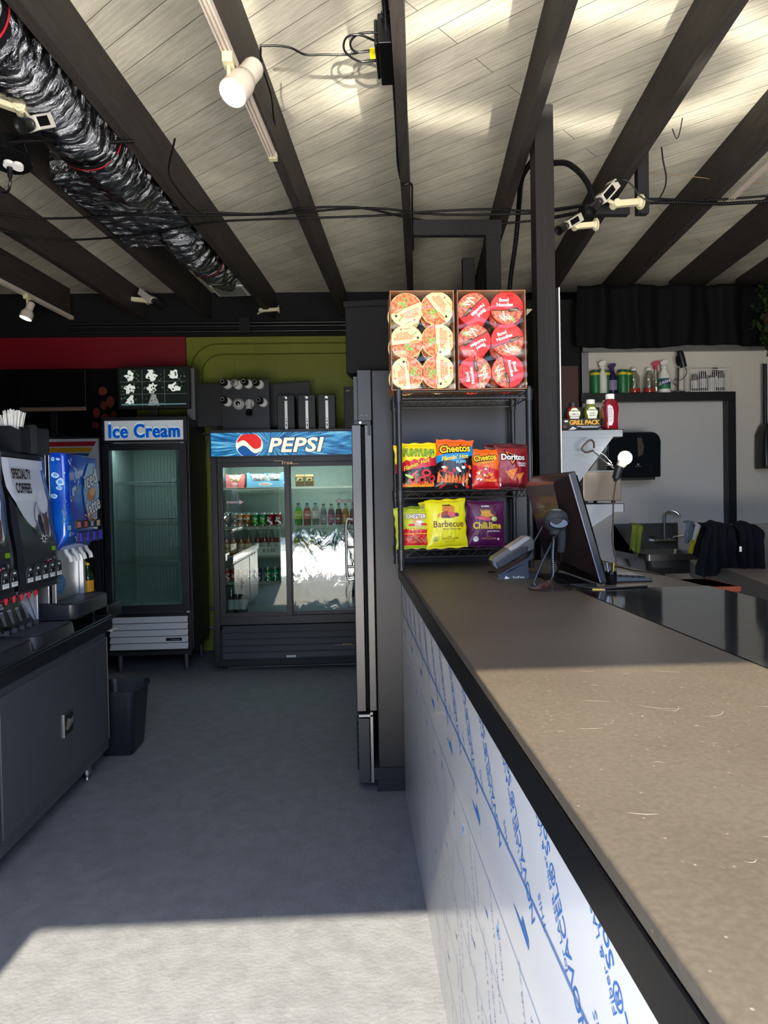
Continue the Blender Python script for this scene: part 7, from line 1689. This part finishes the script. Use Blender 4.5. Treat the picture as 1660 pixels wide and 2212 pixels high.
# ---------------------------------------------------------------- electronics along the back
cctv = thing('cctv_monitor', 'black monitor on the ice cream freezer showing a grid of grey camera pictures', 'monitor', (PY(333,880,6.28).x,6.30,2.1465), -2)
def flatmon(t, w, h, z0, bez, scr, name='bezel', chin=.0, chinm=None):
    g = G(BLKP).box((-w/2,-.02,z0),(w/2,.03,z0+h)); g.build('screen_housing', t, bevel=.006)
    s = G(scr).box((-w/2+bez,-.0215,z0+bez+chin),(w/2-bez,-.0202,z0+h-bez)); so2 = s.build('screen', t, smooth=0)
    g = G(BLKP).box((-.03,-.01,.02),(.03,.02,z0)); g.box((-.12,-.08,0),(.12,.09,.018)); g.build('stand', t, bevel=.004)
    if chin: G(chinm).box((-w/2,-.0225,z0),(w/2,-.0205,z0+chin)).build('lower_bezel', t)
    return so2
SCRM = mat('dark live screen',(10,12,12),.15,emit=(20,28,24),estr=.6)
hm = 2.595-2.235; s_ = flatmon(cctv, .615, hm, .085, .022, SCRM)
g = G(mat('bright picture print',(230,232,226),.3,emit=(226,230,222),estr=.38)); LN = mat('screen grid grey',(120,126,122),.3,emit=(110,118,112),estr=.3); LG2 = mat('foliage picture grey',(60,72,58),.3,emit=(70,84,66),estr=.5)
w_, h_ = .615-.044, hm-.044; rr = random.Random(3); Z0 = .085+.022
for r_ in range(3):
    for c_ in range(3):
        cx_, cz_ = -w_/2+w_*(c_+.5)/3, Z0+h_*(2.5-r_)/3
        if (r_, c_) == (2,2): continue
        m_ = None
        n = 14; pts = []
        for i in range(n):
            a = 2*PI*i/n; k = 1+rr.uniform(-.5,.25); pts.append((cx_-.012+.045*k*math.cos(a), cz_+.05*k*math.sin(a)))
        if (r_, c_) == (2,1): pts = [(cx_-.018,cz_+.055),(cx_+.018,cz_+.055),(cx_+.05,cz_-.045),(cx_-.05,cz_-.045)]; m_ = mat('grey beam picture',(120,124,122),.3,emit=(120,124,122),estr=.6)
        g.flat([(x, min(max(z, cz_-h_/6+.004), cz_+h_/6-.004)) for x, z in pts], m_, TR(0,-.0222,0) @ FRONT)
        for k in range(14): x, z = cx_+rr.uniform(-.085,.085), cz_+rr.uniform(-.045,.045); g.flat([(x+rr.uniform(.004,.014)*math.cos(a), z+rr.uniform(.004,.012)*math.sin(a)) for a in (0,1.2,2.4,3.6,4.8)], LG2 if k % 2 else SCRM, TR(0,-.0226,0) @ FRONT)
for i in (1,2): x = -w_/2+w_*i/3; g.box((x-.0012,-.0232,Z0),(x+.0012,-.0228,Z0+h_), LN); z = Z0+h_*i/3; g.box((-w_/2,-.0232,z-.0012),(w_/2,-.0228,z+.0012), LN)
g.box((-w_/2+.01,-.0233,Z0+.012),(w_/2-.01,-.0229,Z0+.022), mat('taskbar blue grey',(110,140,150),.3,emit=(90,120,130),estr=.4))
g.build('camera_pictures', s_, smooth=0)
cs = PY(408,830,6.4); tag(G(mat('grey card box',(110,112,112),.6)).box((cs.x-.02,6.40,2.1465),(cs.x+.05,6.62,2.60)).build('equipment_box', bevel=.003), 'grey upright box behind the right side of the camera monitor', 'box')
tvs = thing('desktop_monitor', 'dark monitor with a tan lower bezel on the rear shelf at left', 'monitor', (PY(115,885,6.45).x,6.47,2.02), 0)
a_ = PY(42,800,6.45); b_ = PY(188,887,6.45); flatmon(tvs, b_.x-a_.x, a_.z-b_.z, b_.z-2.02, .008, mat('dark screen glass',(8,9,12),.12), chin=.032, chinm=mat('tan bezel',(150,122,104),.4))
sh = thing('receiver_unit', 'black rack receiver box under the dark monitor at left', 'receiver', (PY(115,935,6.4).x,6.45,1.99))
g = G(BLKP).box((-.27,-.10,0),(.24,.22,.027)); g.build('chassis', sh, bevel=.002)
for i in range(5): G(DKGREY).box((-.2+i*.08,-.102,.012),(-.17+i*.08,-.1,.018)).build('button', sh)
# mural patches
g = G(mat('terracotta paint',(150,62,40),.6,var=.3,vscale=6)); rr = random.Random(6)
for i, (a, b, w, h) in enumerate(((222,845,20,20),(238,868,18,26),(224,876,14,22),(208,892,16,24),(228,902,20,18),(246,898,14,20),(206,918,18,16),(226,925,18,14))):
    p = PY(a,b,6.93); s = .0042; pts = [(p.x+w*.5*s*math.cos(t)*rr.uniform(.85,1.1), p.z+h*.5*s*math.sin(t)*rr.uniform(.85,1.1)) for t in [k*PI/5 for k in range(10)]]; g.prism(pts, 0, .006, None, TR(0,6.933,0) @ FRONT)
tag(g.build('painted_stone_relief', smooth=0), 'cluster of terracotta-coloured stones on the black rear wall left of the camera monitor', 'stone relief')
# camera sample board on the drinks cooler
ZC = 2.0275
bd = PY(532,930,6.32); bw = (PY(584,875,6.32).x-PY(481,875,6.32).x)/2; bh = PY(532,819,6.32).z-ZC
br = thing('camera_display_board', 'black display board standing on the drinks cooler with eight sample cameras', 'display board', (bd.x,6.34,ZC))
G(mat('black display panel',(26,27,32),.35)).box((-bw,-.008,0),(bw,.008,bh)).box((-bw+.05,.008,0),(-bw+.08,.12,.02)).box((bw-.08,.008,0),(bw-.05,.12,.02)).build('board', br, bevel=.002)
def sample(kind):
    t = thing('sample_camera', '', 'camera', (0,0,-3), 0, 'sample cameras on the black board')
    WH_ = mat('white camera shell',(222,220,214),.35); g = G(WH_)
    if kind == 'dome': g.lathe([(.050,0),(.050,.012),(.044,.02),(.030,.045),(.001,.055)], 26, X=RX(90)); g.build('dome_shell', t); G(BLKG).lathe([(.022,.046),(.018,.058),(.001,.062)],20,X=RX(90),cap=False).build('lens', t); return t
    g.lathe([(.040,0),(.040,.010),(.034,.018),(.001,.02)], 24, X=RX(90)); g.build('mount_base', t)
    if kind == 'bullet': G(WH_).cyl((0,-.02,.01),(0,-.05,-.02),.012,n=12).cyl((0,-.03,.02),(0,-.075,-.075),.024,.026,20).build('camera_body', t); G(BLKG).cyl((0,-.070,-.065),(0,-.085,-.10),.027,.027,20).build('lens', t); return t
    G(BLKP if kind == 'black' else WH_).lathe([(.026,.018),(.031,.03),(.031,.062),(.027,.068)], 22, X=TR(-.012,0,.006) @ RX(80) @ RY(-18)).build('camera_body', t)
    l = G(BLKG if kind == 'black' else STEEL); l.lathe([(.027,.068),(.022,.0705),(.001,.071)], 22, X=TR(-.012,0,.006) @ RX(80) @ RY(-18), cap=False)
    for i in range(10): a = i*PI/5; l.cyl((.017*math.cos(a),.017*math.sin(a),.070),(.017*math.cos(a),.017*math.sin(a),.0735),.003,n=6,m=WHITE,X=TR(-.012,0,.006) @ RX(80) @ RY(-18))
    l.build('lens', t); return t
pr_ = {}
for i, (px, py, k) in enumerate(((492,831,'black'),(515,832,'white'),(537,830,'black'),(561,831,'black'),(492,869,'black'),(516,873,'dome'),(540,872,'bullet'),(569,870,'black'))):
    nm_ = f'{("first","second","third","fourth")[i%4]} sample camera in the {("upper","lower")[i//4]} row of the black display board'; p = PY(px, py, 6.331)
    if k not in pr_: pr_[k] = sample(k); o = pr_[k]; o.location = (p.x,6.3315,p.z); o['label'] = nm_
    else: o = dup(pr_[k], (p.x,6.3315,p.z), label=nm_)
# flat black monitors standing behind
for a, b, c_, d_, y, l in ((440,829,486,912,6.55,'black monitor back showing left of the camera display board'),(585,828,672,932,6.62,'tilted black monitor standing behind the computer towers')):
    A = PY(a,b,y); B = PY(c_,d_,y); z0 = ZC+.001 if a > 500 else ZC+.07
    t = thing('flat_monitor', l, 'monitor', ((A.x+B.x)/2,y,ZC+.001), 0); w = (B.x-A.x)/2+(.06 if a < 500 else .02)
    G(BLKP).box((-w,-.012,.07),(w,.02,A.z-ZC), None, RY(-3 if a > 500 else 0)).build('screen_housing', t, bevel=.004); G(BLKP).box((-.1,-.06,0),(.1,.08,.012)).box((-.02,0,.012),(.02,.02,.08)).build('stand', t)
tw = None
for i, px in enumerate((619,664,707)):
    p = PY(px, 930, 6.30); nm_ = f'black computer tower with silver stripe on the drinks cooler, {("left","middle","right")[i]} of three'
    if tw is None:
        tw = thing('computer_tower', nm_, 'computer', (p.x,6.30,ZC), 0, 'computer towers on the drinks cooler'); w = .077; h = PY(619,853,6.30).z-ZC
        g = G(mat('textured black case',(34,35,38),.5)).box((-w,0,0),(w,.24,h)); g.build('case', tw, bevel=.008); G(BLKP).box((-w+.004,-.004,.004),(w-.004,.0,h-.004)).build('front_panel', tw, bevel=.003)
        g = G(mat('silver stripe',(206,200,188),.3,.6)).box((-.010,-.007,.006),(.013,-.004,h-.052)); 
        g.box((-.002,-.0078,.04),(.006,-.0068,.06), INK).box((-.002,-.0078,.075),(.006,-.0068,.088), INK).box((-.003,-.0078,.10),(.004,-.0068,.108), INK); g.build('silver_stripe', tw)
        g = G(CHROME).lathe([(.001,.010),(.014,.009),(.017,.004),(.017,0)],22,X=TR(-.002,-.004,h-.028) @ RX(90),cap=False); g.build('power_button', tw); G(WHITE).box((-w+.008,-.0055,.008),(-w+.02,-.0042,.02)).build('sticker', tw)
    else: dup(tw, (p.x,6.30,ZC), label=nm_)
t = thing('video_recorder', 'black upright recorder unit at the right end of the cooler top', 'recorder', (PY(757,930,6.2).x,6.22,ZC), -8)
g = G(BLKP).box((-.05,0,0),(.045,.22,.365)); g.build('case', t, bevel=.004); g = G(DKGREY)
for i in range(3):
    for j in range(5): g.box((-.03+i*.012,-.003,.19+j*.014),(-.022+i*.012,0,.198+j*.014))
for i in range(3): g.cyl((-.028+i*.012,-.003,.33),(-.028+i*.012,.001,.33),.004,n=8,m=WHITE)
g.build('button_panel', t)
cn = G(CORD); cn.tube([PY(405,872,6.9),PY(430,905,6.9),PY(437,940,6.9),PY(428,960,6.9),PY(437,990,6.88),PY(440,1010,6.88),PY(445,965,6.88),PY(452,930,6.88)], .004, 6); tag(cn.build('loose_wire', smooth=60), 'loose black wires dangling on the green wall between the coolers', 'wire')
# added area lamp imitating daylight thrown up by the sunlit forecourt
gb = area('bounce_fill_lamp', (.8,-4.2,.02), (RD(180),0,0), 13, 6.2, 2900, (1,.93,.80))
# sun glint on the ceiling boards, imitated by added spot lamps with a ring pattern
def glint(loc, aim, ax_, ay, w, watt, name, off=0.0):
    l = bpy.data.lights.new(name, 'SPOT'); l.energy = watt; l.spot_size = RD(34); l.spot_blend = .15; l.shadow_soft_size = .03; l.color = (1,.93,.78)
    o = bpy.data.objects.new(name, l); COL.objects.link(o); o.location = loc; d = Vector(aim)-Vector(loc); o.rotation_euler = d.to_track_quat('-Z','Y').to_euler()
    l.use_nodes = True; nt = l.node_tree; N = nt.nodes.new; L = nt.links.new; em = [n for n in nt.nodes if n.type == 'EMISSION'][0]
    tc = N('ShaderNodeTexCoord'); sp = N('ShaderNodeSeparateXYZ'); L(tc.outputs['Normal'], sp.inputs[0])
    def M(op, a, b=None):
        m = N('ShaderNodeMath'); m.operation = op
        for i, v in enumerate((a, b)):
            if v is None: continue
            if isinstance(v, (int, float)): m.inputs[i].default_value = v
            else: L(v, m.inputs[i])
        return m.outputs[0]
    x = M('DIVIDE', M('DIVIDE', sp.outputs[0], sp.outputs[2]), ax_); y = M('DIVIDE', M('DIVIDE', sp.outputs[1], sp.outputs[2]), ay)
    r = M('SQRT', M('ADD', M('POWER', M('ABSOLUTE', x), 2.6), M('POWER', M('ABSOLUTE', y), 2.6)))
    v = M('SUBTRACT', 1, M('DIVIDE', M('ABSOLUTE', M('SUBTRACT', r, 1)), w)); v = M('MAXIMUM', v, 0); v = M('MINIMUM', M('MULTIPLY', v, 1.6), 1)
    L(v, em.inputs['Strength'])
    return o
glint((1.2,-5,.9), (1.05,3.35,3.4), .115, .0145, .32, 9000, 'glint_lamp_wide')
glint((-.8,-5,.9), (-.15,3.0,3.4), .030, .020, .45, 5000, 'glint_lamp_narrow')
SC.view_settings.exposure = 0.6
